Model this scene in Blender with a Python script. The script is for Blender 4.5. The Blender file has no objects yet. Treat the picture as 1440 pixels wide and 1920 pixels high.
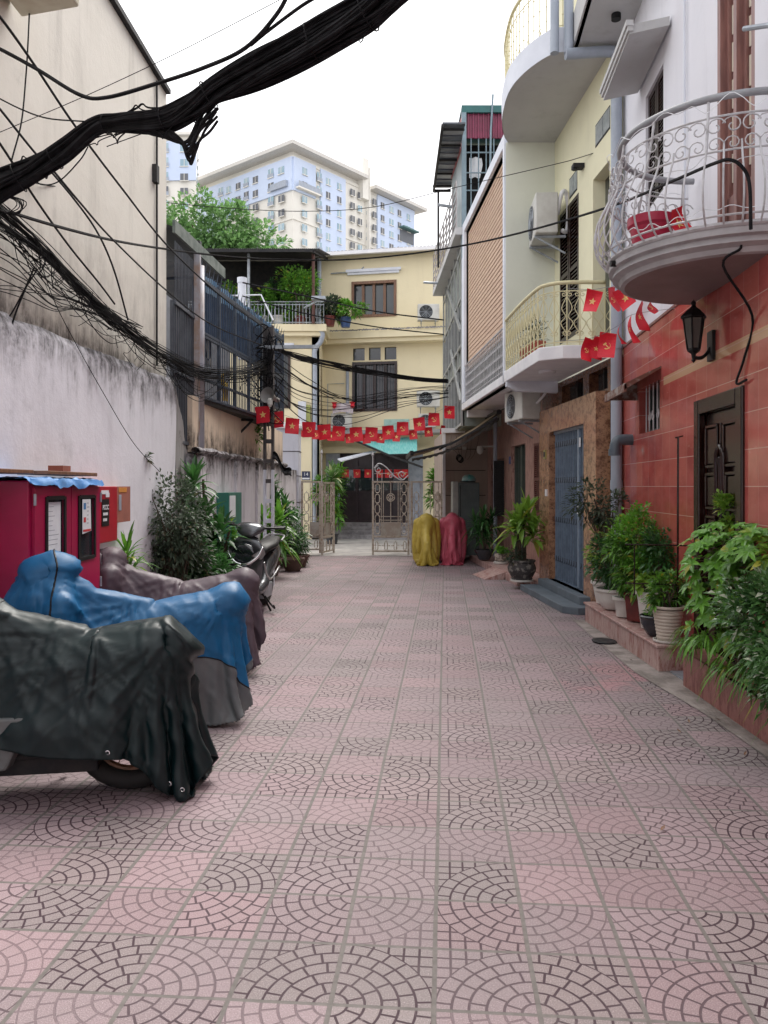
import bpy, math, random
import numpy as np
from mathutils import Vector, Matrix, noise
R = math.radians; PI = math.pi; V = Vector
random.seed(7)
# ---------------------------------------------------------------- camera, sky, sun, exposure
S = bpy.context.scene; COL = S.collection
cd = bpy.data.cameras.new("camera"); cam = bpy.data.objects.new("camera", cd); COL.objects.link(cam)
cam.location = (0, 0, 1.5); cam.rotation_euler = (R(90), 0, 0)
cd.sensor_fit = 'HORIZONTAL'; cd.sensor_width = 36; cd.lens = 36.75; cd.shift_y = -0.0333
cd.clip_start = .05; cd.clip_end = 3000; S.camera = cam
SUN_EL, SUN_AZ = 58, 20           # azimuth measured from +Y towards +X
w = bpy.data.worlds.new("World"); S.world = w; w.use_nodes = True
nt = w.node_tree; nt.nodes.clear()
sky = nt.nodes.new('ShaderNodeTexSky'); sky.sky_type = 'NISHITA'; sky.sun_disc = False
sky.sun_elevation = R(SUN_EL); sky.sun_rotation = R(SUN_AZ); sky.dust_density = 6; sky.air_density = 1.2
hs = nt.nodes.new('ShaderNodeHueSaturation'); hs.inputs['Saturation'].default_value = .3
mx = nt.nodes.new('ShaderNodeMix'); mx.data_type = 'RGBA'
tc = nt.nodes.new('ShaderNodeTexCoord'); mp = nt.nodes.new('ShaderNodeMapping'); mp.inputs['Scale'].default_value = (1, 1, 2.6)
nz = nt.nodes.new('ShaderNodeTexNoise'); nz.inputs['Scale'].default_value = 2.1; nz.inputs['Detail'].default_value = 5; nz.inputs['Roughness'].default_value = .55
cr = nt.nodes.new('ShaderNodeValToRGB'); cr.color_ramp.elements[0].position = .37; cr.color_ramp.elements[1].position = .5
cr.color_ramp.elements[0].color = (4.9, 4.5, 5.1, 1); cr.color_ramp.elements[1].color = (9.2, 9.2, 9.3, 1)
bg = nt.nodes.new('ShaderNodeBackground'); bg.inputs['Strength'].default_value = .08
wo = nt.nodes.new('ShaderNodeOutputWorld'); L = nt.links.new
L(sky.outputs[0], hs.inputs['Color']); L(hs.outputs[0], mx.inputs[6]); L(tc.outputs['Generated'], mp.inputs[0]); L(mp.outputs[0], nz.inputs[0])
L(nz.outputs[0], cr.inputs[0]); L(cr.outputs[0], mx.inputs[7]); mx.inputs[0].default_value = .93
L(mx.outputs[2], bg.inputs[0]); L(bg.outputs[0], wo.inputs[0])
sl = bpy.data.lights.new("sun", 'SUN'); sl.energy = 1.8; sl.angle = R(38); sl.color = (1, .95, .88)
so = bpy.data.objects.new("sun", sl); COL.objects.link(so)
dv = V((math.sin(R(SUN_AZ))*math.cos(R(SUN_EL)), math.cos(R(SUN_AZ))*math.cos(R(SUN_EL)), math.sin(R(SUN_EL))))
so.rotation_euler = dv.to_track_quat('Z', 'Y').to_euler(); so.location = (0, 0, 30)
S.view_settings.view_transform = 'Standard'; S.view_settings.look = 'None'; S.view_settings.exposure = 1.42; S.view_settings.gamma = 1
S.render.engine = 'CYCLES'; S.cycles.max_bounces = 7; S.cycles.diffuse_bounces = 4; S.cycles.use_denoising = True
S.cycles.use_adaptive_sampling = True; S.cycles.adaptive_threshold = .015

# ---------------------------------------------------------------- helpers
F = 1470.
def at(px, py, Y): return V(((px-720)/F*Y, Y, 1.5+(912-py)/F*Y))
def tag(o, label=None, cat=None, group=None, kind=None):
    if label: o['label'] = label
    if cat: o['category'] = cat
    if group: o['group'] = group
    if kind: o['kind'] = kind
    return o
def thing(name, label, cat, loc=(0, 0, 0), group=None):
    o = bpy.data.objects.new(name, None); COL.objects.link(o); o.location = loc; o.empty_display_size = .1
    return tag(o, label, cat, group)
def copy_tree(o, parent=None):
    c = o.copy(); COL.objects.link(c); c.parent = parent
    for ch in o.children: copy_tree(ch, c)
    return c
def frange(a, b, n): return [a+(b-a)*i/(n-1) for i in range(n)] if n > 1 else [a]
def lin(k0, k1, sgn=-1):
    """wall running down the alley: P(Y, d, z), d = distance proud of the wall towards the alley"""
    return lambda y, d, z: V((k0+k1*y+sgn*d, y, z))
def spline(pts, n=6):
    pts = [V(p) for p in pts]
    if len(pts) < 3: return pts
    out = []; q = [pts[0]*2-pts[1]]+pts+[pts[-1]*2-pts[-2]]
    for i in range(1, len(q)-2):
        a, b, c, d = q[i-1:i+3]
        for k in range(n):
            t = k/n
            out.append(.5*((2*b)+(c-a)*t+(2*a-5*b+4*c-d)*t*t+(3*b-a-3*c+d)*t**3))
    return out+[pts[-1]]
class MB:
    def __init__(s): s.v = []; s.f = []; s.mi = []; s.T = None; s.m = 0
    def P(s, p):
        p = V(p); p = s.T @ p if s.T else p
        s.v.append(p); return len(s.v)-1
    def face(s, idx, m=None): s.f.append(tuple(idx)); s.mi.append(s.m if m is None else m)
    def poly(s, pts, m=None): s.face([s.P(p) for p in pts], m)
    def hexa(s, c, m=None):
        i = [s.P(p) for p in c]
        for q in ((0, 3, 2, 1), (4, 5, 6, 7), (0, 1, 5, 4), (1, 2, 6, 5), (2, 3, 7, 6), (3, 0, 4, 7)): s.face([i[k] for k in q], m)
        return s
    def box(s, x0, x1, y0, y1, z0, z1, m=None):
        return s.hexa([(x0, y0, z0), (x1, y0, z0), (x1, y1, z0), (x0, y1, z0), (x0, y0, z1), (x1, y0, z1), (x1, y1, z1), (x0, y1, z1)], m)
    def pbox(s, P, y0, y1, d0, d1, z0, z1, m=None):
        return s.hexa([P(y0, d0, z0), P(y1, d0, z0), P(y1, d1, z0), P(y0, d1, z0), P(y0, d0, z1), P(y1, d0, z1), P(y1, d1, z1), P(y0, d1, z1)], m)
    def bar(s, a, b, w, h=None, m=None):
        a = V(a); b = V(b); h = h or w; d = (b-a).normalized(); up = V((0, 0, 1)) if abs(d.z) < .95 else V((0, 1, 0))
        x = d.cross(up).normalized()*w/2; y = x.cross(d).normalized()*h/2
        return s.hexa([a-x-y, a+x-y, a+x+y, a-x+y, b-x-y, b+x-y, b+x+y, b-x+y], m)
    def tube(s, pts, r, n=6, m=None, closed=False):
        pts = [V(p) for p in pts]; N = len(pts)
        rr = r if isinstance(r, (list, tuple)) else [r]*N
        t0 = (pts[1]-pts[0]).normalized(); nrm = t0.orthogonal().normalized(); rings = []
        for i, p in enumerate(pts):
            t = ((pts[(i+1) % N] if closed or i < N-1 else p)-(pts[i-1] if closed or i > 0 else p))
            t = t.normalized() if t.length > 1e-9 else t0
            nrm = (nrm-t*nrm.dot(t)); nrm = nrm.normalized() if nrm.length > 1e-6 else t.orthogonal().normalized()
            b = t.cross(nrm)
            rings.append([s.P(p+(nrm*math.cos(2*PI*k/n)+b*math.sin(2*PI*k/n))*rr[i]) for k in range(n)])
        for i in range(N if closed else N-1):
            A, B = rings[i], rings[(i+1) % N]
            for k in range(n): s.face((A[k], A[(k+1) % n], B[(k+1) % n], B[k]), m)
        if not closed: s.face(rings[0][::-1], m); s.face(rings[-1], m)
        return s
    def lathe(s, prof, c=(0, 0, 0), n=24, m=None, sx=1, sy=1):
        c = V(c); rings = [[s.P(c+V((r*math.cos(2*PI*k/n)*sx, r*math.sin(2*PI*k/n)*sy, z))) for k in range(n)] for r, z in prof]
        for A, B in zip(rings, rings[1:]):
            for k in range(n): s.face((A[k], A[(k+1) % n], B[(k+1) % n], B[k]), m)
        if prof[0][0] > 1e-4: s.face(rings[0][::-1], m)
        if prof[-1][0] > 1e-4: s.face(rings[-1], m)
        return s
    def prism(s, pl, off, m=None):
        """pl = 3D polygon, off = extrusion vector"""
        off = V(off); a = [s.P(p) for p in pl]; b = [s.P(V(p)+off) for p in pl]; n = len(pl)
        s.face(a[::-1], m); s.face(b, m)
        for i in range(n): s.face((a[i], a[(i+1) % n], b[(i+1) % n], b[i]), m)
        return s
    def grid(s, fn, nu, nv, m=None):
        idx = [[s.P(fn(i/nu, j/nv)) for j in range(nv+1)] for i in range(nu+1)]
        for i in range(nu):
            for j in range(nv): s.face((idx[i][j], idx[i+1][j], idx[i+1][j+1], idx[i][j+1]), m)
        return s
    def wall(s, P, y0, y1, z0, z1, d0, d1, holes=(), m=None):
        """wall slab with real openings; front face at d1"""
        ys = sorted({y0, y1}|{h[0] for h in holes}|{h[1] for h in holes}); ys = [y for y in ys if y0 <= y <= y1]
        zs = sorted({z0, z1}|{h[2] for h in holes}|{h[3] for h in holes}); zs = [z for z in zs if z0 <= z <= z1]
        def solid(i, j):
            if i < 0 or j < 0 or i >= len(ys)-1 or j >= len(zs)-1: return False
            cy, cz = (ys[i]+ys[i+1])/2, (zs[j]+zs[j+1])/2
            return not any(h[0] < cy < h[1] and h[2] < cz < h[3] for h in holes)
        for i in range(len(ys)-1):
            for j in range(len(zs)-1):
                if not solid(i, j): continue
                a, b, c, d = ys[i], ys[i+1], zs[j], zs[j+1]
                s.poly([P(a, d1, c), P(b, d1, c), P(b, d1, d), P(a, d1, d)], m); s.poly([P(a, d0, c), P(a, d0, d), P(b, d0, d), P(b, d0, c)], m)
                if not solid(i-1, j): s.poly([P(a, d0, c), P(a, d1, c), P(a, d1, d), P(a, d0, d)], m)
                if not solid(i+1, j): s.poly([P(b, d1, c), P(b, d0, c), P(b, d0, d), P(b, d1, d)], m)
                if not solid(i, j-1): s.poly([P(a, d0, c), P(b, d0, c), P(b, d1, c), P(a, d1, c)], m)
                if not solid(i, j+1): s.poly([P(a, d1, d), P(b, d1, d), P(b, d0, d), P(a, d0, d)], m)
        return s
    def leaf(s, base, d, up, Ln, W, seg=2, bend=.25, m=None):
        d = V(d).normalized(); up = V(up); x = d.cross(up); x = x.normalized() if x.length > 1e-4 else d.orthogonal().normalized()
        n = x.cross(d).normalized(); prev = None
        for i in range(seg+1):
            t = i/seg; wv = W*.5*(math.sin(PI*min(.97, .06+.92*t))**.8) if 0 < i < seg else W*.04
            c = V(base)+d*(Ln*t)-V((0, 0, 1))*(bend*Ln*t*t); cur = (s.P(c-x*wv+n*wv*.35), s.P(c), s.P(c+x*wv+n*wv*.35))
            if prev:
                s.face((prev[0], prev[1], cur[1], cur[0]), m); s.face((prev[1], prev[2], cur[2], cur[1]), m)
            prev = cur
    def build(s, name, mats, parent=None, smooth=False, bevel=0, world=True):
        me = bpy.data.meshes.new(name); me.from_pydata([tuple(p) for p in s.v], [], s.f); me.update()
        for m in (mats if isinstance(mats, (list, tuple)) else [mats]): me.materials.append(m)
        if any(s.mi): me.polygons.foreach_set('material_index', s.mi)
        if smooth: me.polygons.foreach_set('use_smooth', [True]*len(s.f))
        o = bpy.data.objects.new(name, me); COL.objects.link(o)
        if smooth == 'auto':
            md = o.modifiers.new('e', 'EDGE_SPLIT'); md.split_angle = R(35)
        if bevel:
            md = o.modifiers.new('b', 'BEVEL'); md.width = bevel; md.segments = 2; md.limit_method = 'ANGLE'; md.angle_limit = R(40)
        if parent:
            o.parent = parent
            if world and parent.type == 'EMPTY': o.location = -parent.location
        return o
def scroll(c, ax, ay, r0, turns=1.4, flip=1, start=0, n=18):
    return [V(c)+(V(ax)*math.cos(start+flip*2*PI*turns*t)+V(ay)*math.sin(start+flip*2*PI*turns*t))*r0*(1-.78*t) for t in frange(0, 1, n)]

# ---------------------------------------------------------------- materials
MATS = {}
class G:
    """small helper to write shader maths"""
    def __init__(s, name):
        s.m = bpy.data.materials.new(name); s.m.use_nodes = True; s.t = s.m.node_tree; s.t.nodes.clear()
        s.b = s.t.nodes.new('ShaderNodeBsdfPrincipled'); o = s.t.nodes.new('ShaderNodeOutputMaterial'); s.t.links.new(s.b.outputs[0], o.inputs[0])
    def put(s, sock, val):
        if isinstance(val, bpy.types.NodeSocket): s.t.links.new(val, sock)
        elif isinstance(val, (tuple, list)) and len(val) == 3 and sock.type == 'RGBA': sock.default_value = (*val, 1)
        else: sock.default_value = val
    def math(s, op, a, b=None, c=None):
        n = s.t.nodes.new('ShaderNodeMath'); n.operation = op
        for i, v in enumerate((a, b, c)):
            if v is not None: s.put(n.inputs[i], v)
        return n.outputs[0]
    def pos(s):
        if not hasattr(s, '_p'):
            g = s.t.nodes.new('ShaderNodeTexCoord'); s._p = g.outputs['Object']
        return s._p
    def xyz(s, v=None):
        n = s.t.nodes.new('ShaderNodeSeparateXYZ'); s.put(n.inputs[0], v or s.pos()); return n.outputs
    def comb(s, x, y, z=0.):
        n = s.t.nodes.new('ShaderNodeCombineXYZ')
        for i, v in enumerate((x, y, z)): s.put(n.inputs[i], v)
        return n.outputs[0]
    def noise(s, scale, detail=3, rough=.55, vec=None, stretch=None):
        n = s.t.nodes.new('ShaderNodeTexNoise'); n.inputs['Scale'].default_value = scale; n.inputs['Detail'].default_value = detail; n.inputs['Roughness'].default_value = rough
        v = vec or s.pos()
        if stretch:
            m = s.t.nodes.new('ShaderNodeMapping'); m.inputs['Scale'].default_value = stretch; s.put(m.inputs[0], v); v = m.outputs[0]
        s.put(n.inputs['Vector'], v); return n.outputs[0]
    def voro(s, scale, feature='F1', stretch=None):
        n = s.t.nodes.new('ShaderNodeTexVoronoi'); n.feature = feature; n.inputs['Scale'].default_value = scale; v = s.pos()
        if stretch:
            m = s.t.nodes.new('ShaderNodeMapping'); m.inputs['Scale'].default_value = stretch; s.put(m.inputs[0], v); v = m.outputs[0]
        s.put(n.inputs['Vector'], v); return n.outputs
    def white(s, vec):
        n = s.t.nodes.new('ShaderNodeTexWhiteNoise'); n.noise_dimensions = '3D'; s.put(n.inputs[0], vec); return n.outputs
    def step(s, v, a, b, lo=0., hi=1.):
        n = s.t.nodes.new('ShaderNodeMapRange'); n.interpolation_type = 'SMOOTHSTEP'
        for i, q in zip(('Value', 'From Min', 'From Max', 'To Min', 'To Max'), (v, a, b, lo, hi)): s.put(n.inputs[i], q)
        return n.outputs[0]
    def mix(s, f, a, b, mode='MIX'):
        n = s.t.nodes.new('ShaderNodeMix'); n.data_type = 'RGBA'; n.blend_type = mode
        s.put(n.inputs[0], f); s.put(n.inputs[6], a); s.put(n.inputs[7], b); return n.outputs[2]
    def island(s):
        return s.t.nodes.new('ShaderNodeNewGeometry').outputs['Random Per Island']
    def done(s, col, rough=.6, metal=0., bump=None, bs=.3, bd=.01, spec=.5, **kw):
        s.put(s.b.inputs['Base Color'], col); s.put(s.b.inputs['Roughness'], rough); s.put(s.b.inputs['Metallic'], metal); s.put(s.b.inputs['Specular IOR Level'], spec)
        for k, v in kw.items(): s.put(s.b.inputs[k.replace('_', ' ')], v)
        if bump is not None:
            n = s.t.nodes.new('ShaderNodeBump'); n.inputs['Strength'].default_value = bs; n.inputs['Distance'].default_value = bd; s.put(n.inputs['Height'], bump)
            s.t.links.new(n.outputs[0], s.b.inputs['Normal'])
        return s.m
def mat(name, c1, c2=None, rough=.6, scale=6, metal=0., bump=.15, spec=.5, detail=4, stretch=None, lo=.35, hi=.65, bd=.004, **kw):
    if name in MATS: return MATS[name]
    g = G(name); c2 = c2 or tuple(x*.82 for x in c1); n = g.noise(scale, detail, .6, stretch=stretch)
    MATS[name] = g.done(g.mix(g.step(n, lo, hi), c1, c2), rough, metal, g.noise(scale*7, 3) if bump else None, bump, bd, spec, **kw); return MATS[name]
def leafmat(name, dark, light, yellow=None, rough=.38, yl=.93):
    g = G(name); r = g.island(); c = g.mix(g.math('POWER', r, 1.3), dark, light)
    c = g.mix(g.step(g.noise(2.2, 2), .35, .7, 0, .5), c, tuple(x*1.5 for x in light))
    if yellow: c = g.mix(g.step(r, yl, yl+.02), c, yellow)
    m = g.done(c, rough, spec=.5); tr = g.t.nodes.new('ShaderNodeBsdfTranslucent'); g.put(tr.inputs[0], g.mix(.5, c, tuple(min(1, x*1.6) for x in light)))
    ms = g.t.nodes.new('ShaderNodeMixShader'); ms.inputs[0].default_value = .28; out = [q for q in g.t.nodes if q.type == 'OUTPUT_MATERIAL'][0]
    g.t.links.new(g.b.outputs[0], ms.inputs[1]); g.t.links.new(tr.outputs[0], ms.inputs[2]); g.t.links.new(ms.outputs[0], out.inputs[0]); return m
def plaster(name, base, stain, amt=.5, streak=.5, rough=.85, top=None, tint=None, base_dirt=None, scale=1.3):
    """painted render with weathering: streaks run down, grime below a ledge at height `top`, grime above height `base_dirt`"""
    g = G(name); x, y, z = g.xyz()
    c = g.mix(g.step(g.noise(scale, 5, .6), .35, .7, 0, .5), base, tint or tuple(v*.85 for v in base))
    s1 = g.step(g.noise(1.0, 6, .65, stretch=(3.2, 3.2, .28)), .52, .78, 0, streak); c = g.mix(s1, c, stain)
    s2 = g.step(g.noise(2.3, 8, .7), .56, .72, 0, amt*.5); c = g.mix(s2, c, stain)
    if top:
        for (zt, depth, k) in top:     # grime that hangs below (depth>0) or sits above (depth<0) a ledge
            d = g.math('DIVIDE', g.math('SUBTRACT', zt, z), depth)
            edge = g.math('ADD', d, g.math('MULTIPLY', g.math('SUBTRACT', g.noise(1.7, 7, .72, stretch=(5, 5, 1.1)), .5), 1.9))
            on = g.math('MULTIPLY', g.step(edge, .9, .05), g.math('GREATER_THAN', d, -.02))
            blot = g.step(g.noise(5, 7, .75), .34, .6, .25, 1)
            c = g.mix(g.math('MULTIPLY', g.math('MULTIPLY', on, blot), k), c, stain)
    return g.done(c, rough, bump=g.noise(9, 7, .7), bs=.35, bd=.012, spec=.25)
K = {}
K['steel'] = mat('galvanised_steel', (.42, .46, .5), (.3, .33, .37), .45, 8, .3)
K['pvc'] = mat('grey_pvc', (.36, .4, .47), (.3, .34, .4), .42, 3, bump=.05)
K['pvcdark'] = mat('dark_pvc', (.1, .13, .16), rough=.35, bump=.05)
K['white'] = mat('white_paint', (.8, .8, .82), (.72, .72, .75), .55, 4)
K['bluewhite'] = mat('bluish_white_paint', (.7, .73, .8), (.62, .65, .72), .6, 2)
K['cream'] = mat('cream_paint', (.68, .62, .38), (.6, .55, .34), .5, 4)
K['black'] = mat('black_plastic', (.006, .006, .007), (.012, .012, .013), .5, 9, bump=.1, spec=.3)
K['cable'] = mat('cable_rubber', (.004, .004, .005), (.012, .012, .014), .75, 14, bump=.05, spec=.2)
K['cablegrey'] = mat('cable_grey', (.2, .2, .22), rough=.5)
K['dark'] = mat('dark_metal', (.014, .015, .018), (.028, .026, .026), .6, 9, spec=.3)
K['darkwood'] = mat('dark_lacquered_wood', (.026, .008, .006), (.012, .004, .003), .2, 5, spec=.45, stretch=(6, 6, .6), bump=.1)
K['brownwood'] = mat('brown_wood', (.22, .11, .06), (.14, .07, .04), .45, 5, stretch=(7, 7, .7))
K['rose'] = mat('rose_brown_wood', (.3, .15, .13), (.2, .1, .09), .45, 4, stretch=(7, 7, .7))
K['glass'] = mat('dark_glass', (.02, .028, .034), (.03, .04, .045), .06, 2, bump=0, spec=.8)
K['frost'] = mat('pale_louvre_panel', (.62, .56, .45), (.55, .5, .42), .5, 3)
K['leaf_dark'] = leafmat('dark_green_leaf', (.01, .04, .014), (.05, .15, .035))
K['leaf_mid'] = leafmat('mid_green_leaf', (.025, .09, .015), (.15, .36, .04), (.3, .3, .03), .33)
K['leaf_lime'] = leafmat('lime_green_leaf', (.07, .16, .02), (.22, .38, .05), (.42, .42, .05), .4, .85)
K['leaf_grey'] = leafmat('dusty_green_leaf', (.02, .035, .022), (.07, .1, .06), (.12, .1, .05), .5)
K['leaf_tree'] = leafmat('tree_leaf', (.035, .1, .03), (.16, .3, .1), None, .5)
K['leaf_var'] = leafmat('variegated_leaf', (.03, .09, .03), (.12, .22, .06), (.5, .52, .3), .4, .8)
K['bark'] = mat('bark', (.12, .085, .06), (.06, .045, .035), .85, 14, bump=.5)
K['soil'] = mat('soil', (.05, .035, .025), rough=.95, scale=20, bump=.6)
K['potwhite'] = mat('white_glazed_pot', (.66, .65, .62), (.56, .54, .5), .4, 5, bump=.05)
K['potred'] = mat('oxblood_pot', (.17, .03, .025), (.1, .02, .018), .35, 5)
K['potdark'] = mat('dark_glazed_pot', (.03, .035, .045), (.06, .06, .065), .2, 7)
K['acwhite'] = mat('aircon_casing', (.6, .6, .57), (.5, .49, .46), .45, 4, bump=.05)
K['flagred'] = mat('flag_red', (.72, .012, .03), (.6, .01, .03), .6, 5, bump=.05)
K['flagyel'] = mat('flag_yellow', (.85, .55, .2), rough=.6, bump=0)
K['flagdark'] = mat('flag_deep_red', (.5, .006, .012), rough=.6)
K['redsteel'] = mat('crimson_cabinet_paint', (.37, .003, .06), (.29, .002, .048), .38, 3, bump=.05)
K['tarp'] = mat('blue_tarpaulin', (.05, .2, .5), (.12, .28, .55), .5, 9)
K['paper'] = mat('paper', (.72, .74, .76), (.66, .68, .72), .6, 9, bump=0)
K['chrome'] = mat('chrome', (.75, .76, .78), rough=.12, metal=1., bump=0)
K['rubber'] = mat('tyre_rubber', (.018, .018, .018), rough=.75, scale=30)
K['concrete'] = mat('concrete', (.33, .32, .3), (.24, .23, .22), .9, 3, bump=.5)
K['bluestone'] = mat('blue_grey_stone', (.13, .16, .19), (.1, .125, .15), .65, 3, bump=.3)
# ---------------------------------------------------------------- setting materials
def tile_floor():
    g = G('fan_pattern_paving'); x, y, z = g.xyz(); a = R(4.47); M = g.math
    wob = g.noise(1.1, 2); wv = M('MULTIPLY', M('SUBTRACT', wob, .5), .012)
    xr = M('SUBTRACT', M('MULTIPLY', x, math.cos(a)), M('MULTIPLY', y, math.sin(a)))
    yr = M('ADD', M('MULTIPLY', y, math.cos(a)), M('MULTIPLY', x, math.sin(a)))
    u = M('DIVIDE', M('ADD', M('ADD', xr, .3325), wv), .3); v = M('DIVIDE', M('SUBTRACT', M('ADD', yr, wv), 2.85), .3)
    mx_, my_ = M('PINGPONG', u, 1.), M('PINGPONG', v, 1.)
    wn = g.white(g.comb(M('FLOOR', u), M('FLOOR', v), 3.7)); w2 = g.white(g.comb(M('FLOOR', v), M('FLOOR', u), 9.1))
    r = M('SQRT', M('ADD', M('MULTIPLY', mx_, mx_), M('MULTIPLY', my_, my_))); r6 = M('MULTIPLY', r, 6.)
    pr = M('DIVIDE', M('PINGPONG', r6, .5), 6.); k = M('FLOOR', r6)
    n = M('ADD', M('ADD', k, 1.), M('GREATER_THAN', k, 3.5)); th = M('DIVIDE', M('ARCTAN2', my_, mx_), PI/2)
    t = M('ADD', M('MULTIPLY', th, n), M('MULTIPLY', M('MODULO', k, 2.), .5))
    ang = M('MULTIPLY', M('DIVIDE', M('PINGPONG', t, .5), n), M('MULTIPLY', r, PI/2))
    ang = M('ADD', ang, M('LESS_THAN', k, .5))
    ins = M('MINIMUM', pr, ang)
    row = M('FLOOR', M('MULTIPLY', my_, 6.)); gx = M('DIVIDE', M('PINGPONG', M('MULTIPLY', mx_, 6.), .5), 6.)
    out = M('MINIMUM', gx, M('DIVIDE', M('PINGPONG', M('MULTIPLY', my_, 6.), .5), 6.))
    inside = M('LESS_THAN', r, 1.003); d = M('ADD', M('MULTIPLY', ins, inside), M('MULTIPLY', out, M('SUBTRACT', 1., inside)))
    groove = g.step(d, .0155, .0095)
    jx, jy = M('PINGPONG', u, .5), M('PINGPONG', v, .5)
    joint = M('MAXIMUM', g.step(jx, .027, .021), g.step(jy, .025, .018))
    big = g.noise(.55, 5, .6); spk = g.noise(260, 2, .7)
    pink = g.mix(g.step(big, .35, .65), (.30, .222, .24), (.255, .212, .22)); pink = g.mix(g.step(wn[0], .45, .9, 0, .3), pink, (.345, .205, .22))
    pink = g.mix(g.step(w2[0], .68, .85, 0, .5), pink, (.225, .212, .2))
    w3 = g.white(g.comb(M('FLOOR', u), M('FLOOR', v), 21.3)); pink = g.mix(1., pink, g.comb(*[M('ADD', .87, M('MULTIPLY', w3[0], .2))]*3), 'MULTIPLY')
    pink = g.mix(g.step(g.noise(7, 6, .7), .55, .75, 0, .35), pink, (.22, .18, .17))
    pink = g.mix(g.step(spk, .5, .75, 0, .45), pink, (.7, .62, .62)); pink = g.mix(g.step(spk, .5, .28, 0, .4), pink, (.12, .09, .09))
    fresh = M('MULTIPLY', g.step(x, 1.25, 1.5), M('MULTIPLY', g.step(y, 5.6, 5.9), g.step(y, 6.9, 6.5))); pink = g.mix(M('MULTIPLY', fresh, g.step(g.noise(2.3, 4), .4, .55, 0, .45)), pink, (.5, .24, .26))
    gd = M('MULTIPLY', groove, M('ADD', .4, M('MULTIPLY', M('MULTIPLY', g.step(w2[0], 0.2, .8), g.step(g.noise(.9, 4), .25, .5)), .6)))
    gd = M('MULTIPLY', gd, g.step(g.noise(38, 3), .2, .42, .45, 1.))
    c = g.mix(gd, pink, (.05, .026, .036)); c = g.mix(M('MULTIPLY', joint, .95), c, g.mix(g.noise(30, 4), (.085, .078, .072), (.22, .205, .19)))
    h = M('SUBTRACT', 1., M('MAXIMUM', M('MULTIPLY', groove, .9), M('MULTIPLY', joint, .7)))
    h = M('ADD', h, M('MULTIPLY', spk, .1))
    return g.done(c, g.step(big, .3, .7, .55, .72), bump=h, bs=.6, bd=.004, spec=.35)
K['paving'] = tile_floor()
def red_tiles():
    g = G('polished_red_marble_tiles'); x, y, z = g.xyz(); M = g.math
    jz = M('PINGPONG', M('DIVIDE', M('SUBTRACT', z, .03), .245), .5); jy = M('PINGPONG', M('DIVIDE', y, .25), .5)
    wn = g.white(g.comb(M('FLOOR', M('DIVIDE', y, .25)), M('FLOOR', M('DIVIDE', M('SUBTRACT', z, .03), .245)), 1.))
    c = g.mix(g.step(g.noise(3, 6, .6, stretch=(1, 1, 2.2)), .3, .7), (.46, .10, .088), (.34, .06, .055)); c = g.mix(g.math('MULTIPLY', wn[0], .45), c, (.56, .17, .12))
    c = g.mix(g.step(g.noise(11, 6, .7, stretch=(1, 1, 3)), .6, .75, 0, .35), c, (.66, .36, .3))
    band = M('MULTIPLY', M('MULTIPLY', g.step(z, 2.425, 2.43), g.step(z, 2.505, 2.5)), M('LESS_THAN', y, 7.2)); c = g.mix(band, c, (.55, .33, .2))
    c = g.mix(g.step(jz, .016, .007, 0, .75), c, (.62, .42, .36)); c = g.mix(g.step(jy, .012, .005, 0, .5), c, (.62, .36, .3))
    return g.done(c, g.step(g.noise(4, 4), .3, .7, .08, .2), bump=M('ADD', M('MULTIPLY', M('MINIMUM', g.step(jz, .005, .02), g.step(jy, .005, .02)), .5), M('MULTIPLY', wn[0], .3)), bs=.14, bd=.004, spec=.55)
K['redtile'] = red_tiles()
def granite(name, a, b, c, sc=14, stretch=None, rough=.22):
    g = G(name); n = g.noise(sc, 8, .78, stretch=stretch); q = g.mix(g.step(n, .38, .56), a, b); q = g.mix(g.step(g.noise(sc*3.1, 4, .8, stretch=stretch), .56, .66), q, c)
    return g.done(q, rough, bump=None, spec=.5)
K['granite'] = granite('tan_speckled_granite', (.16, .075, .045), (.4, .22, .13), (.07, .035, .03), 10)
K['granitedark'] = granite('brown_granite', (.07, .03, .02), (.19, .09, .05), (.02, .01, .01), 20)
K['streak'] = granite('rust_streaked_marble', (.2, .09, .075), (.42, .25, .21), (.1, .05, .045), 6, (4, 4, .9), .35)
K['plinth'] = granite('worn_red_plinth_stone', (.33, .15, .13), (.5, .36, .33), (.25, .08, .07), 3, (5, 5, 1.2), .45)
K['kerb'] = granite('red_brown_kerb_stone', (.2, .06, .055), (.36, .16, .14), (.14, .04, .04), 4, (5, 5, 1.2), .4)
K['left_low'] = plaster('stained_white_render', (.74, .74, .80), (.045, .04, .042), .35, .12, top=[(2.68, .55, .98), (2.72, 1.3, .12)], tint=(.66, .66, .72))
K['left_up'] = plaster('weathered_cream_render', (.74, .715, .65), (.06, .05, .045), .4, .34, top=[(2.5, -.42, .95), (2.55, -1.5, .3)], tint=(.67, .645, .58))
K['left_far'] = plaster('streaked_boundary_render', (.7, .68, .72), (.05, .042, .04), .7, .85, top=[(1.96, .55, 1.)])
K['peach'] = plaster('peach_render', (.8, .66, .52), (.07, .055, .05), .2, .25, top=[(1.9, -.5, 1.)])
K['mould'] = plaster('mouldy_concrete', (.3, .29, .29), (.02, .018, .018), 1.8, 1.)
K['yellow'] = plaster('pale_yellow_render', (.80, .715, .50), (.25, .2, .14), .15, .12, tint=(.75, .665, .46))
K['yellowR'] = plaster('cream_yellow_render', (.76, .73, .53), (.3, .28, .2), .08, .06)
K['greenR'] = plaster('pale_green_render', (.70, .72, .63), (.3, .3, .25), .08, .06)
K['whiteR'] = plaster('white_lilac_render', (.76, .76, .81), (.25, .24, .24), .18, .18, tint=(.7, .71, .77))
K['greyR'] = plaster('grey_slab_render', (.52, .52, .52), (.2, .19, .18), .3, .25)
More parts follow.
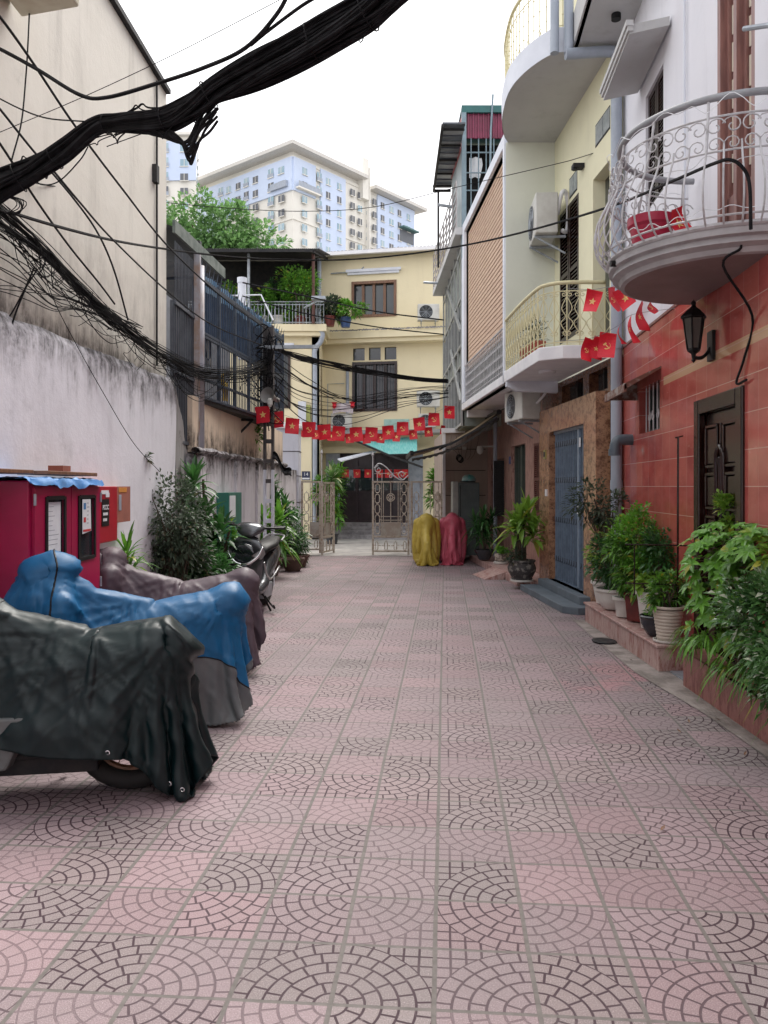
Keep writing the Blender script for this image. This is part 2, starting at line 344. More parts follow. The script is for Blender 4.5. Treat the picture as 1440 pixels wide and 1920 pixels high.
K['beige'] = plaster('grimy_beige_cladding', (.36, .29, .25), (.08, .06, .055), .6, .6)
K['pillar'] = plaster('whitewashed_brick', (.66, .68, .76), (.06, .05, .05), .8, .4)
K['roofsheet'] = mat('weathered_roof_sheet', (.4, .4, .42), (.28, .28, .3), .6, 3)
K['rustpaint'] = mat('worn_gate_paint', (.45, .4, .34), (.28, .2, .15), .6, 16, lo=.45, hi=.7)
K['towerwall'] = mat('tower_cream_wall', (.78, .76, .7), (.72, .7, .64), .8, .15, bump=0)  # tower wall colours lightened to carry the distance haze, no volume used
K['towerblue'] = mat('tower_blue_wall', (.58, .67, .84), (.54, .63, .8), .8, .2, bump=0)
K['towerglass'] = mat('tower_window_glass', (.25, .38, .46), (.38, .5, .56), .2, .4, bump=0)
K['towerdark'] = mat('tower_dark_opening', (.14, .15, .17), rough=.6, bump=0)

# ---------------------------------------------------------------- ground
def sheet(name, pts, z, m, kind='structure'):
    b = MB(); b.poly([(x, y, z) for x, y in pts]); return tag(b.build(name, m), kind=kind)
K['ground'] = mat('far_ground', (.2, .19, .18), rough=.95, scale=.3)
sheet('ground', [(-900, -60), (900, -60), (900, 1200), (-900, 1200)], -.03, K['ground'])
b = MB()
NB = 30
b.poly([(-4, -4, 0), (4, -4, 0), (4, 16.9, 0), (-4, 16.9, 0)]); tag(b.build('courtyard_paving', K['paving']), kind='structure')
K['street'] = mat('street_cement', (.4, .38, .36), (.28, .27, .26), .9, 2.5, bump=.5)
b = MB(); b.box(-12, 12, 16.9, 23.2, -.02, .004); tag(b.build('street', K['street']), kind='structure')
K['cementstrip'] = mat('rough_cement_strip', (.34, .30, .28), (.2, .175, .16), .95, 5, bump=.9, bd=.012)
b = MB()
pts = [(2.25, -2), (2.22, 3.5), (2.19, 4.5), (2.2, 5.0), (2.26, 6.3), (2.25, 8.8)]; inn = [(2.17, -2), (2.14, 3.5), (2.12, 4.5), (2.1, 5.2), (2.03, 6.3), (2.1, 8.8)]
for i in range(5):
    w0 = .02*math.sin(i*3); b.poly([(inn[i][0]+w0, inn[i][1], .005), (pts[i][0]+.1, pts[i][1], .005), (pts[i+1][0]+.1, pts[i+1][1], .005), (inn[i+1][0]+.02*math.sin((i+1)*3), inn[i+1][1], .005)])
tag(b.build('cement_strip', K['cementstrip']), kind='structure')

# ---------------------------------------------------------------- left side: tall cream building, white wall
PL = lin(-2.59, .027, 1); PLL = lin(-2.50, .027, 1)
t = thing('building', 'tall windowless cream building wall with grime above its base, on the left', 'building', (-4, 6, 0))
b = MB(); b.pbox(PL, -3, 8.5, -3.2, 0, 0, 5.75); b.build('wall', K['left_up'], t)
b = MB(); b.pbox(PL, -3, 8.5, -3.25, .05, 5.75, 5.8); b.build('roof_edge', K['dark'], t)
b = MB(); b.tube([PL(8.12, .018, z) for z in (2.75, 4, 5.7)], .012); b.pbox(PL, 8.02, 8.1, .0, .05, 4.62, 4.8); b.build('conduit', K['dark'], t)
random.seed(3)
b = MB(); ny, nzz = 120, 16
def lowwall(u, v):
    y = -3+11.5*u; top = 2.565+.018*max(0, y-4.5)+.03*(noise.noise((y*3, 0, 0)))+.02*noise.noise((y*11, 3, 0))
    d = .10+.012*noise.noise((y*1.3, v*3, 0)); return PL(y, d if v < .94 else d*(1-(v-.94)/.06)+.001, min(top, top*v/.94) if v < .94 else top+(v-.94)*.5)
b.grid(lowwall, ny, 24); b.pbox(PL, 8.3, 8.52, -.4, .08, 0, 2.66)
tag(b.build('boundary_wall', K['left_low'], smooth=True), 'low white wall with black mould along its ledge, against the tall cream building', 'wall')
b = MB(); b.grid(lambda u, v: V((-2.30+.035*noise.noise((v*5, u*3, 1))+.03, 8.53+.55*u, 2.6*v*(1-.28*u))), 8, 20); b.box(-2.6, -2.33, 8.53, 9.1, 0, 1.9)
tag(b.build('wall_stub', K['mould'], smooth=True), 'blackened mouldy concrete stub at the corner of the white wall', 'wall')
# lower boundary wall further on
PF = lin(-2.51, .037, 1)
b = MB(); b.grid(lambda u, v: PF(9.05+6.4*u, .012*noise.noise((u*14, v*4, 0)), 1.9*v), 60, 14)
def ridge(u, v):
    y = 9.05+6.4*u; a = v*2*PI; rr = .05+.015*noise.noise((y*4, v*2, 0)); q = PF(y, math.cos(a)*rr, 1.92+math.sin(a)*rr*.8+.02*noise.noise((y*2.2, 0, 0))); return q
b.grid(ridge, 90, 8); b.pbox(PF, 9.05, 15.45, -.25, -.02, 0, 1.88)
for yy in (9.15, 11.0, 12.5): b.pbox(PF, yy, yy+.22, 0, .035, 0, 1.86)
tag(b.build('boundary_wall', K['left_far'], smooth='auto'), 'streaked low wall with crumbling coping beneath the barred balcony', 'wall')
b = MB(); b.pbox(lin(-2.56, .037, 1), 9.1, 15.4, -.2, .0, 1.9, 2.56)
t = thing('house', 'peach walled house with a projecting blue barred balcony and dark shed roof', 'house', (-3.5, 11, 0))
b.build('wall', K['peach'], t)
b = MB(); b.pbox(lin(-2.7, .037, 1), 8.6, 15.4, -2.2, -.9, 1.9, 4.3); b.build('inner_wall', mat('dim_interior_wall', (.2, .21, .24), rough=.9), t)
K['cage'] = mat('blue_grey_steel_bars', (.075, .1, .14), (.05, .065, .09), .45, 12, metal=.2)
K['corr'] = mat('slate_corrugated_sheet', (.11, .125, .15), (.075, .085, .105), .5, 4)
# corrugated side gate next to the cream building
g_ = MB()
for i in range(22):
    y = 8.62+i*.036; g_.pbox(PL, y, y+.02, .04, .05+.012*(i % 2), 1.98, 3.55)
g_.pbox(PL, 8.6, 9.4, .01, .04, 1.98, 3.55)
for z in (1.98, 2.75, 3.5): g_.pbox(PL, 8.6, 9.4, .062, .08, z, z+.035)
for i in range(14): y = 8.62+i*.058; g_.tube([PL(y, .06, 1.98), PL(y, .06, 1.7)], .006, 5); g_.tube([PL(y, .06, 3.5), PL(y, .06, 4.2)], .006, 5)
tag(g_.build('sheet_screen', K['corr'], t), kind=None)
b = MB(); b.tube([(-2.2, 9.42, 1.85), (-2.2, 9.42, 4.15)], .042, 12); b.build('drain_pipe', mat('lilac_grey_pvc', (.42, .43, .5), (.3, .26, .26), .5, 3), t, smooth=True)
# the barred balcony
A0, A1 = V((-2.2, 9.42, 0)), V((-1.7, 13.2, 0)); ZB, ZT = 2.58, 4.12
cd_ = (A1-A0).normalized()
cg = thing('barred_balcony', 'projecting balcony caged in blue grey vertical bars above the low wall', 'balcony', (-2.2, 11, 2.5))
n = 54; b = MB()
for i in range(n+1):
    p = A0.lerp(A1, i/n); zt = ZT-.08*i/n; b.tube([p+V((0, 0, ZB)), p+V((0, 0, zt))], .008, 5)
    if i % 2 == 0: q = V((0, 0, zt)); b.tube([p+q, p+q+V((0.02, 0, .1))], [.008, .002], 5)
b.build('bars', K['cage'], cg)
b = MB()
for z in (ZB, ZB+.22, 3.32, 3.36, ZT-.12, 3.98): b.bar(A0+V((.0, 0, z)), A1+V((0, 0, z-.02)), .03, .03)
for i in range(7): p = A0.lerp(A1, i/6); b.bar(p+V((0, 0, ZB)), p+V((0, 0, ZT-.06)), .035)
for p in (A0, A1): b.bar(p+V((0, 0, ZB)), p+V((-.5, .1, ZB)), .03); b.bar(p+V((0, 0, ZT-.1)), p+V((-.5, .1, ZT-.1)), .03)
for i in range(9): q = A1+V((-.055*i, .02*i, 0)); b.tube([q+V((0, 0, ZB)), q+V((0, 0, ZT-.1))], .008, 5)
b.build('frame', K['cage'], cg)
b = MB(); b.hexa([A0+V((-.9, 0, ZB-.07)), A1+V((-.9, 0, ZB-.07)), A1+V((0, 0, ZB-.07)), A0+V((0, 0, ZB-.07)), A0+V((-.9, 0, ZB-.01)), A1+V((-.9, 0, ZB-.01)), A1+V((0, 0, ZB-.01)), A0+V((0, 0, ZB-.01))]); b.build('floor_plate', K['dark'], cg)
b = MB()
for k in (.08, .6):
    p = A0.lerp(A1, k); b.bar(p+V((-.05, 0, ZB-.08)), p+V((-.38, 0, ZB-.42)), .03); b.bar(p+V((-.05, 0, ZB-.09)), p+V((-.4, 0, ZB-.09)), .03); b.bar(p+V((-.39, 0, ZB-.09)), p+V((-.39, 0, ZB-.45)), .03)
b.build('bracket', K['dark'], cg)
b = MB()   # blue sheet behind the upper half of the bars, lighter valance along its top
nn = 60
b.grid(lambda u, v: A0.lerp(A1, u)+V((-.10-.012*math.sin(u*150), 0, 3.42+.58*v)), nn, 1)
b.build('screen_sheet', mat('deep_blue_sheet', (.02, .06, .14), (.03, .09, .2), .6, 3), cg)
b = MB(); b.grid(lambda u, v: A0.lerp(A1, u)+V((-.085-.01*math.sin(u*150), 0, 3.94+.2*v+.012*math.sin(u*45))), 70, 1); b.build('valance', mat('sky_blue_sheet', (.1, .3, .55), (.3, .45, .6), .55, 8), cg)
t = thing('air_conditioner', 'grey air conditioner unit inside the blue barred balcony', 'air conditioner', (-2.4, 10.2, 2.7))
b = MB(); b.box(-2.52, -2.3, 9.95, 10.5, 3.1, 3.5); b.build('casing', K['acwhite'], t, bevel=.015)
b = MB(); b.tube([V((-2.29, 10.2, 3.3))+V((0, math.cos(a)*.15, math.sin(a)*.15)) for a in frange(0, 2*PI, 20)], .01, 5); b.build('fan_grille', K['dark'], t)
random.seed(5)
b = MB(); b.grid(lambda u, v: V((-2.16+.03*math.sin(u*9), 10.42+.3*u+.05*math.sin(v*7), 2.66+.36*v*(1-.35*u))), 8, 8); tag(b.build('yellow_cloth', mat('yellow_cloth', (.75, .5, .04), rough=.7)), 'bright yellow cloth hanging behind the balcony bars', 'cloth')
# shed roof over it
sr = thing('shed_roof', 'dark lean-to roof with a weathered fascia beside the tall cream wall', 'roof', (-3, 9.5, 4.3))
b = MB(); b.hexa([(-2.3, 8.52, 4.30), (-2.22, 10.7, 4.38), (-4.2, 10.7, 4.95), (-4.2, 8.52, 4.85), (-2.3, 8.52, 4.33), (-2.22, 10.7, 4.41), (-4.2, 10.7, 4.98), (-4.2, 8.52, 4.88)]); b.build('roof_sheet', K['dark'], sr)
b = MB(); b.hexa([(-2.27, 8.52, 4.26), (-2.17, 10.72, 4.34), (-2.2, 10.72, 4.34), (-2.3, 8.52, 4.26), (-2.27, 8.52, 4.40), (-2.17, 10.72, 4.48), (-2.2, 10.72, 4.48), (-2.3, 8.52, 4.40)]); b.build('fascia', mat('mossy_fascia', (.1, .13, .12), (.2, .23, .21), .8, 5), sr)
b = MB(); b.box(-2.27, -2.2, 9.36, 9.43, 1.95, 4.28); b.build('post', mat('rusty_post', (.35, .25, .2), (.4, .4, .44), .7, 6), sr)
# whitewashed gate pillar
t = thing('gate_pillar', 'whitewashed brick pillar with flaking paint left of the courtyard gate', 'pillar', (-2.1, 17, 0))
b = MB(); b.box(-2.32, -1.84, 16.9, 17.4, 0, 2.75)
for i, z in enumerate((.55, 1.15, 1.72, 2.25)): b.box(-2.33, -1.83, 16.89, 17.41, z, z+.015, 1)
b.build('shaft', [K['pillar'], K['dark']], t, bevel=.006)
b = MB(); b.box(-2.38, -1.78, 16.85, 17.45, 2.75, 2.82); b.box(-2.34, -1.82, 16.89, 17.41, 2.82, 2.88); b.build('cap', K['white'], t, bevel=.01)
b = MB(); b.box(-2.9, -2.33, 16.95, 17.2, 0, 2.0); b.pbox(PF, 15.45, 17, -.2, 0, 0, 1.85); tag(b.build('boundary_wall', K['left_far']), 'short stretch of streaked wall behind the utility pole, beside the brick pillar', 'wall')
# ---------------------------------------------------------------- RIGHT: red tiled house
PR = lin(1.98, .0816); 
rh = thing('red_tiled_house', 'house with polished red tile ground floor, white upper wall and round grey balcony', 'house', (2.6, 6, 0))
door = (5.26, 6.22, .15, 2.147); win = (7.33, 8.12, 2.04, 2.5)
b = MB(); b.wall(PR, -3, 8.955, 0, 3.06, -.2, 0, [door, win]); b.build('wall', K['redtile'], rh)
b = MB(); b.wall(PR, -3, 8.955, 3.06, 8.2, -.2, -.02, [(7.28, 7.93, 4.26, 5.43), (5.11, 5.82, 3.1, 5.7)]); b.build('upper_wall', K['whiteR'], rh)
b = MB(); b.pbox(PR, -3, 8.955, -.02, .012, 3.06, 3.085); b.build('string_course', K['rose'], rh)
b = MB(); b.pbox(PR, 4, 8.93, -3, .54, 6.5, 6.72); b.pbox(PR, 4, 8.93, .5, .56, 6.5, 6.85); b.build('roof_slab', K['greyR'], rh)
b = MB(); b.tube([PR(8.3, .2, 6.44), PR(8.3, .2, 6.52)], .05, 16); b.build('soffit_light', K['black'], rh)
def pan_door(P, y0, y1, z0, z1, d, parent, m, arch=True):
    fr = MB(); w = .085
    fr.pbox(P, y0-.03, y0+w, d-.02, d+.045, z0, z1+.03); fr.pbox(P, y1-w, y1+.03, d-.02, d+.045, z0, z1+.03); fr.pbox(P, y0+w, y1-w, d-.02, d+.045, z1-w, z1+.03)
    fr.build('door_frame', m, parent, bevel=.012)
    bk = MB(); bk.pbox(P, y0-.02, y1+.02, d-.13, d-.09, z0-.02, z1+.02); bk.build('backing', K['dark'], parent)
    lf = MB(); a, c = y0+w, y1-w; lf.pbox(P, a, c, d-.07, d-.02, z0, z1-w); W = c-a; H = z1-w-z0; dd = d-.02
    def panel(u0, u1, v0, v1):
        A, B, C, D = a+u0*W, a+u1*W, z0+v0*H, z0+v1*H; lf.pbox(P, A+.02, B-.02, dd-.005, dd+.022, C+.02, D-.02)
        for q in ((A, B, C-.012, C+.012), (A, B, D-.012, D+.012), (A-.012, A+.012, C+.012, D-.012), (B-.012, B+.012, C+.012, D-.012)): lf.pbox(P, q[0], q[1], dd, dd+.034, q[2], q[3])
    for (r0, r1) in ((.785, .945), (.62, .755), (.45, .585), (.28, .42), (.06, .24)):
        w0 = .42 if r0 > .7 else .36
        panel(.09, w0, r0, r1); panel(1-w0, .91, r0, r1)
    panel(.43, .57, .2, .42)
    cyy = a+.5*W; pts = [P(cyy-.075, dd+.02, z0+.6*H)]+[P(cyy-.075*math.cos(t), dd+.03, z0+.8*H+.075*1.5*math.sin(t)) for t in frange(0, PI, 12)]+[P(cyy+.075, dd+.02, z0+.6*H)]
    lf.tube(pts, .022, 8); lf.tube([P(cyy, dd+.015, z0+.5*H), P(cyy, dd+.02, z0+.82*H)], .026, 8); lf.pbox(P, cyy-.012, cyy+.012, dd, dd+.03, z0+.87*H, z0+.95*H)
    o = lf.build('door_leaf', m, parent, bevel=.006); return o
dt = thing('front_door', 'dark lacquered wooden door with arched carving in the red tiled wall', 'door', (2.45, 5.7, .15)); pan_door(PR, *door, -.02, dt, K['darkwood'])
# barred small window with hood
wt = thing('barred_window', 'small window with curly white bars under a rusty hood in the red tiled wall', 'window', (2.6, 7.7, 2.05))
b = MB(); b.pbox(PR, 7.33, 8.12, -.18, -.14, 2.04, 2.5); b.build('pane', K['glass'], wt)
b = MB(); fm = mat('green_grey_frame', (.07, .1, .095), rough=.5)
for q in ((7.33, 7.38, 2.04, 2.5), (8.07, 8.12, 2.04, 2.5), (7.38, 8.07, 2.04, 2.08), (7.7, 7.75, 2.08, 2.5)): b.pbox(PR, q[0], q[1], -.14, -.1, q[2], q[3])
b.build('frame', fm, wt)
b = MB()
for y in (7.45, 7.6, 7.75, 7.9, 8.02):
    b.tube([PR(y, -.05, 2.05), PR(y, -.05, 2.5)], .007, 5)
for y in (7.52, 7.83):
    for s in (1, -1): b.tube(scroll(PR(y+.07*s, -.05, 2.2), (PR(1, 0, 0)-PR(0, 0, 0)).normalized(), (0, 0, 1), .055, 1.2, s, PI/2), .006, 5)
b.build('bars', K['white'], wt)
b = MB(); b.hexa([PR(7.28, .0, 2.60), PR(8.2, 0, 2.60), PR(8.2, .34, 2.44), PR(7.28, .34, 2.44), PR(7.28, 0, 2.62), PR(8.2, 0, 2.62), PR(8.2, .34, 2.46), PR(7.28, .34, 2.46)])
b.prism([PR(8.2, 0, 2.6), PR(8.2, .34, 2.44), PR(8.2, .34, 2.40), PR(8.2, 0, 2.4)], PR(8.22, 0, 0)-PR(8.2, 0, 0)); b.pbox(PR, 7.28, 8.2, .32, .345, 2.38, 2.45)
b.prism([PR(7.28, 0, 2.6), PR(7.28, .34, 2.44), PR(7.28, .34, 2.40)], PR(7.30, 0, 0)-PR(7.28, 0, 0)); b.build('hood', mat('rusty_sheet', (.16, .07, .05), (.32, .3, .28), .6, 9, lo=.45, hi=.6), wt)
# upper louvred window, canopy slab, tall upper door
def shutter(parent, P, y0, y1, z0, z1, d, m, n=26, name='shutter'):
    b = MB(); w = .05
    for q in ((y0, y0+w), (y1-w, y1)): b.pbox(P, q[0], q[1], d, d+.035, z0, z1)
    for q in (z0, z1-w, (z0+z1)/2-w/2): b.pbox(P, y0+w, y1-w, d, d+.034, q, q+w)
    for h in ((z0+w, (z0+z1)/2-w/2), ((z0+z1)/2+w/2, z1-w)):
        for i in range(n):
            z = h[0]+(h[1]-h[0])*(i+.5)/n; s = (h[1]-h[0])/n*.45; b.hexa([P(y0+w, d+.004, z), P(y1-w, d+.004, z), P(y1-w, d+.028, z-s), P(y0+w, d+.028, z-s), P(y0+w, d+.004, z+s*.7), P(y1-w, d+.004, z+s*.7), P(y1-w, d+.028, z-s*.3), P(y0+w, d+.028, z-s*.3)])
    b.pbox(P, y0+w, y1-w, d-.004, d+.001, z0+w, z1-w); return b.build(name, m, parent)
ut = thing('louvred_window', 'tall brown louvred window high on the white wall above the red tiles', 'window', (2.6, 7.6, 4.3))
shutter(ut, PR, 7.28, 7.6, 4.26, 5.43, -.08, K['darkwood'], 14); shutter(ut, PR, 7.61, 7.93, 4.26, 5.43, -.08, K['darkwood'], 14)
ct = MB(); ct.hexa([PR(7.0, 0, 5.62), PR(8.17, 0, 5.60), PR(8.17, .36, 5.52), PR(7.0, .36, 5.54), PR(7.0, 0, 5.70), PR(8.17, 0, 5.68), PR(8.17, .36, 5.60), PR(7.0, .36, 5.62)]); ct.pbox(PR, 6.98, 8.19, .33, .38, 5.56, 5.63); ct.pbox(PR, 6.97, 8.2, .33, .395, 5.6, 5.65)
ct.build('window_canopy', K['greyR'], rh)
ud = thing('balcony_door', 'rose brown double door with slanted pale panels behind the round balcony', 'door', (2.4, 5.4, 3.1))
b = MB(); y0, y1, z0, z1 = 5.11, 5.82, 3.1, 5.7
for q in ((y0, y0+.06), (y1-.06, y1), ((y0+y1)/2-.03, (y0+y1)/2+.03)): b.pbox(PR, q[0], q[1], -.14, -.02, z0, z1)
b.build('door_frame', K['rose'], ud)
for c0, c1 in ((y0+.06, (y0+y1)/2-.03), ((y0+y1)/2+.03, y1-.06)):
    b = MB(); b.pbox(PR, c0, c1, -.12, -.10, z0, z1)
    for q in ((c0, c0+.045), (c1-.045, c1)): b.pbox(PR, q[0], q[1], -.10, -.07, z0, z1)
    b.pbox(PR, c0, c1, -.10, -.07, z0, z0+.5); b.build('door_leaf', K['rose'], ud)
    b = MB()
    for i in range(8):
        za = z0+.56+i*.27; b.hexa([PR(c0+.05, -.10, za), PR(c1-.05, -.10, za+.05), PR(c1-.05, -.088, za+.05), PR(c0+.05, -.088, za), PR(c0+.05, -.10, za+.21), PR(c1-.05, -.10, za+.26), PR(c1-.05, -.088, za+.26), PR(c0+.05, -.088, za+.21)])
    b.build('glazed_panel', K['frost'], ud)
# balcony
bc = thing('round_balcony', 'round grey balcony with pot bellied curly white railing above the lantern', 'balcony', (2.4, 5.5, 2.94))
CY = 5.53; CX = PR(CY, 0, 0).x; RB = .78
def rb(t, r, z):  # t: 0..PI round the half circle, starting at the far wall end
    return V((CX-math.sin(t)*r*1.02, CY+math.cos(t)*r, z))
b = MB(); N = 48
for (ra, za, rc, zc) in ((.80, 3.045, .80, 3.09), (.80, 3.045, .77, 3.035), (.77, 3.035, .775, 3.0), (.775, 3.0, .73, 2.98), (.73, 2.98, .72, 2.948), (.72, 2.948, .69, 2.94)):
    for i in range(N): b.poly([rb(PI*i/N, ra, za), rb(PI*(i+1)/N, ra, za), rb(PI*(i+1)/N, rc, zc), rb(PI*i/N, rc, zc)])
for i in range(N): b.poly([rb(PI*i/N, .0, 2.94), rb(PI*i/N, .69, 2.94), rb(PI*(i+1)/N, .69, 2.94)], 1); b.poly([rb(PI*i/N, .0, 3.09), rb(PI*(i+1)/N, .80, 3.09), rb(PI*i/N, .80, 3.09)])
b.build('slab', [mat('grey_balcony_paint', (.42, .41, .42), (.33, .32, .33), .6, 4), mat('soffit_red_bounce_tint', (.25, .19, .19), (.2, .15, .15), .6, 2)], bc)  # same slab underneath; dark mauve puts the red wall's reflected tone into the colour
K['railw'] = mat('aged_white_railing', (.52, .52, .54), (.4, .39, .4), .5, 12)
b = MB(); b.tube([rb(t, .72, 3.93) for t in frange(-.05, PI+.05, 50)], .024, 10); b.build('handrail', mat('grey_handrail', (.3, .31, .33), rough=.45), bc, smooth=True)
b = MB()
for z, r in ((3.80, .74), (3.56, .80), (3.15, .84)): b.tube([rb(t, r, z) for t in frange(0, PI, 50)], .007, 5)
b.tube([rb(t, .80, 3.105) for t in frange(0, PI, 40)], .018, 6)
nb = 25
for i in range(nb):
    t = PI*(i+.5)/nb; pr = [(3.09, .79), (3.13, .84), (3.20, .885), (3.28, .90), (3.38, .885), (3.47, .845), (3.55, .805), (3.62, .79)]
    b.tube(spline([rb(t, r, z) for z, r in pr], 2), .0065, 5)
    if i % 4 == 0: b.tube([rb(t, .80, 3.56), rb(t, .74, 3.8), rb(t, .72, 3.93)], .009, 5)
for i in range(nb+1):
    t = PI*i/nb; c = rb(t, .785, 3.68); tx = (rb(t+.05, .785, 0)-rb(t-.05, .785, 0)).normalized(); sg = 1 if i % 2 else -1
    b.tube(scroll(c+V((0, 0, .035)), tx*sg, (0, 0, 1), .062, 1.15, 1, .3, 14), .005, 4)
    c2 = rb(t, .80, 3.60); b.tube(scroll(c2, tx*sg, (0, 0, 1), .05, 1.1, 1, .3, 12), .0045, 4)
b.build('railing', K['railw'], bc)
b = MB(); b.tube([rb(1.62, .79, 3.06), rb(1.62, .83, 3.06)], .022, 12); b.build('drain_spout', K['black'], bc)
random.seed(11); b = MB()   # string of fairy lights twisted along the rails
for j in range(3):
    b.tube([rb(t, .80+.03*noise.noise((t*9, j, 0)), [3.2, 3.5, 3.86][j]+.07*noise.noise((t*6, j*5, 1))) for t in frange(.05, PI-.1, 90)], .0028, 3)
tag(b.build('fairy_light_string', K['paper']), 'thin pale string of fairy lights wound around the curly balcony railing', 'light string')
t = thing('plant_pot', 'large crimson plant pot standing inside the round balcony', 'pot', (2.0, 5.75, 3.16))
b = MB(); b.lathe([(.1, 3.095), (.12, 3.2), (.155, 3.42), (.175, 3.44), (.175, 3.5), (.15, 3.5), (.14, 3.42)], (2.0, 5.86, 0), 28); b.build('pot', mat('crimson_plastic', (.42, .01, .05), rough=.4), t, smooth='auto')
# wall lantern
wl = thing('wall_lantern', 'black carriage lantern on a bracket under the round balcony', 'lantern', PR(6.0, 0, 2.4))
lc = V((2.31, 5.85, 0)); b = MB(); b.lathe([(.0, 2.895), (.02, 2.87), (.015, 2.85), (.03, 2.83), (.05, 2.815), (.095, 2.77), (.098, 2.755), (.08, 2.75)], lc, 6); b.lathe([(.045, 2.53), (.05, 2.51), (.02, 2.49), (.012, 2.45), (.018, 2.44), (0, 2.42)], lc, 6)
for k in range(6): a = PI/3*k; b.bar(lc+V((math.cos(a)*.078, math.sin(a)*.078, 2.755)), lc+V((math.cos(a)*.046, math.sin(a)*.046, 2.52)), .01)
b.tube(spline([lc+V((0, 0, 2.46)), lc+V((.06, .0, 2.46)), lc+V((.11, 0.02, 2.5)), PR(5.86, .02, 2.54)], 5), .014, 6); b.pbox(PR, 5.8, 5.92, 0, .025, 2.44, 2.66); b.build('frame', K['black'], wl)
b = MB(); b.lathe([(.043, 2.525), (.06, 2.62), (.073, 2.75)], lc, 6); b.build('glass', mat('smoky_glass', (.1, .095, .085), rough=.15, bump=0), wl)
# vertical conduits, small lamp arm, cables on red wall
b = MB(); b.tube([PR(6.55, .0, 3.1), PR(6.55, .01, 7.5)], .009, 6); tag(b.build('conduit', K['bluewhite']), 'slim pale conduit running up the white wall beside the balcony door', 'conduit')
la = thing('lamp_arm', 'grey bracket arm with square grey box at the upper right edge', 'lamp', PR(4.8, 0, 4.2))
b = MB(); b.tube([PR(4.9, .13, 4.36), PR(4.6, .0, 4.22)], .016, 8); b.build('arm', K['steel'], la)
b = MB(); b.pbox(PR, 4.52, 4.72, -.02, .05, 4.08, 4.3); b.build('box', K['pvc'], la)
b = MB(); b.tube(spline([(2.16, 4.85, 3.06), (2.2, 4.83, 2.97), (2.12, 4.9, 2.88), PR(5.05, .02, 2.6), PR(5.2, .015, 2.35), PR(5.3, .03, 2.2), PR(5.15, .02, 2.2)], 6), .009, 5); tag(b.build('loose_cable', K['cable']), 'loose black cable dangling from the balcony down the red tiles', 'cable')
# big downpipe
dp = thing('downpipe', 'thick grey rainwater downpipe where the yellow house meets the red tiled house', 'pipe', (2.62, 8.9, 0))
b = MB(); PX = V((2.63, 8.87, 0)); b.tube([PX+V((0, 0, .2)), PX+V((0, 0, 6.3))], .062, 18); b.build('pipe', K['pvc'], dp, smooth='auto')
b = MB()
for z in (5.95, 3.05, 1.45): b = MB(); b.tube([PX+V((0, 0, z)), PX+V((0, 0, z+.12))], .069, 18); b.build('collar', K['pvc'], dp, smooth='auto')
b = MB(); b.tube(spline([PX+V((0, 0, 6.25)), PX+V((0, 0, 6.36)), PX+V((-.06, 0, 6.42)), (2.05, 8.85, 6.38)], 5), .062, 14); b.build('elbow', K['pvc'], dp, smooth='auto')
for x_, r_ in ((2.09, .055), (1.93, .05)): b = MB(); b.tube([(x_, 8.87, 6.4), (x_, 8.87, 8.2)], r_, 12); b.build('riser', K['pvc'], dp, smooth='auto')
b = MB(); q = PR(8.42, .0, 2.0); b.tube(spline([q+V((.02, 0, 0)), q+V((-.12, 0, 0)), q+V((-.175, -.0, -.03)), q+V((-.19, 0, -.12))], 5), .058, 14); b.tube([q+V((-.19, 0, -.10)), q+V((-.19, 0, -.17))], .066, 14)
tag(b.build('waste_elbow', K['pvcdark'], smooth='auto'), 'dark grey pipe elbow poking from the red tiles near the big downpipe', 'pipe')
# plinths with steps
b = MB(); b.prism([(2.22, 6.34, 0), (2.235, 8.715, 0), (2.75, 8.75, 0), (2.52, 6.36, 0)], (0, 0, .195)); b.prism([(2.2, 6.32, .195), (2.22, 8.735, .195), (2.74, 8.76, .195), (2.52, 6.34, .195)], (0, 0, .022))
tag(b.build('stone_plinth', K['plinth'], bevel=.006), 'low red marble plinth carrying the row of plant pots', 'plinth')
b = MB(); b.prism([(2.2, -2, 0), (2.22, 4.4, 0), (2.25, 5.9, 0), (2.46, 5.95, 0), (2.3, 4, 0), (2.0+.0816*-2, -2, 0)], (0, 0, .27)); tag(b.build('planter_kerb', K['kerb'], bevel=.006), 'red stone planter kerb under the big bushes in the right foreground', 'planter')
b = MB(); b.prism([(2.3, 5.95, 0), (2.46, 5.95, 0), (2.5, 6.3, 0), (2.3, 6.3, 0)], (0, 0, .02)); tag(b.build('drain_grate', K['steel']), 'small metal drain grate between the plinth and the planter kerb', 'drain')
# thin iron rod frame
b = MB(); fy = 6.45
b.tube([(2.415, fy, .2), (2.42, fy, 1.91)], .0085, 6); b.tube([(2.0, 6.5, 1.02), (2.5, 6.42, 1.015)], .007, 5); b.tube([(2.0, 6.5, .70), (2.42, fy, .69)], .006, 5); b.tube([(2.07, 6.48, 1.02), (2.07, 6.48, .6)], .006, 5); b.tube([(2.395, fy, 1.9), (2.46, fy, 1.915)], .006, 5)
tag(b.build('iron_rod_frame', K['darkwood']), 'thin rusty iron rod frame standing in front of the red tiles', 'frame')

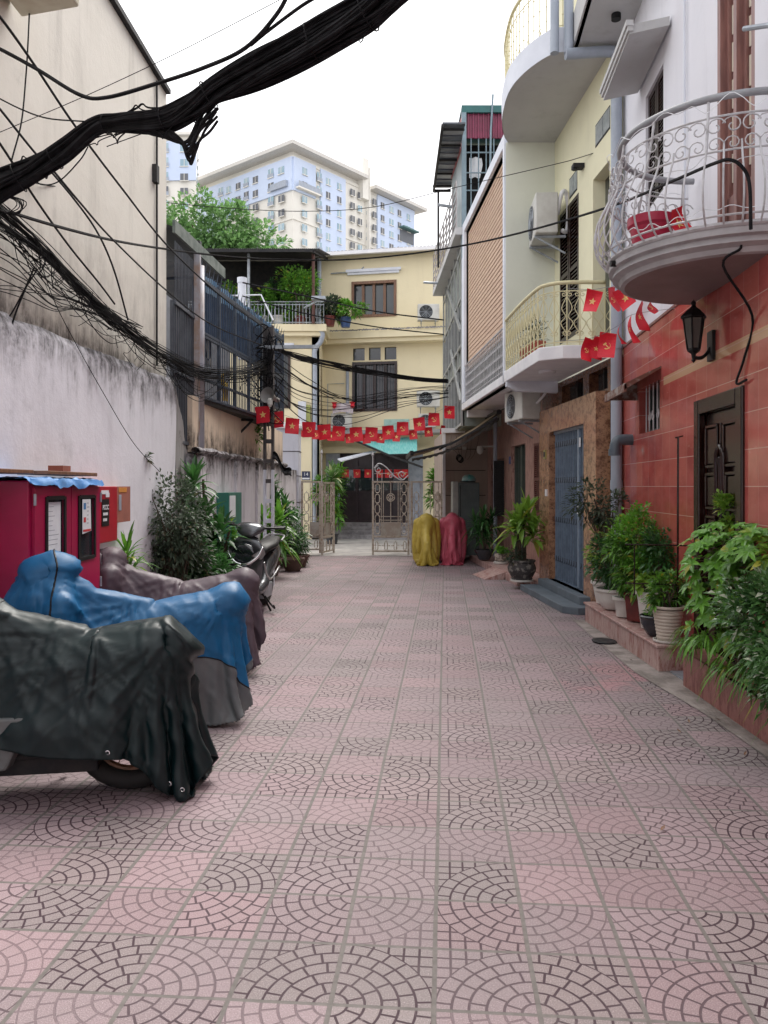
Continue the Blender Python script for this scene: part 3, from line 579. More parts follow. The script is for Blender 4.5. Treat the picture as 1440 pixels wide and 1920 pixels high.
# ---------------------------------------------------------------- yellow house
PY = lin(3.04, -.05); PYL = lin(3.10, -.05); Y0, Y1 = 8.96, 11.36
yh = thing('yellow_house', 'cream yellow house with granite doorway and two balconies, between red and white houses', 'house', (2.6, 10, 0))
b = MB(); b.wall(PY, Y0, Y1, 3.1, 9.5, -.2, 0, [(9.0, 9.6, 3.14, 5.25), (10.19, 11.07, 3.5, 5.32)]); b.build('upper_wall', K['yellowR'], yh)
b = MB(); b.box(1.765, 4, Y1-.012, Y1+.12, 3.0, 6.48); b.build('party_wall', K['greenR'], yh)
b = MB(); b.wall(PYL, Y0, 12.3, 0, 3.0, -.2, 0, [(9.5, 11.3, .18, 2.3), (9.25, 9.95, 2.66, 2.92), (10.2, 11.2, 2.66, 2.92)]); b.build('lower_wall', K['granitedark'], yh)
PP = lin(2.92, -.05)
b = MB(); b.wall(PP, 9.12, 11.76, .12, 2.61, -.17, 0, [(9.59, 11.2, .18, 2.27)]); b.build('door_portal', K['granite'], yh)
b = MB(); b.pbox(PYL, 9.25, 9.95, -.15, -.12, 2.66, 2.92); b.pbox(PYL, 10.2, 11.2, -.15, -.12, 2.66, 2.92); b.pbox(PY, 9.0, 9.6, -.18, -.15, 3.14, 5.25); b.build('pane', K['glass'], yh)
for y_ in (9.58, 10.68): b = MB(); b.pbox(PYL, y_, y_+.035, -.12, -.07, 2.66, 2.92); b.build('transom_bar', K['dark'], yh)
# vents high on the wall
for (a, c, z) in ((8.98, 9.5, 5.62), (10.25, 10.6, 5.4)):
    b = MB(); b.pbox(PY, a, c, -.001, .004, z-.02, z+.25, 1); b.pbox(PY, a, a+(c-a)*.42, .003, .01, z, z+.23); b.pbox(PY, a+(c-a)*.46, c-.02, .003, .01, z, z+.23); b.build('glazed_vent', [mat('mottled_glass', (.3, .33, .33), (.2, .23, .24), .3, 14), K['dark']], yh)
st = thing('louvred_shutter', 'dark brown louvred shutter beside the hanging air conditioner on the yellow wall', 'shutter', PY(10.6, 0, 3.5))
shutter(st, PY, 10.19, 10.62, 3.5, 5.32, -.03, K['darkwood'], 17); shutter(st, PY, 10.64, 11.07, 3.5, 5.32, -.03, K['darkwood'], 17)
# folding gate
fg = thing('folding_gate', 'blue grey folding metal gate in the granite doorway', 'gate', (2.5, 10.4, .19))
PG = lin(3.03, -.05); b = MB(); n = 30
for i in range(n+1):
    y = 9.6+1.58*i/n; off = .018*(i % 2); b.pbox(PG, y, y+.014, off, off+.022, .2, 2.25)
b.pbox(PG, 9.6, 11.18, -.02, .05, 2.235, 2.27); b.pbox(PG, 9.6, 11.18, -.01, .04, .185, .2)
b.pbox(PG, 9.98, 10.06, .0, .05, .2, 2.23); b.build('uprights', mat('gate_blue_grey', (.2, .27, .36), (.15, .2, .27), .45, 10, metal=.1), fg)
for z in (.45, 1.0, 1.55, 2.05):
    b = MB()
    for i in range(n):
        y = 9.6+1.58*i/n; dy = 1.58/n
        b.tube([PG(y, .03, z+(.07 if i % 2 else -.0)), PG(y+dy, .03, z+(0 if i % 2 else .07))], .006, 4); b.tube([PG(y, .034, z+(.0 if i % 2 else .07)), PG(y+dy, .034, z+(.07 if i % 2 else 0))], .006, 4)
    b.build('lattice_band', K['cage'], fg)
b = MB(); b.pbox(PG, 9.9, 9.96, .05, .055, 2.0, 2.12); b.pbox(PG, 10.0, 10.05, .052, .058, 1.15, 1.25); b.build('sticker', K['paper'], fg)
b = MB(); b.pbox(PG, 9.55, 11.25, -.2, -.15, .18, 2.3); b.build('backing', K['dark'], yh)
b = MB(); b.pbox(PP, 11.35, 11.47, .0, .015, 1.9, 2.03); b.pbox(PP, 11.37, 11.45, .015, .02, 1.93, 2.0, 1); tag(b.build('meter_plate', [mat('brass_plate', (.3, .26, .08), rough=.4), K['dark']]), 'small brass plate on the granite left of the folding gate', 'plate')
b = MB(); b.pbox(PP, 11.3, 11.36, 0, .02, 1.36, 1.46); tag(b.build('doorbell', K['white']), 'white doorbell on the granite left of the folding gate', 'doorbell')
# steps
b = MB(); b.prism([(2.11, 9.27, 0), (1.97, 11.35, 0), (2.6, 11.4, 0), (2.6, 9.17, 0), (2.26, 9.13, 0)], (0, 0, .085)); b.prism([(2.33, 9.35, .085), (2.22, 11.3, .085), (2.6, 11.3, .085), (2.6, 9.3, .085)], (0, 0, .095))
tag(b.build('door_steps', K['bluestone'], bevel=.006), 'two blue grey stone steps before the folding gate', 'steps')
b = MB(); b.prism([(2.0, 11.8, 0), (1.9, 13.4, 0), (1.74, 16, 0), (2.3, 16, 0), (2.5, 11.8, 0)], (0, 0, .11)); b.prism([(2.25, 11.4, 0), (2.2, 11.8, 0), (2.5, 11.8, 0), (2.5, 11.4, 0)], (0, 0, .11))
tag(b.build('stone_ledge', K['plinth'], bevel=.006), 'pinkish stone ledge along the foot of the marble wall', 'ledge')
b = MB(); b.hexa([(1.62, 12.6, .0), (1.92, 12.6, .0), (1.8, 13.3, .0), (1.5, 13.3, .0), (1.62, 12.6, .01), (1.98, 12.6, .135), (1.86, 13.3, .135), (1.5, 13.3, .01)]); tag(b.build('stone_ramp', K['plinth']), 'small tilted stone ramp leaning on the pinkish ledge', 'ramp')
# first floor balcony
yb = thing('yellow_railed_balcony', 'white slab balcony with curly pale yellow railing on the yellow house', 'balcony', (2.2, 10.2, 3.0))
b = MB(); sl_ = [(2.62, 9.18), (2.1, 9.2), (1.85, 9.38), (1.735, 11.36), (2.5, 11.36)]
b.prism([(x, y, 3.0) for x, y in sl_], (0, 0, .16)); b.build('slab', K['white'], yb, bevel=.012)
b = MB(); b.prism([(1.75, 11.30, 3.0), (2.48, 11.30, 3.0), (2.48, 11.30, 2.84), (1.9, 11.30, 2.86), (1.75, 11.30, 2.93)], (0, -.12, 0)); b.build('bracket', K['bluewhite'], yb)
b = MB(); b.lathe([(.11, 3.0), (.11, 2.975), (.08, 2.965)], (2.12, 10.2, 0), 20); b.build('ceiling_lamp', K['white'], yb)
path = spline([(2.6, 9.22, 0), (2.15, 9.22, 0), (1.93, 9.36, 0), (1.86, 9.6, 0), (1.8, 10.4, 0), (1.765, 11.34, 0)], 10)
def along(path, step):
    out = []; acc = 0; nxt = 0
    for a, c in zip(path, path[1:]):
        L_ = (c-a).length
        while nxt <= acc+L_: out.append((a.lerp(c, (nxt-acc)/L_), (c-a).normalized())); nxt += step
        acc += L_
    return out
b = MB(); b.tube([p+V((0, 0, 3.9)) for p in path], .024, 8); b.build('handrail', K['cream'], yb, smooth=True)
b = MB()
for z in (3.80, 3.2): b.tube([p+V((0, 0, z)) for p in path], .007, 5)
for i, (p, d) in enumerate(along(path, .15)):
    b.tube([p+V((0, 0, 3.16)), p+V((0, 0, 3.9))], .008, 5)
    for s in (1, -1):
        b.tube(scroll(p+d*s*.035+V((0, 0, 3.76)), d*s, (0, 0, 1), .034, 1.2, 1, PI/2, 10), .0055, 4); b.tube(scroll(p+d*s*.03+V((0, 0, 3.3)), d*s, (0, 0, -1), .03, 1.2, 1, PI/2, 10), .0055, 4)
    b.tube(spline([p+V((0, 0, 3.74)), p+d*.06+V((0, 0, 3.6)), p+d*.015+V((0, 0, 3.5)), p+d*.07+V((0, 0, 3.42)), p+V((0, 0, 3.3))], 4), .0055, 4)
    b.tube(spline([p+V((0, 0, 3.74)), p-d*.06+V((0, 0, 3.6)), p-d*.015+V((0, 0, 3.5)), p-d*.07+V((0, 0, 3.42)), p+V((0, 0, 3.3))], 4), .0055, 4)
b.build('railing', K['cream'], yb)
for k, (x, y) in enumerate(((1.95, 10.7), (1.98, 10.45), (2.0, 10.2))):
    tp = thing('potted_plant', ['red flower pot farthest back behind the yellow railing', 'red flower pot in the middle behind the yellow railing', 'red flower pot nearest behind the yellow railing'][k], 'plant', (x, y, 3.16), 'red pots on the yellow railed balcony')
    b = MB(); b.lathe([(.07, 3.165), (.1, 3.34), (.11, 3.36), (.11, 3.38)], (x, y, 0), 14); b.build('pot', mat('terracotta', (.4, .09, .06), rough=.6), tp)
    b = MB(); random.seed(k)
    for i in range(120): a = random.uniform(0, 2*PI); r_ = random.uniform(0, .1); b.leaf((x+r_*math.cos(a), y+r_*math.sin(a), 3.37+random.uniform(0, .32)), (math.cos(a), math.sin(a), random.uniform(.2, 1.5)), (0, 0, 1), random.uniform(.05, .1), .022)
    b.build('foliage', K['leaf_grey'], tp)
# upper balcony, curved
ub = thing('curved_upper_balcony', 'large curved white balcony with pale yellow railing at the top of the yellow house', 'balcony', (2.1, 10, 6.48))
outl = spline([(1.80, 11.36, 0), (1.70, 11.1, 0), (1.60, 10.6, 0), (1.58, 9.9, 0), (1.70, 9.42, 0), (1.92, 9.05, 0), (2.12, 8.97, 0)], 8)
poly = [V((2.62, 8.97, 0))]+[V((4, 11.36, 0))]
b = MB(); b.prism([V((p.x, p.y, 6.48)) for p in outl]+[V((2.61, 8.97, 6.48)), V((2.49, 11.36, 6.48))], (0, 0, .26)); b.build('slab', K['greyR'], ub)
b = MB()
for p, q in zip(outl, outl[1:]): b.poly([p+V((-.004, -.004, 6.478)), q+V((-.004, -.004, 6.478)), q+V((-.012, -.012, 6.76)), p+V((-.012, -.012, 6.76))])
b.build('fascia', K['bluewhite'], ub)
b = MB(); b.tube([p+V((.05, .05, 7.5)) for p in outl], .022, 6)
for z in (7.35, 6.82): b.tube([p+V((.05, .05, z)) for p in outl], .007, 5)
for i, (p, d) in enumerate(along(outl, .11)):
    p = p+V((.05, .05, 0)); b.tube([p+V((0, 0, 6.74)), p+V((0, 0, 7.5))], .008, 4)
    for z in (6.95, 7.12, 7.3): b.lathe([(0, z-.02), (.014, z), (0, z+.02)], p, 5)
    if i % 2 == 0: b.tube(scroll(p+V((0, 0, 6.86)), d, (0, 0, 1), .05, 1.2, 1, 0, 12), .0055, 4)
b.build('railing', K['cream'], ub)
# air conditioners on the right
def aircon(name_label, c, w, h, dpt, ang, group=None, mats=K['acwhite'], pipes=True):
    t = thing('air_conditioner', name_label, 'air conditioner', c, group); T = Matrix.Translation(V(c)) @ Matrix.Rotation(ang, 4, 'Z')
    b = MB(); b.T = T; b.box(-w/2, w/2, -dpt/2, dpt/2, 0, h); o = b.build('casing', mats, t, bevel=.015)
    b = MB(); b.T = T; fc = V((-w*.12, -dpt/2-.004, h*.5)); r = min(h, w)*.42
    b.prism([fc+V((r*math.cos(a), 0, r*math.sin(a))) for a in frange(0, 2*PI*23/24, 24)], (0, .01, 0), 1)
    for k in range(5): rr = r*(1-.19*k); b.tube([fc+V((rr*math.cos(a), -.006, rr*math.sin(a))) for a in frange(0, 2*PI, 25)], .004, 3)
    for k in range(8): a = k*PI/4; b.tube([fc+V((0, -.008, 0)), fc+V((r*math.cos(a), -.008, r*math.sin(a)))], .004, 3)
    b.build('fan_grille', [K['steel'], K['dark']], t)
    b = MB(); b.T = T
    for s in (-w*.33, w*.33): b.bar((s, -dpt/2, -.02), (s, dpt/2+.12, -.02), .03); b.bar((s, -dpt/2+.03, -.03), (s, dpt/2+.12, -.25), .02)
    b.build('bracket', K['steel'], t)
    return t
t = aircon('beige air conditioner hanging high in the corner of the yellow house', (2.22, 10.95, 4.93), .72, .55, .3, R(-93))
b = MB(); b.tube(spline([(2.36, 10.68, 5.2), (2.4, 10.62, 5.45), (2.47, 10.66, 5.5), (2.52, 10.72, 5.3), (2.5, 10.72, 5.0), (2.42, 10.66, 4.98)], 6), .03, 8); b.build('pipe_bundle', K['white'], t, smooth=True)
t = aircon('cream air conditioner mounted beneath the balcony corner above the marble wall', (2.15, 12.2, 2.52), .8, .46, .3, R(-80))
b = MB(); b.tube(spline([(2.3, 11.8, 2.75), (2.38, 11.72, 2.85), (2.44, 11.66, 2.95)], 5), .02, 6); b.build('pipe_bundle', K['white'], t)
b = MB(); q = PY(10.0, .0, 5.28); b.box(q.x-.14, q.x, 9.93, 10.05, 5.55, 5.6); b.tube([q+V((-.11, -.01, .25)), q+V((-.11, -.01, .29))], .035, 8); tag(b.build('security_camera', K['dark']), 'small dark camera on the yellow wall above the hanging air conditioner', 'camera')

# ---------------------------------------------------------------- house with blind
PB = lin(2.31, -.05)
bh = thing('white_framed_house', 'narrow white framed house with a big beige blind and white railing', 'house', (2, 13, 0))
b = MB(); b.wall(PB, 11.48, 15.5, 3.0, 6.62, -.15, -.05, [(11.6, 15.2, 3.14, 6.45)]); b.pbox(PB, 11.355, 15.52, -.15, .0, 6.45, 6.62); b.pbox(PB, 11.36, 11.47, -.15, .0, 3.0, 6.45); b.pbox(PB, 15.2, 15.5, -.15, 0.0, 3.14, 6.45); b.build('frame', K['bluewhite'], bh)
b = MB(); nbl = 34
for i in range(nbl):
    z = 3.75+2.66*i/nbl
    for (ya, yb_) in ((11.6, 13.35), (13.37, 15.18)): b.hexa([PB(ya, -.10, z), PB(yb_, -.10, z), PB(yb_, -.075, z-.005), PB(ya, -.075, z-.005), PB(ya, -.10, z+.074), PB(yb_, -.10, z+.074), PB(yb_, -.085, z+.074), PB(ya, -.085, z+.074)])
b.build('bamboo_blind', mat('beige_blind', (.56, .4, .29), (.48, .33, .24), .75, 3, stretch=(1, 1, 9)), bh)
b = MB(); b.pbox(PB, 11.36, 15.5, -.75, 0, 3.0, 3.13); b.pbox(PB, 15.35, 15.5, -.6, -.1, 2.86, 3.0); b.build('floor_slab', K['white'], bh, bevel=.01)
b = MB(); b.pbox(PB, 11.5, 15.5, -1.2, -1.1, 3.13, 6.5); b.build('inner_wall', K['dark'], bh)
b = MB(); pth = [PB(y, -.03, 0) for y in frange(11.42, 15.4, 24)]
b.tube([p+V((0, 0, 3.84)) for p in pth], .018, 6)
for z in (3.2, 3.72): b.tube([p+V((0, 0, z)) for p in pth], .008, 5)
for i, (p, d) in enumerate(along(pth, .13)):
    b.tube([p+V((0, 0, 3.13)), p+V((0, 0, 3.84))], .008, 4)
    for s in (1, -1):
        for zz in (3.62, 3.46, 3.3): b.tube(scroll(p+d*s*.03+V((0, 0, zz)), d*s, (0, 0, 1), .036, 1.2, 1, PI/2, 9), .0055, 4)
b.build('railing', K['railw'], bh)
PM = lin(3.10, -.05)
b = MB(); b.wall(PM, 12.3, 17.0, 0, 3.0, -.3, 0, [(13.46, 14.6, .12, 2.24), (12.45, 12.85, 1.02, 2.2), (15.3, 16.6, .12, 2.05)]); b.build('marble_wall', K['streak'], bh)
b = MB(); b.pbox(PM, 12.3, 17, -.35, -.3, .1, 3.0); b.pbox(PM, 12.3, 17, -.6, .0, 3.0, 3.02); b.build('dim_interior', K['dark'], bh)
t = thing('metal_door', 'dark green glazed metal door in the marble wall behind the big dracaena', 'door', PM(14, 0, .12))
b = MB(); gm = mat('dark_green_metal', (.03, .05, .045), (.05, .06, .05), .5, 6)
for q in ((13.46, 13.54), (14.52, 14.6), (13.97, 14.09)): b.pbox(PM, q[0], q[1], -.12, -.06, .12, 2.24)
for i in range(9): y = 13.58+.11*i; b.pbox(PM, y, y+.015, -.08, -.065, .3, 2.2)
b.pbox(PM, 13.54, 14.52, -.12, -.1, .12, 2.24); b.build('leaf', gm, t)
t = thing('louvred_shutter', 'narrow maroon louvred shutter beside the granite doorway', 'shutter', PM(12.6, 0, 1)); shutter(t, PM, 12.45, 12.85, 1.02, 2.2, -.03, mat('maroon_wood', (.12, .03, .025), rough=.4), 16)
t = thing('open_shutter', 'black louvred shutter leaf standing open beside the dark doorway', 'shutter', (2.2, 15.3, .9))
b = MB(); b.box(1.92+.22, 2.43, 15.26, 15.30, .92, 2.0); 
for i in range(22): b.box(2.17, 2.4, 15.245, 15.26, .96+i*.046, .985+i*.046)
b.build('leaf', K['black'], t)
b = MB(); b.tube([(2.20, 15.5, 2.95), (2.20, 15.5, .05)], .04, 10); tag(b.build('downpipe', K['pvc'], smooth='auto'), 'slim grey downpipe on the marble wall beside the open black shutter', 'pipe')
b = MB(); b.box(1.7, 1.78, 16.95, 17, 2.3, 2.36); b.lathe([(.06, 2.32), (.07, 2.25), (.05, 2.18), (0, 2.15)], (1.96, 16.0, 0), 12); b.box(1.96, 2.3, 15.98, 16.02, 2.3, 2.33); tag(b.build('dome_camera', [K['acwhite']]), 'white dome security camera under the brown awning', 'camera')
b = MB(); b.pbox(PM, 14.66, 14.72, 0, .02, 1.92, 2.06); tag(b.build('house_number_plate', mat('blue_enamel', (.04, .1, .3), rough=.3)), 'tiny blue number plate on the marble wall beside the green metal door', 'sign')

# brown awning
aw = thing('awning', 'brown retractable awning with black frame reaching over the courtyard end', 'awning', (1.5, 15, 2.6))
b = MB(); a0, a1, c0, c1 = V((2.1, 14.3, 2.86)), V((2.0, 16.9, 2.86)), V((.52, 14.6, 2.12)), V((.5, 16.9, 2.12))
b.grid(lambda u, v: a0.lerp(a1, v).lerp(c0.lerp(c1, v), u)+V((0, 0, -.14*math.sin(PI*u))), 16, 8); b.build('canvas', mat('brown_canvas', (.22, .16, .09), (.16, .11, .06), .8, 3), aw, smooth=True)
b = MB(); b.bar(c0, c1, .06, .09); b.tube([a0, a1], .05, 8); b.bar(a0.lerp(c0, .02)-V((0, 0, .1)), c0.lerp(a0, .45)+V((0, 0, -.17)), .04); b.bar(c0.lerp(a0, .45)+V((0, 0, -.17)), c0, .04); b.bar(a1-V((0, .2, .1)), c1.lerp(a1, .45)+V((0, -.2, -.17)), .04); b.build('frame', K['dark'], aw)
b = MB(); b.grid(lambda u, v: a0.lerp(c0, u)+V((0, -.01, -.10-.15*math.sin(PI*u)-.05*v*(1+.2*math.sin(u*90)))), 60, 1); b.build('valance', mat('dark_valance', (.03, .025, .02), rough=.8), aw)

# ---------------------------------------------------------------- glazed house beyond
gh = thing('glazed_house', 'tall narrow house with glazed front and steep barred balcony, beyond the white framed house', 'house', (2, 18, 0))
PQ = lin(1.575, 0)
b = MB(); b.box(1.3, 2.6, 17.0, 20.3, 0, 2.7); 
b.build('end_wall', K['beige'], gh)
b = MB(); b.box(1.27, 1.33, 16.97, 17.02, 0, 2.66); b.box(1.25, 1.75, 16.93, 17.05, 2.66, 2.76); b.build('white_trim', K['white'], gh)
b = MB()
for z in (.75, 1.3, 1.84, 2.3): b.box(1.33, 2.2, 16.992, 17.0, z, z+.014)
b.build('cladding_joint', K['dark'], gh)
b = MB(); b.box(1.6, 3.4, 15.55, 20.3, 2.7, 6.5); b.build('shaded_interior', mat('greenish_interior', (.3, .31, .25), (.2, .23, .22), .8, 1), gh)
b = MB(); b.pbox(PQ, 15.6, 20.3, 0, .01, 2.75, 3.9); b.pbox(PQ, 15.6, 20.3, 0, .01, 4.35, 5.2); b.build('pane', K['glass'], gh)
b = MB()
for y in frange(15.58, 20.3, 7): b.pbox(PQ, y-.025, y+.025, .01, .05, 2.7, 6.5)
for z in (2.72, 3.9, 4.3, 5.25, 6.2): b.pbox(PQ, 15.58, 20.3, .012, .045, z, z+.05)
b.bar(PQ(15.6, .05, 3.2), PQ(17.9, .05, 4.6), .05); b.bar(PQ(15.6, .05, 4.6), PQ(18.8, .05, 6.2), .05)
b.build('window_frame', mat('aluminium_frame', (.35, .36, .35), (.28, .29, .29), .4, 5), gh)
b = MB(); b.prism([(1.40, 15.4, 6.45), (1.27, 20.4, 6.45), (1.7, 20.4, 6.45), (1.7, 15.4, 6.45)], (0, 0, .14)); b.build('balcony_slab', K['greyR'], gh)
b = MB()
for z in (6.7, 6.85, 7.0, 7.15, 7.3, 7.5): b.tube([(1.42, 15.4, z), (1.29, 20.4, z)], .014, 5)
for i in range(9): k = i/8; b.tube([(1.42-.13*k, 15.4+5*k, 6.59), (1.42-.13*k, 15.4+5*k, 7.5)], .014, 5)
b.build('balcony_rail', mat('pale_rail', (.42, .4, .4), (.25, .22, .22), .5, 9), gh)
b = MB(); b.tube([(1.3, 18.9, 6.4), (.95, 18.9, 6.42)], .03, 6); b.tube([(1.45, 16.2, 7.27), (1.12, 16.2, 7.32)], .03, 6); b.build('stub_pipe', K['steel'], gh)
pc = thing('rooftop_cage', 'maroon corrugated rooftop shelter with green rim and barred laundry space', 'shelter', (2, 16.5, 6.6))
b = MB()
for i in range(46):
    x = 1.6+i*.05; b.box(x, x+.028, 15.5-.02*(i % 2)-.012, 15.5, 8.38, 8.86)
b.box(1.58, 3.9, 15.5, 15.52, 8.38, 8.86); b.build('cladding', mat('maroon_sheet', (.22, .02, .07), (.16, .015, .05), .4, 3), pc)
b = MB()
for i in range(24):
    y = 15.55+i*.07; b.hexa([(1.555-.05*(y-15.5), y, 8.25), (1.575-.05*(y-15.5), y, 8.25), (1.575-.05*(y-15.5), y+.04, 8.25), (1.555-.05*(y-15.5), y+.04, 8.25), (1.555-.05*(y-15.5), y, 8.9), (1.575-.05*(y-15.5), y, 8.9), (1.575-.05*(y-15.5), y+.04, 8.92), (1.555-.05*(y-15.5), y+.04, 8.92)])
b.prism([(1.58, 15.53, 8.24), (1.50, 17.25, 8.24), (1.50, 17.25, 8.95), (1.58, 15.53, 8.9)], (.02, 0, 0)); b.build('side_cladding', mat('faded_pink_sheet', (.55, .22, .22), (.45, .17, .18), .5, 3), pc)
b = MB(); b.box(1.53, 3.95, 15.42, 15.5, 8.86, 9.0); b.box(1.53, 3.95, 15.5, 18, 8.94, 9.0); b.build('rim', mat('green_trim', (.02, .12, .12), rough=.45), pc)
b = MB(); b.prism([(1.56, 15.6, 6.6), (1.49, 17.2, 6.6), (1.49, 17.2, 8.24), (1.56, 15.6, 8.24)], (.015, 0, 0)); b.build('side_sheet', mat('grey_translucent_sheet', (.42, .47, .48), (.3, .35, .37), .4, 2), pc)
b = MB()
for i in range(14): x = 1.72+i*.15; b.tube([(x, 15.5, 6.6), (x, 15.5, 8.38)], .012, 5)
for z in (7.35, 8.1, 7.7): b.tube([(1.6, 15.5, z), (3.9, 15.5, z)], .014, 5)
b.box(1.53, 1.62, 15.42, 15.5, 6.0, 8.86); b.tube([(2.08, 15.42, 7.2), (2.1, 15.42, 8.5), (2.14, 15.4, 9.2)], .02, 6); b.box(2.25, 2.75, 15.3, 15.36, 8.12, 8.2); b.build('bars', mat('grey_teal_steel', (.2, .28, .33), rough=.4), pc)
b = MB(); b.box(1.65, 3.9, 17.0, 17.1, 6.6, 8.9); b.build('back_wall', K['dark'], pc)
for nm, x, z0, z1, mm in (('white shirt hung inside the rooftop cage', 2.1, 7.55, 7.98, K['bluewhite']), ('maroon garment hung low inside the rooftop cage', 1.85, 7.0, 7.35, mat('maroon_cloth', (.3, .05, .1), rough=.8)), ('pale towel hung beside the shirt in the rooftop cage', 1.7, 7.65, 8.05, K['paper'])):
    b = MB(); b.grid(lambda u, v: V((x+.27*u*(1-.3*abs(v-.7)), 15.62+.04*math.sin(u*9), z0+(z1-z0)*v)), 8, 6); tag(b.build('hanging_laundry', mm, smooth=True), nm, 'laundry', 'laundry in the rooftop cage')
oh = thing('lean_to_roof', 'dark corrugated lean-to roof on a slim post, left of the maroon rooftop shelter', 'roof', (1.3, 16.5, 8.3))
b = MB()
for i in range(12):
    y = 14.7+i*.27; b.hexa([(1.10+.004*i, y, 8.3), (1.53, y, 8.3), (1.53, y+.27, 8.33), (1.10+.004*i, y+.27, 8.33), (1.10+.004*i, y, 8.33), (1.53, y, 8.33), (1.53, y+.27, 8.36), (1.10+.004*i, y+.27, 8.36)], i % 2)
b.build('roof_sheet', [K['corr'], mat('perforated_sheet', (.3, .31, .32), rough=.6)], oh)
b = MB(); b.bar((1.1, 14.7, 8.27), (1.14, 17.95, 8.27), .05); b.bar((1.12, 17.95, 8.27), (1.53, 17.95, 8.27), .05)
for i in range(5): b.bar((1.1, 14.9+i*.7, 8.28), (1.53, 14.9+i*.7, 8.28), .035)
b.tube([(1.24, 17.9, 6.5), (1.24, 17.9, 8.27)], .025, 6); b.build('frame', K['dark'], oh)
# ---------------------------------------------------------------- yellow house at the end of the alley
PE = lambda x, d, z: V((x, 23.4-.2*x-d, z))
eh = thing('end_house', 'pale yellow two storey house with terrace closing the end of the alley', 'house', (0, 23.5, 0))
uw, lw = (-.95, .34, 6.6, 7.62), (-.93, .36, 3.78, 5.2)
tw = [(-.93, -.58, 5.28, 5.66), (-.45, -.1, 5.28, 5.66), (0.02, .37, 5.28, 5.66)]
b = MB(); b.wall(PE, -2.0, 3.2, 2.62, 8.5, -.25, 0, [uw, lw]+tw); b.wall(PE, -2.0, 3.2, 0, 2.62, -.25, 0, [(-1.33, .72, .42, 2.5)])
b.wall(PE, -7.5, -2.0, 5.9, 8.5, -2.6, -2.5)
b.build('wall', K['yellow'], eh)
PW = lambda x, d, z: V((x, 22.25-.0*x-d, z))
b = MB(); b.wall(PW, -7.5, -1.85, 0, 5.86, -.2, 0, [(-3.2, -2.68, 3.75, 5.3), (-6.5, -5.5, 3.75, 5.3)]); b.box(-2.05, -1.85, 22.25, 24.0, 0, 5.86); b.build('wing_wall', K['yellow'], eh)
b = MB(); b.box(-1.852, -1.84, 22.9, 23.35, 3.6, 5.15, 0); b.build('side_window', K['darkwood'], eh)
b = MB(); b.prism([(-7.5, 22.0, 5.86), (-1.62, 22.0, 5.86), (-1.62, 23.2, 5.86), (3.2, 22.25, 5.86), (3.2, 23, 5.86), (-7.5, 25, 5.86)], (0, 0, .2)); b.prism([(-7.5, 22.06, 5.74), (-1.7, 22.06, 5.74), (-1.7, 23.3, 5.74), (3.2, 22.35, 5.74), (3.2, 23, 5.74), (-7.5, 24, 5.74)], (0, 0, .118))
b.build('cornice', K['yellow'], eh, bevel=.01)
b = MB(); random.seed(2)
b.grid(lambda u, v: V((-1.6+4.8*u, 23.16-.95*u*1.0+.03*noise.noise((u*40, v*3, 0)), 6.062+.05*abs(noise.noise((u*60, v*2, 0)))+.04*v)), 120, 3); b.build('grimy_ledge', K['mould'], eh)
def win(parent, P, x0, x1, z0, z1, n, m, d=-.1, fr=.05, bars=False):
    b = MB(); b.pbox(P, x0, x1, d-.03, d-.02, z0, z1); b.build('pane', K['glass'], parent)
    b = MB()
    for q in ((x0-.03, x0+fr), (x1-fr, x1+.03)): b.pbox(P, q[0], q[1], d-.02, .03, z0-.03, z1+.03)
    for q in ((z0-.03, z0+fr), (z1-fr, z1+.03)): b.pbox(P, x0+fr, x1-fr, d-.02, .028, q[0], q[1])
    for i in range(1, n): x = x0+(x1-x0)*i/n; b.pbox(P, x-.04, x+.04, d-.02, d+.05, z0+fr, z1-fr)
    if bars:
        for i in range(n*4): x = x0+(x1-x0)*(i+.5)/(n*4); b.tube([P(x, -.02, z0), P(x, -.02, z1)], .006, 4)
    return b.build('window_frame', m, parent)
win(eh, PE, *uw, 4, K['brownwood']); win(eh, PE, *lw, 4, K['darkwood'], bars=True)
for q in tw: b = MB(); b.pbox(PE, q[0], q[1], -.12, -.1, q[2], q[3]); b.build('transom_pane', K['glass'], eh)
win(eh, PW, -3.2, -2.68, 3.75, 5.3, 2, K['darkwood'])
b = MB(); b.pbox(PE, -1.15, .5, 0, .12, 7.92, 8.0); b.pbox(PE, -1.1, .45, 0, .08, 7.85, 7.92); b.box(-3.4, -2.55, 22.13, 22.25, 5.45, 5.55); b.build('window_moulding', K['bluewhite'], eh)
b = MB()   # corrugated roof
for i in range(48):
    x = -2.05+i*.11; b.hexa([PE(x, .42, 8.45), PE(x+.07, .42, 8.45), PE(x+.07+.55, -3.2, 9.2), PE(x+.55, -3.2, 9.2), PE(x, .42, 8.49), PE(x+.07, .42, 8.49), PE(x+.07+.55, -3.2, 9.24), PE(x+.55, -3.2, 9.24)])
b.hexa([PE(-2.1, .4, 8.43), PE(3.4, .4, 8.43), PE(3.9, -3.2, 9.18), PE(-1.4, -3.2, 9.18), PE(-2.1, .4, 8.455), PE(3.4, .4, 8.455), PE(3.9, -3.2, 9.2), PE(-1.4, -3.2, 9.2)]); b.build('roof', K['roofsheet'], eh)
b = MB(); b.pbox(PE, -2.1, 3.4, .34, .46, 8.36, 8.46); b.build('gutter', K['white'], eh)
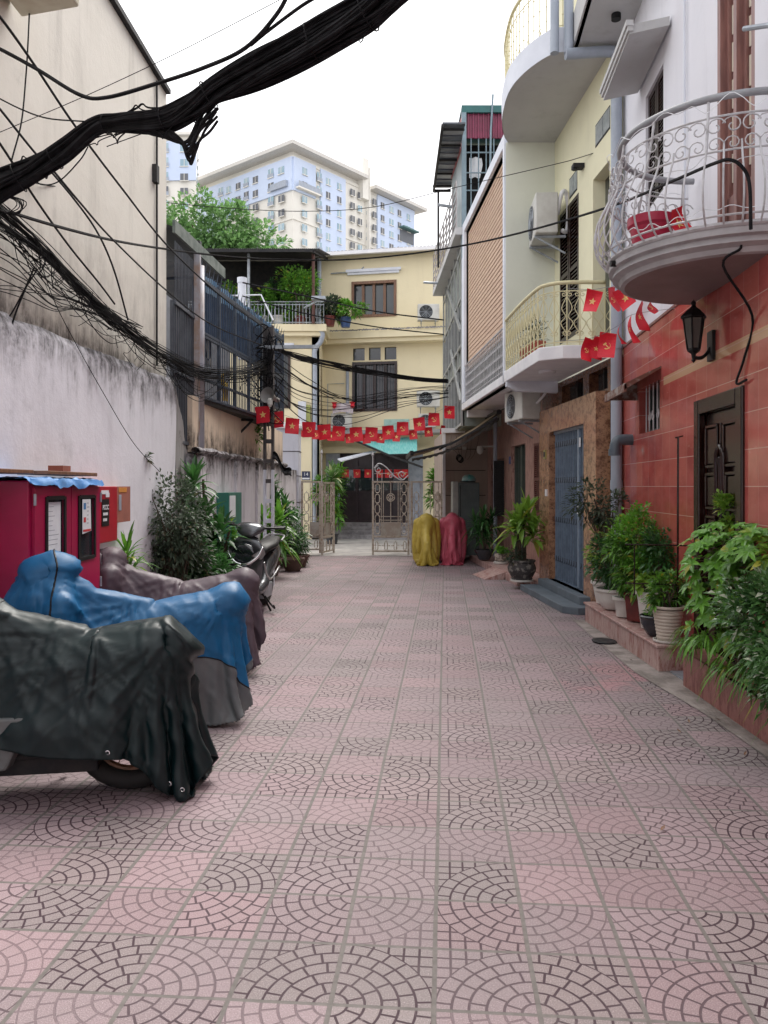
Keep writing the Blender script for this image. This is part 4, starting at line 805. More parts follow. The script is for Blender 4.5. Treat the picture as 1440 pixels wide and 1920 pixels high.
b = MB(); b.tube([(-1.93, 23.4, 8.3), (-1.93, 23.4, 6.3)], .06, 10); b.tube(spline([(-2.0, 22.1, 6.0), (-1.75, 22.1, 5.85), (-1.78, 22.12, 5.6), (-1.95, 22.12, 5.35), (-1.95, 22.12, 5.0)], 5), .07, 10); b.tube([(-1.95, 22.12, 5.1), (-1.95, 22.12, .1)], .065, 10); b.tube([PE(-1.1, .05, 5.0), PE(-1.1, .05, 3.0)], .05, 8); b.build('downpipe', K['pvc'], eh, smooth='auto')
b = MB(); b.tube([PE(2.0, .05, 5.7), PE(1.85, .05, 5.7), PE(1.85, .05, 3.0)], .035, 8); b.tube([PE(-1.7, .03, 3.0), PE(-1.7, .03, 4.6), PE(-1.2, .03, 4.6)], .012, 5); b.tube([PE(-1.6, .04, 7.93), PE(-.75, .08, 7.93), PE(-.6, .12, 8.05)], .02, 5); b.build('wall_pipe', K['steel'], eh)
# ground floor entrance
for x_ in (-1.75, .725): b = MB(); b.pbox(PE, x_, x_+.42, 0, .12, 0, 2.5); b.build('pilaster', mat('grey_blue_marble', (.36, .39, .45), (.25, .28, .34), .4, 4), eh)
b = MB(); b.pbox(PE, -2.0, 1.5, 0, .2, 2.5, 2.64); b.pbox(PE, -2.0, 1.4, 0, .14, 2.64, 2.7); b.build('entablature', K['yellow'], eh)
b = MB(); b.pbox(PE, -2.05, 2.9, 0.05, 1.0, 3.02, 3.12); b.build('porch_slab', K['mould'], eh)
dr = thing('entrance_door', 'dark panelled double door up the steps of the yellow end house', 'door', (-.3, 23.4, .42))
b = MB(); x0, x1, z0, z1 = -1.33, .72, .42, 2.5
b.pbox(PE, x0, x1, -.14, -.1, z0, z1)
for i in range(5): x = x0+(x1-x0)*i/4; b.pbox(PE, x-.035, x+.035, -.1, -.05, z0, z1)
for z in (z0, 1.3, 2.05, z1-.06): b.pbox(PE, x0, x1, -.1, -.055, z, z+.06)
b.build('panels', mat('purple_brown_door', (.035, .02, .028), (.022, .013, .018), .4, 5), dr)
b = MB()
for i in range(4): x = x0+(x1-x0)*(i+.5)/4; b.pbox(PE, x-.2, x+.2, -.1, -.085, 1.38, 2.0)
b.build('glass', K['glass'], dr)
b = MB()
for i in range(4): b.pbox(PE, -2.0+.08*i, 1.5-.02*i, 0, 1.25-.3*i, .105*i-.02+.005, .105*(i+1)+.005)
tag(b.build('entrance_steps', mat('step_stone', (.33, .32, .33), (.18, .17, .18), .8, 5, bump=.4), bevel=.01), 'grey stone steps leading up to the dark entrance door', 'steps')
b = MB(); b.pbox(PW, -2.33, -2.1, 0, .02, 1.68, 1.93)
npt = tag(b.build('house_number_plate', mat('navy_plate', (.03, .04, .09), rough=.4)), 'navy number plate with white numerals on the yellow wall left of the gate', 'sign')
def text(name, s, size, loc, rot, m, parent=None, ext=.001, bold=0):
    c = bpy.data.curves.new(name, 'FONT'); c.body = s; c.size = size; c.extrude = ext; c.offset = bold; c.align_x = 'CENTER'; c.align_y = 'CENTER'; c.materials.append(m)
    o = bpy.data.objects.new(name, c); COL.objects.link(o); o.rotation_euler = rot; o.location = V(loc)-(parent.location if parent else V((0, 0, 0)))
    bpy.context.view_layer.update(); me = bpy.data.meshes.new_from_object(o.evaluated_get(bpy.context.evaluated_depsgraph_get())); q = bpy.data.objects.new(name, me); COL.objects.link(q); q.location = o.location; q.rotation_euler = o.rotation_euler; bpy.data.objects.remove(o)
    if parent: q.parent = parent
    return q
text('numerals', '14', .14, (-2.215, 22.225, 1.84), (R(90), 0, 0), K['paper'], npt)
b = MB(); b.box(-2.32, -2.11, 22.226, 22.229, 1.7, 1.745); b.build('lettering_strip', K['paper'], npt)
# teal awning + grey sheet awning
ta = thing('corrugated_awning', 'turquoise corrugated sheet awning over the entrance of the end house', 'awning', (0, 22.6, 2.8))
A, B_, C, D = at(655, 823, 22.9), at(782, 820, 22.6), at(782, 851, 21.7), at(728, 853, 21.8)
b = MB()
for i in range(34):
    u0, u1 = i/34, (i+.6)/34
    for (a, c, e, f, off) in ((A.lerp(B_, u0), A.lerp(B_, u1), D.lerp(C, u1), D.lerp(C, u0), .012),): b.hexa([a-V((0, 0, off)), c-V((0, 0, off)), e-V((0, 0, off)), f-V((0, 0, off)), a, c, e, f])
b.hexa([A, B_, C, D]+[p+V((0, 0, .008)) for p in (A, B_, C, D)]); b.build('sheet', mat('turquoise_sheet', (.12, .5, .48), (.3, .62, .6), .4, 6, stretch=(9, 1, 1)), ta)
b = MB(); b.bar(at(640, 815, 23), at(728, 853, 21.8), .05); b.bar(at(728, 853, 21.8), at(792, 876, 21.2), .05); b.bar(D, C, .04); b.build('frame', K['dark'], ta)
b = MB(); pA, pB, pC, pD = at(633, 862, 21.6), at(640, 866, 21.2), at(706, 848, 22.6), at(700, 846, 23); b.hexa([pA, pB, pC, pD]+[p+V((0, 0, .03)) for p in (pA, pB, pC, pD)]); tag(b.build('awning_sheet', K['bluewhite']), 'thin pale tilted awning sheet over the dark entrance door', 'awning')
# wall things: AC
aircon('air conditioner on the ledge right of the upper brown window', (1.28, 22.65, 6.28), .62, .46, .3, 0)
aircon('air conditioner on the wall right of the lower barred window', (1.28, 22.72, 3.8), .66, .46, .3, 0)
aircon('air conditioner low behind the red flags, right side of the end house', (1.25, 22.75, 3.2), .5, .4, .3, 0)
t = aircon('air conditioner with a red ribboned decoration on top, under the lower window', (-1.25, 23.1, 3.2), .62, .44, .3, 0)
b = MB(); b.grid(lambda u, v: V((-1.5+.6*u, 22.86+.03*math.sin(u*11), 3.62+.26*v+.05*math.sin(u*PI))), 12, 4, 0); [b.lathe([(0, z_-.09), (.07, z_-.03), (.05, z_+.03), (.09, z_+.1), (0, z_+.08)], (x_, 22.84, 0), 7, 1) for x_, z_ in ((-1.45, 3.85), (-.92, 3.86))]; tag(b.build('paper_garland', [mat('pale_wrap', (.6, .56, .6), (.5, .42, .46), .6, 9), K['flagred']]), 'pale parcel with red ribbons hanging over the air conditioner below the window', 'decoration')
b = MB(); b.pbox(PE, .0, .75, 0, .02, 3.05, 3.5); tag(b.build('blank_board', mat('mint_panel', (.4, .6, .55), rough=.6)), 'pale mint board on the yellow wall above the turquoise awning', 'board')
b = MB(); b.box(-2.42, -2.2, 22.1, 22.2, 3.0, 3.9); b.box(-2.2, -2.08, 22.12, 22.2, 3.0, 3.8, 1); tag(b.build('utility_cabinet', [K['bluewhite'], mat('olive_strip', (.35, .38, .12), rough=.6)]), 'narrow bluish box with an olive strip on the yellow wing wall', 'cabinet')
# terrace
tc_ = thing('terrace_canopy', 'black corrugated canopy on posts shading the plant filled terrace', 'canopy', (-3.3, 23, 7.9))
b = MB()
for i in range(70):
    x = -5.6+i*.055; b.hexa([(x, 21.5, 8.0), (x+.03, 21.5, 8.0), (x+.03+.35, 25, 8.7), (x+.35, 25, 8.7), (x, 21.5, 8.03), (x+.03, 21.5, 8.03), (x+.03+.35, 25, 8.73), (x+.35, 25, 8.73)])
b.hexa([(-5.7, 21.5, 7.98), (-1.95, 21.5, 7.98), (-1.6, 25, 8.68), (-5.3, 25, 8.68), (-5.7, 21.5, 8.005), (-1.95, 21.5, 8.005), (-1.6, 25, 8.7), (-5.3, 25, 8.7)]); b.bar((-1.95, 21.5, 7.95), (-1.62, 25, 8.65), .08); b.bar((-5.6, 21.5, 7.95), (-1.95, 21.5, 7.95), .05); b.build('roof_sheet', K['dark'], tc_)
b = MB(); b.tube([(-3.78, 21.9, 6.06), (-3.78, 21.9, 8.0)], .04, 8); b.tube([(-1.98, 21.95, 6.06), (-1.98, 21.95, 8.0)], .045, 8, 1); b.build('post', [K['steel'], mat('brown_post', (.12, .05, .04), rough=.6)], tc_)
b = MB(); b.box(-7, -1.9, 24.7, 24.9, 6.0, 8.6); b.box(-7, -5.3, 22.6, 22.8, 6, 8.6); b.build('back_wall', K['dark'], tc_)
rl = thing('terrace_railing', 'thin pale iron railing along the plant filled terrace edge', 'railing', (-3, 22, 6.06)); b = MB()
for z in (6.12, 6.62, 6.7): b.tube([(-5.5, 22.08, z), (-1.7, 22.08, z)], .014, 5)
for i in range(40): x = -5.5+i*.0975; b.tube([(x, 22.08, 6.06), (x, 22.08, 6.65)], .009, 4)
for i in range(13): x = -5.4+i*.29; b.tube([(x, 22.07, 6.25), (x+.12, 22.07, 6.25), (x+.12, 22.07, 6.5), (x, 22.07, 6.5)], .011, 4, closed=True)
b.build('railing', K['steel'], rl)
t = thing('water_pipe_stack', 'thick pale standing pipe with a cap rising above the barred balcony', 'pipe', (-3.3, 18, 0)); b = MB(); b.tube([(-3.35, 18.5, 4.5), (-3.35, 18.5, 6.3)], .1, 14); b.tube([(-3.35, 18.5, 6.3), (-3.35, 18.5, 6.42)], .115, 14); b.tube([(-3.6, 18.5, 6.0), (-2.9, 18.5, 6.02), (-2.6, 18.4, 5.4)], .02, 5); b.build('pipe', K['bluewhite'], t, smooth='auto')
fl = thing('floodlight', 'small grey floodlight on a slanted arm at the terrace corner', 'lamp', (-1.8, 21.7, 6.7)); b = MB(); b.tube([at(571, 577, 22), at(592, 566, 21.6)], .03, 6); q = at(600, 560, 21.5); b.box(q.x-.22, q.x+.16, 21.3, 21.6, q.z-.05, q.z+.03); b.build('head', K['steel'], fl)

# ---------------------------------------------------------------- foliage builders
def rnd_unit():
    while True:
        v = V((random.uniform(-1, 1), random.uniform(-1, 1), random.uniform(-1, 1)))
        if .05 < v.length < 1: return v.normalized()
def bush(b, c, rad, n, Ln, W, seed, up=.25, droop=.35, clumps=14, seg=2, shell=.55):
    """leaves clustered round many small clump centres inside an ellipsoid, so gaps open between them"""
    random.seed(seed); c = V(c); cs = []
    for i in range(clumps):
        v = rnd_unit(); cs.append((V((v.x*rad[0], v.y*rad[1], v.z*rad[2]))*random.uniform(shell, 1), random.uniform(.28, .5)))
    for i in range(n):
        p, k = random.choice(cs); v = rnd_unit(); q = c+p+V((v.x*rad[0], v.y*rad[1], v.z*rad[2]))*k*random.uniform(.3, 1)
        d = (v*.8+p.normalized()*.6+V((0, 0, up))+rnd_unit()*.5); l = Ln*random.uniform(.6, 1.25)
        b.leaf(q, d, (rnd_unit()*.5+V((0, 0, 1))), l, W*random.uniform(.7, 1.2), seg, droop)
    return cs
def twigs(b, root, c, cs, r=.008, n=9):
    for p, k in cs[:n]:
        e = V(c)+p*.85; m = V(root).lerp(e, .5)+V((random.uniform(-.04, .04), random.uniform(-.04, .04), -.02)); b.tube(spline([root, m, e], 4), [r*(1-.6*i/8) for i in range(9)], 5)
def dracaena(b, tip, n, Ln, W, seed, spread=1.0, seg=4, bend=.75):
    random.seed(seed)
    for i in range(n):
        a = i*2.39996+random.uniform(-.3, .3); el = .15+1.25*(i/n)*random.uniform(.8, 1.1); d = V((math.cos(a)*math.cos(el)*spread, math.sin(a)*math.cos(el)*spread, math.sin(el)))
        b.leaf(V(tip)+V((0, 0, -.16*(1-i/n))), d, (0, 0, 1), Ln*random.uniform(.75, 1.15), W, seg, bend*random.uniform(.6, 1.2)*(1.15-i/n))
def pot(name, prof, c, m, parent, n=28, soil=None, sq=False):
    b = MB(); b.lathe([(r, z) for r, z in prof], c, 4 if sq else n)
    o = b.build(name, m, parent, smooth=('auto' if not sq else False), bevel=.006 if sq else 0)
    r, z = prof[-1]; sb = MB(); s_z = c[2]+max(p[1] for p in prof)-.03; rr = max(p[0] for p in prof)*.93
    sb.prism([(c[0]+rr*math.cos(a), c[1]+rr*math.sin(a), s_z) for a in frange(0, 2*PI*19/20, 20)], (0, 0, .004)); sb.build('soil', K['soil'], parent); return o
def rim(R0, R1, h, lip=.012):   # simple open pot profile with an inside wall
    return [(R0, 0), (R0*1.02, .01), (R1*.93, h*.8), (R1*.97, h-.03), (R1+lip, h-.028), (R1+lip, h), (R1-.012, h), (R1-.02, h-.05), (R0*.9, h-.06)]
# terrace plants
tp_spots = [(-4.15, 22.5, .55, .9, 0), (-3.5, 22.3, .42, 1.0, 1), (-3.0, 22.3, .35, .8, 2), (-2.4, 22.35, .55, 1.45, 3), (-4.8, 22.4, .5, .7, 4), (-1.55, 22.35, .38, .6, 5), (-1.1, 22.5, .5, .55, 6), (-2.75, 22.9, .5, 1.1, 7), (-4.5, 22.9, .6, 1.2, 8), (-3.2, 22.95, .45, 1.25, 9)]
tl = ['tall pale spiky shrub at the left of the terrace', 'leafy plant beside the grey terrace post', 'low plant in a white pot on the terrace', 'big dense climbing shrub under the terrace canopy', 'bushy plant at the far left of the terrace', 'purplish flowering bush at the terrace corner', 'spreading plant in a blue pot on the yellow ledge', 'tall shrub deep in the terrace shade behind the climbing shrub', 'big dark shrub at the back left of the terrace', 'slim tall shrub at the back of the terrace between the posts']
for (x, y, r, h, k) in tp_spots:
    t = thing('potted_plant', tl[k], 'plant', (x, y, 6.06), 'plants on the terrace'); cz = 6.06+.25+h*.5
    b = MB(); cs = bush(b, (x, y, cz), (r, r*.8, h*.55), int(700+900*r*h), .13, .06, 40+k, clumps=12)
    b.build('foliage', [K['leaf_lime'], K['leaf_mid'], K['leaf_mid'], K['leaf_mid'], K['leaf_mid'], K['leaf_grey'], K['leaf_mid'], K['leaf_dark'], K['leaf_mid'], K['leaf_dark']][k], t)
    b = MB(); twigs(b, (x, y, 6.2), (x, y, cz), cs, .015); b.build('stem', K['bark'], t)
    pot('pot', rim(.12, .18, .28), (x, y, 6.06), [K['potdark'], K['potwhite'], K['potwhite'], K['potred'], K['potdark'], K['potred'], mat('blue_pot', (.05, .1, .25), rough=.3), K['potdark'], K['potdark'], K['potwhite']][k], t, 16)
# plants at the end house's entrance
for k, (c, r, n, lab, m) in enumerate((((-1.5, 21.9, 1.35), (.4, .35, .85), 1500, 'tall leafy shrub behind the left gate panels', K['leaf_mid']), ((1.72, 20.6, 1.3), (.5, .4, .75), 2200, 'dense climbing vine behind the right gate panel', K['leaf_mid']))):
    t = thing('shrub', lab, 'shrub', (c[0], c[1], 0)); b = MB(); cs = bush(b, c, r, n, .17, .07, 70+k, clumps=20); b.build('foliage', m, t)
    b = MB(); twigs(b, (c[0], c[1], 0), c, cs, .02, 16); b.build('stem', K['bark'], t)
t = thing('potted_plant', 'variegated white edged plant beside the left gate leaf', 'plant', (-1.35, 20.4, 0)); b = MB(); dracaena(b, (-1.36, 20.4, 1.75), 46, .5, .085, 8); b.build('foliage', K['leaf_var'], t); b = MB(); b.tube([(-1.35, 20.4, .2), (-1.36, 20.4, 1.75)], .02, 6); b.build('stem', K['bark'], t); pot('pot', rim(.13, .18, .28), (-1.35, 20.4, 0), K['potdark'], t, 16)
# tree beyond the roofs
tr = thing('tree', 'bright green leafy tree rising behind the dark canopy', 'tree', (-7.6, 36, 0))
b = MB(); random.seed(21); trunk = spline([(-7.6, 36, 0), (-7.5, 36, 5), (-7.7, 36, 9.5)], 6); b.tube(trunk, [.3-.012*i for i in range(len(trunk))], 10)
cl = [((-8.8, 36, 13.5), (1.7, 1.6, 1.4)), ((-7.2, 35.6, 13.2), (1.7, 1.6, 1.2)), ((-5.7, 35.8, 12.3), (1.3, 1.4, 1.0)), ((-8.8, 35.4, 11.6), (1.7, 1.4, 1.3)), ((-6.6, 35.2, 11.4), (1.8, 1.4, 1.2)), ((-9.6, 36, 12.4), (1.4, 1.3, 1.5)), ((-4.8, 35.8, 11.2), (1.0, 1.1, .8)), ((-3.9, 35.8, 10.7), (.9, .9, .5))]
for c, r in cl: b.tube(spline([(-7.7, 36, 9), (V(c)+V((-7.7, 36, 9)))/2+V((0, 0, -.3)), c], 5), [.13-.01*i for i in range(11)], 6)
b.build('trunk', K['bark'], tr)
b = MB()
for k, (c, r) in enumerate(cl): bush(b, c, r, int(900*r[0]), .3, .15, 90+k, clumps=22, seg=2, shell=.55)
b.build('crown', K['leaf_tree'], tr)

# ---------------------------------------------------------------- apartment towers
def tower(name, lab, C, dl, dr, Ll, Lr, top, colsL, colsR, blueL, blueR, zmin, seed):
    t = thing(name, lab, 'apartment building', (C[0], C[1], 0)); C = V((C[0], C[1], 0)); dl = V(dl).normalized(); dr = V(dr).normalized()
    nl = V((-dr.x, -dr.y, 0)); nr = V((-dl.x, -dl.y, 0)); random.seed(seed)
    FL = lambda s, d, z: C+dl*s+nl*d+V((0, 0, z)); FR = lambda s, d, z: C+dr*s+nr*d+V((0, 0, z))
    b = MB(); b.prism([C, C+dl*Ll, C+dl*Ll+dr*Lr, C+dr*Lr], (0, 0, top)); b.build('wall', K['towerwall'], t)
    for FN, segs in ((FL, blueL), (FR, blueR)):
        for (s0, s1, z0, z1) in segs: b = MB(); b.pbox(FN, s0, s1, -.1, .35, z0, z1); b.build('blue_panel', K['towerblue'], t)
    b = MB()
    for FN, Ln in ((FL, Ll), (FR, Lr)):
        k = 0
        while top-3-k*2.9 > zmin: z = top-.6-k*2.9*2; b.pbox(FN, 0, Ln, 0, .2, z-.15, z); k += 2
    b.build('string_course', K['towerwall'], t)
    cells = []
    for FN, Ln, cols in ((FL, Ll, colsL), (FR, Lr, colsR)):
        k = 0
        while top-3.1-k*2.75 > zmin:
            z = top-3.1-k*2.75
            for (s, w_, kind) in cols: cells.append((FN, s, w_, kind, z))
            k += 1
    cells.sort(key=lambda q: -q[4]); rest = MB(); nr_ = 0
    for i, (FN, s, w_, kind, z) in enumerate(cells):
        b = MB() if i < 96 else rest; h = 1.35 if kind < 2 else 1.7
        dk = kind == 1 or random.random() < .3
        b.pbox(FN, s, s+w_, .33, .42, z, z+h, 1 if dk else 0); b.pbox(FN, s+w_/2-.05, s+w_/2+.05, .42, .46, z, z+h, 2); b.pbox(FN, s-.1, s+w_+.1, .38, .6, z-.14, z-.02, 2)
        if kind == 2: b.pbox(FN, s-.05, s+w_+.05, .5, .55, z, z+.7, 3)
        if i < 96: b.build('window', [K['towerglass'], K['towerdark'], K['towerwall'], K['pvc']], t)
    if rest.f: tag(rest.build('window', [K['towerglass'], K['towerdark'], K['towerwall'], K['pvc']], t), kind='stuff')
    return t, C, dl, dr, FL, FR
Cn = at(549, 912, 150); Cn = (Cn.x, Cn.y)
t, C, dl, dr, FL, FR = tower('apartment_tower', 'wide blue and cream apartment tower with overhanging roof behind the tree', Cn, (-.7737, .6336, 0), (.6284, .778, 0), 30, 39, 65.0,
    [(2.0, 1.6, 0), (5.0, 1.5, 2), (9.5, 1.5, 1), (12.3, 1.4, 2), (14.8, 1.4, 1), (17.8, 1.4, 0), (20.3, 1.4, 2), (23.8, 1.3, 0), (27, 1.3, 0)],
    [(2.2, 1.3, 0), (6.3, 1.3, 2), (8.9, 1.2, 0), (12.2, 1.2, 0), (16.3, 1.3, 1), (18.7, 1.2, 0), (21.3, 1.3, 2), (23.5, 1.2, 1), (26.2, 1.2, 0), (29.2, 1.4, 0), (32.2, 1.2, 1), (35.5, 1.2, 0)],
    [(0, 29.5, 58.2, 64.6), (20, 29.5, 44, 58)], [(0, 6.0, 58.2, 64.6), (7.4, 14.8, 40, 64.6), (25.2, 38.5, 52, 64.6)], 42, 5)
b = MB(); o = 2.2
q = [C-dl*o-dr*o, C+dl*32-dr*o, C+dl*32+dr*20, C-dl*o+dr*20]; b.prism([p+V((0, 0, 65.9)) for p in q], (0, 0, .7))
q2 = [C-dl*o+dr*22.5, C+dl*30+dr*22.5, C+dl*30+dr*41, C-dl*o+dr*41]; b.prism([p+V((0, 0, 64.8)) for p in q2], (0, 0, .7)); b.build('roof', mat('tower_roof', (.66, .64, .6), rough=.8, bump=0), t)
b = MB(); b.prism([C+V((0, 0, 65))+dl*.5+dr*.5, C+dl*28+dr*.5+V((0, 0, 65)), C+dl*28+dr*37+V((0, 0, 65)), C+dl*.5+dr*37+V((0, 0, 65))], (0, 0, .9)); b.pbox(FR, 19.3, 21.2, -2, 1.2, 62, 70.5); b.pbox(FR, 21.3, 21.6, -2, 1.3, 50, 69); b.build('parapet', K['towerwall'], t)
b = MB(); b.pbox(FR, .6, 4.6, -2.2, .3, 60.7, 63.0, 0); b.pbox(FR, .4, 6.4, .4, 1.3, 58.6, 58.9, 1); b.pbox(FR, .4, 6.4, 1.2, 1.3, 58.9, 59.9, 2); b.pbox(FR, 33, 38, .36, .5, 56.6, 59.5, 0); b.pbox(FR, 32.6, 38.4, .3, 1.8, 59.3, 59.6, 3); TB_ = [K['towerdark'], K['towerwall'], K['pvc'], mat('tower_green_awning', (.1, .2, .2), rough=.7, bump=0)]; b.build('balcony', TB_, t); b = MB(); b.pbox(FL, 1, 5.5, .3, .9, 59.0, 60.2, 2); b.build('balcony', TB_, t)
C2 = at(368, 912, 150)
t2, *_ = tower('apartment_tower', 'narrow cream apartment tower peeping out just right of the big cream wall', (C2.x, C2.y), (-1, .03, 0), (-.27, 1, 0), 14, 12, 68.5, [(1.6, 1.5, 0), (5.4, 1.6, 2), (8.8, 1.5, 0)], [(3, 1.3, 0), (7, 1.3, 0)], [(0, 6.9, 60, 67.5)], [], 44, 9)
b = MB(); b.box(C2.x-14.5, C2.x+.6, 149.2, 152, 68.5, 69.0); b.build('roof', K['towerwall'], t2)
# ---------------------------------------------------------------- courtyard gate
def gate_panel(name, lab, P0, P1, z0, z1, cat='gate', plate=True, full=True, group=None, posts=()):
    P0 = V((*P0, 0)); P1 = V((*P1, 0)); W = (P1-P0).length; d = (P1-P0)/W; nrm = V((d.y, -d.x, 0))
    Q = lambda s, z, o=0: P0+d*s+nrm*o+V((0, 0, z))
    t = thing(name, lab, cat, (P0.x, P0.y, 0), group); b = MB(); w = .045
    for s in (w/2, W-w/2): b.bar(Q(s, z0-.06), Q(s, z1), w)
    for z in (z0+.02, z1-.02, z0+.34): b.bar(Q(w, z), Q(W-w, z), .035)
    b.build('frame', K['rustpaint'], t)
    b = MB(); m = .011
    cols = (.12, W-.12) if full else ((.12,) if plate else (.13, W-.13))
    for s in cols:
        z = z0+.40
        while z+.2 < z1-.03:
            hw, hh = .048, .095; c = z+hh
            pts = [(-hw, -hh*.6), (-hw, hh*.6), (-hw*.5, hh), (hw*.5, hh), (hw, hh*.6), (hw, -hh*.6), (hw*.5, -hh), (-hw*.5, -hh)]
            b.tube([Q(s+x_, c+y_) for x_, y_ in pts], m, 4, closed=True)
            b.tube([Q(s-.085, c), Q(s-hw, c)], m*.9, 4); b.tube([Q(s+hw, c), Q(s+.085, c)], m*.9, 4); z += .225
            b.tube([Q(s, z-.035), Q(s, z-.0)], m, 4)
        b.tube([Q(s-.085, z0+.36), Q(s-.085, z1-.04)], m*.9, 4); b.tube([Q(s+.085, z0+.36), Q(s+.085, z1-.04)], m*.9, 4)
    n = max(2, int(W/.17))
    for i in range(n):
        s = W*(i+.5)/n; pts = [(-.03, .07), (-.03, .2), (0, .25), (.03, .2), (.03, .07), (0, .03)]; b.tube([Q(s+x_, z0+y_) for x_, y_ in pts], m, 4, closed=True)
        b.tube([Q(s-W/n/2+.01, z0+.14), Q(s-.03, z0+.14)], m*.9, 4); b.tube([Q(s+.03, z0+.14), Q(s+W/n/2-.01, z0+.14)], m*.9, 4)
    c0 = .21; c1 = W-.21 if full else W-.06; cx = (c0+c1)/2 if full else W-.1
    for k in frange(c0+.04, c1-.04, 3 if W > .6 else 2): b.tube([Q(k, z0+.64), Q(k, z1-.02)], m, 4)
    for z in (z1-.80+.02, z1-.86): b.tube([Q(c0-.02, z), Q(c1+.02, z)], m, 4)
    for r in (.085, .045): b.tube([Q(cx+r*math.cos(a), z1-.36+r*math.sin(a), -.012) for a in frange(0, 2*PI*17/18, 18)], m, 4, closed=True)
    for a in frange(0, PI*2*5/6, 6): b.tube([Q(cx+.045*math.cos(a), z1-.36+.045*math.sin(a), -.012), Q(cx+.085*math.cos(a), z1-.36+.085*math.sin(a), -.012)], m, 4)
    b.build('ornament', K['rustpaint'], t)
    if plate:
        b = MB(); b.hexa([Q(c0-.02, z1-1.25, -.01), Q(c1+.02, z1-1.25, -.01), Q(c1+.02, z1-1.25, -.02), Q(c0-.02, z1-1.25, -.02), Q(c0-.02, z1-.9, -.01), Q(c1+.02, z1-.9, -.01), Q(c1+.02, z1-.9, -.02), Q(c0-.02, z1-.9, -.02)])
        b.build('kick_plate', mat('gate_plate_paint', (.42, .4, .36), (.33, .28, .24), .6, 7), t)
    for (s, top) in posts:
        b = MB(); b.tube([Q(s, z1-.02), Q(s, top)], .013, 6); b.lathe([(0, top-.02), (.03, top+.03), (0, top+.12)], Q(s, 0), 6); b.build('finial_rod', K['railw'], t)
    return t, Q
gate_panel('fixed_gate', 'narrow fixed gate panel beside the whitewashed brick pillar', (-1.82, 17.2), (-1.38, 17.2), .1, 1.62, full=False)
gate_panel('gate_leaf', 'left gate leaf swung open towards the street', (-1.35, 17.0), (-1.13, 17.75), .05, 1.6, posts=((.0, 2.2),))
t, Q = gate_panel('gate_leaf', 'closed right gate leaf with scroll work and a square plate', (-.265, 17.2), (.56, 17.2), .06, 1.62, posts=((.02, 2.16),))
b = MB(); pts = spline([Q(.05, 1.9), Q(.15, 2.0), Q(.3, 1.93), Q(.5, 1.72), Q(.66, 1.64), Q(.8, 1.74)], 8); b.tube(pts, .013, 5)
for (s, z, r, f, a0_) in ((.14, 1.87, .085, 1, PI/2), (.66, 1.76, .09, -1, -PI/2), (.42, 1.72, .05, 1, 0)): b.tube(scroll(Q(s, z), (1, 0, 0), (0, 0, 1), r, 1.3, f, a0_, 20), .01, 5)
for s in (.12, .22): b.tube([Q(s, 1.62), Q(s, 1.78)], .009, 4)
b.tube([Q(.05, 1.78), Q(.78, 1.8)], .007, 4); b.build('scroll_work', K['railw'], t)
gate_panel('fixed_gate', 'fixed gate panel in front of the vine at the right end of the gate', (.58, 17.2), (1.30, 17.2), .1, 1.62, plate=False, full=False)

# ---------------------------------------------------------------- flags
def emblem(kind):
    if kind == 0: return [[(math.sin(i*PI/5)*(.5 if i % 2 == 0 else .2), math.cos(i*PI/5)*(.5 if i % 2 == 0 else .2)) for i in range(10)]]
    sick = [(.42*math.cos(a), .42*math.sin(a)) for a in frange(R(-125), R(95), 12)]+[(.06+.34*math.cos(a)-.02, .34*math.sin(a)+.03) for a in frange(R(80), R(-125), 10)]
    rot = lambda p, a: (p[0]*math.cos(a)-p[1]*math.sin(a), p[0]*math.sin(a)+p[1]*math.cos(a))
    ham = [rot(p, R(45)) for p in ((-.05, -.45), (.05, -.45), (.05, .3), (-.05, .3))]; head = [rot(p, R(45)) for p in ((-.2, .22), (.2, .22), (.16, .4), (-.2, .4))]
    return [[(x, y) for x, y in sick], ham, head]
def flag(parent, p, w_, h, kind, yaw=0, roll=0, twist=0, m='flagred', curl=.02, red=None):
    """cloth flag hung from p (middle of its top edge); emblem lies on both faces"""
    p = V(p); Mx = Matrix.Translation(p) @ Matrix.Rotation(yaw, 4, 'Z') @ Matrix.Rotation(roll, 4, 'Y')
    def surf(x, z, off=0.):
        v = -z/h; a = twist*v; y = curl*math.sin(v*4+x*9); q = V((x*math.cos(a), x*math.sin(a)+y, z)); n = V((-math.sin(a), math.cos(a), 0)); return Mx @ (q+n*off)
    b = MB()
    for s in (1, -1): b.grid(lambda u, v: surf((u-.5)*w_, -h*v, s*.0012), 6, 8)
    for pl in emblem(kind):
        for s in (1, -1):
            pts = [surf(x*w_*.52, -h*.5+y*w_*.52, s*.0035) for x, y in pl]; c = sum(pts, V((0, 0, 0)))/len(pts)
            if kind == 1 and len(pl) > 4:
                n_ = len(pl); h_ = 12
                for i in range(9): b.poly([pts[i], pts[i+1], pts[n_-2-i], pts[n_-1-i]], 1)
            else:
                for i in range(len(pts)): b.poly([c, pts[i], pts[(i+1) % len(pts)]], 1)
    return b.build('flag', [K[m], K['flagyel']], parent)
def bunting(lab, ends, fl, w_, h, m='flagred', grp=None, seed=1, jit=.12, start=0):
    random.seed(seed); t = thing('flag_bunting', lab, 'bunting', tuple(V(ends[0])), grp); b = MB(); pts = [V(p) for p in ends]; b.tube(pts, .003, 4)
    b.build('cord', K['cablegrey'], t)
    for i, p in enumerate(fl): flag(t, p, w_, h, (i+start) % 2, random.uniform(-.25, .25), random.uniform(-jit, jit), random.uniform(-.3, .3), m)
    return t
fx = [(491, 762), (517, 772), (549, 784), (579, 791), (607, 796), (636, 799), (667, 801), (697, 801), (727, 798), (755, 791), (785, 783), (814, 774), (843, 761)]
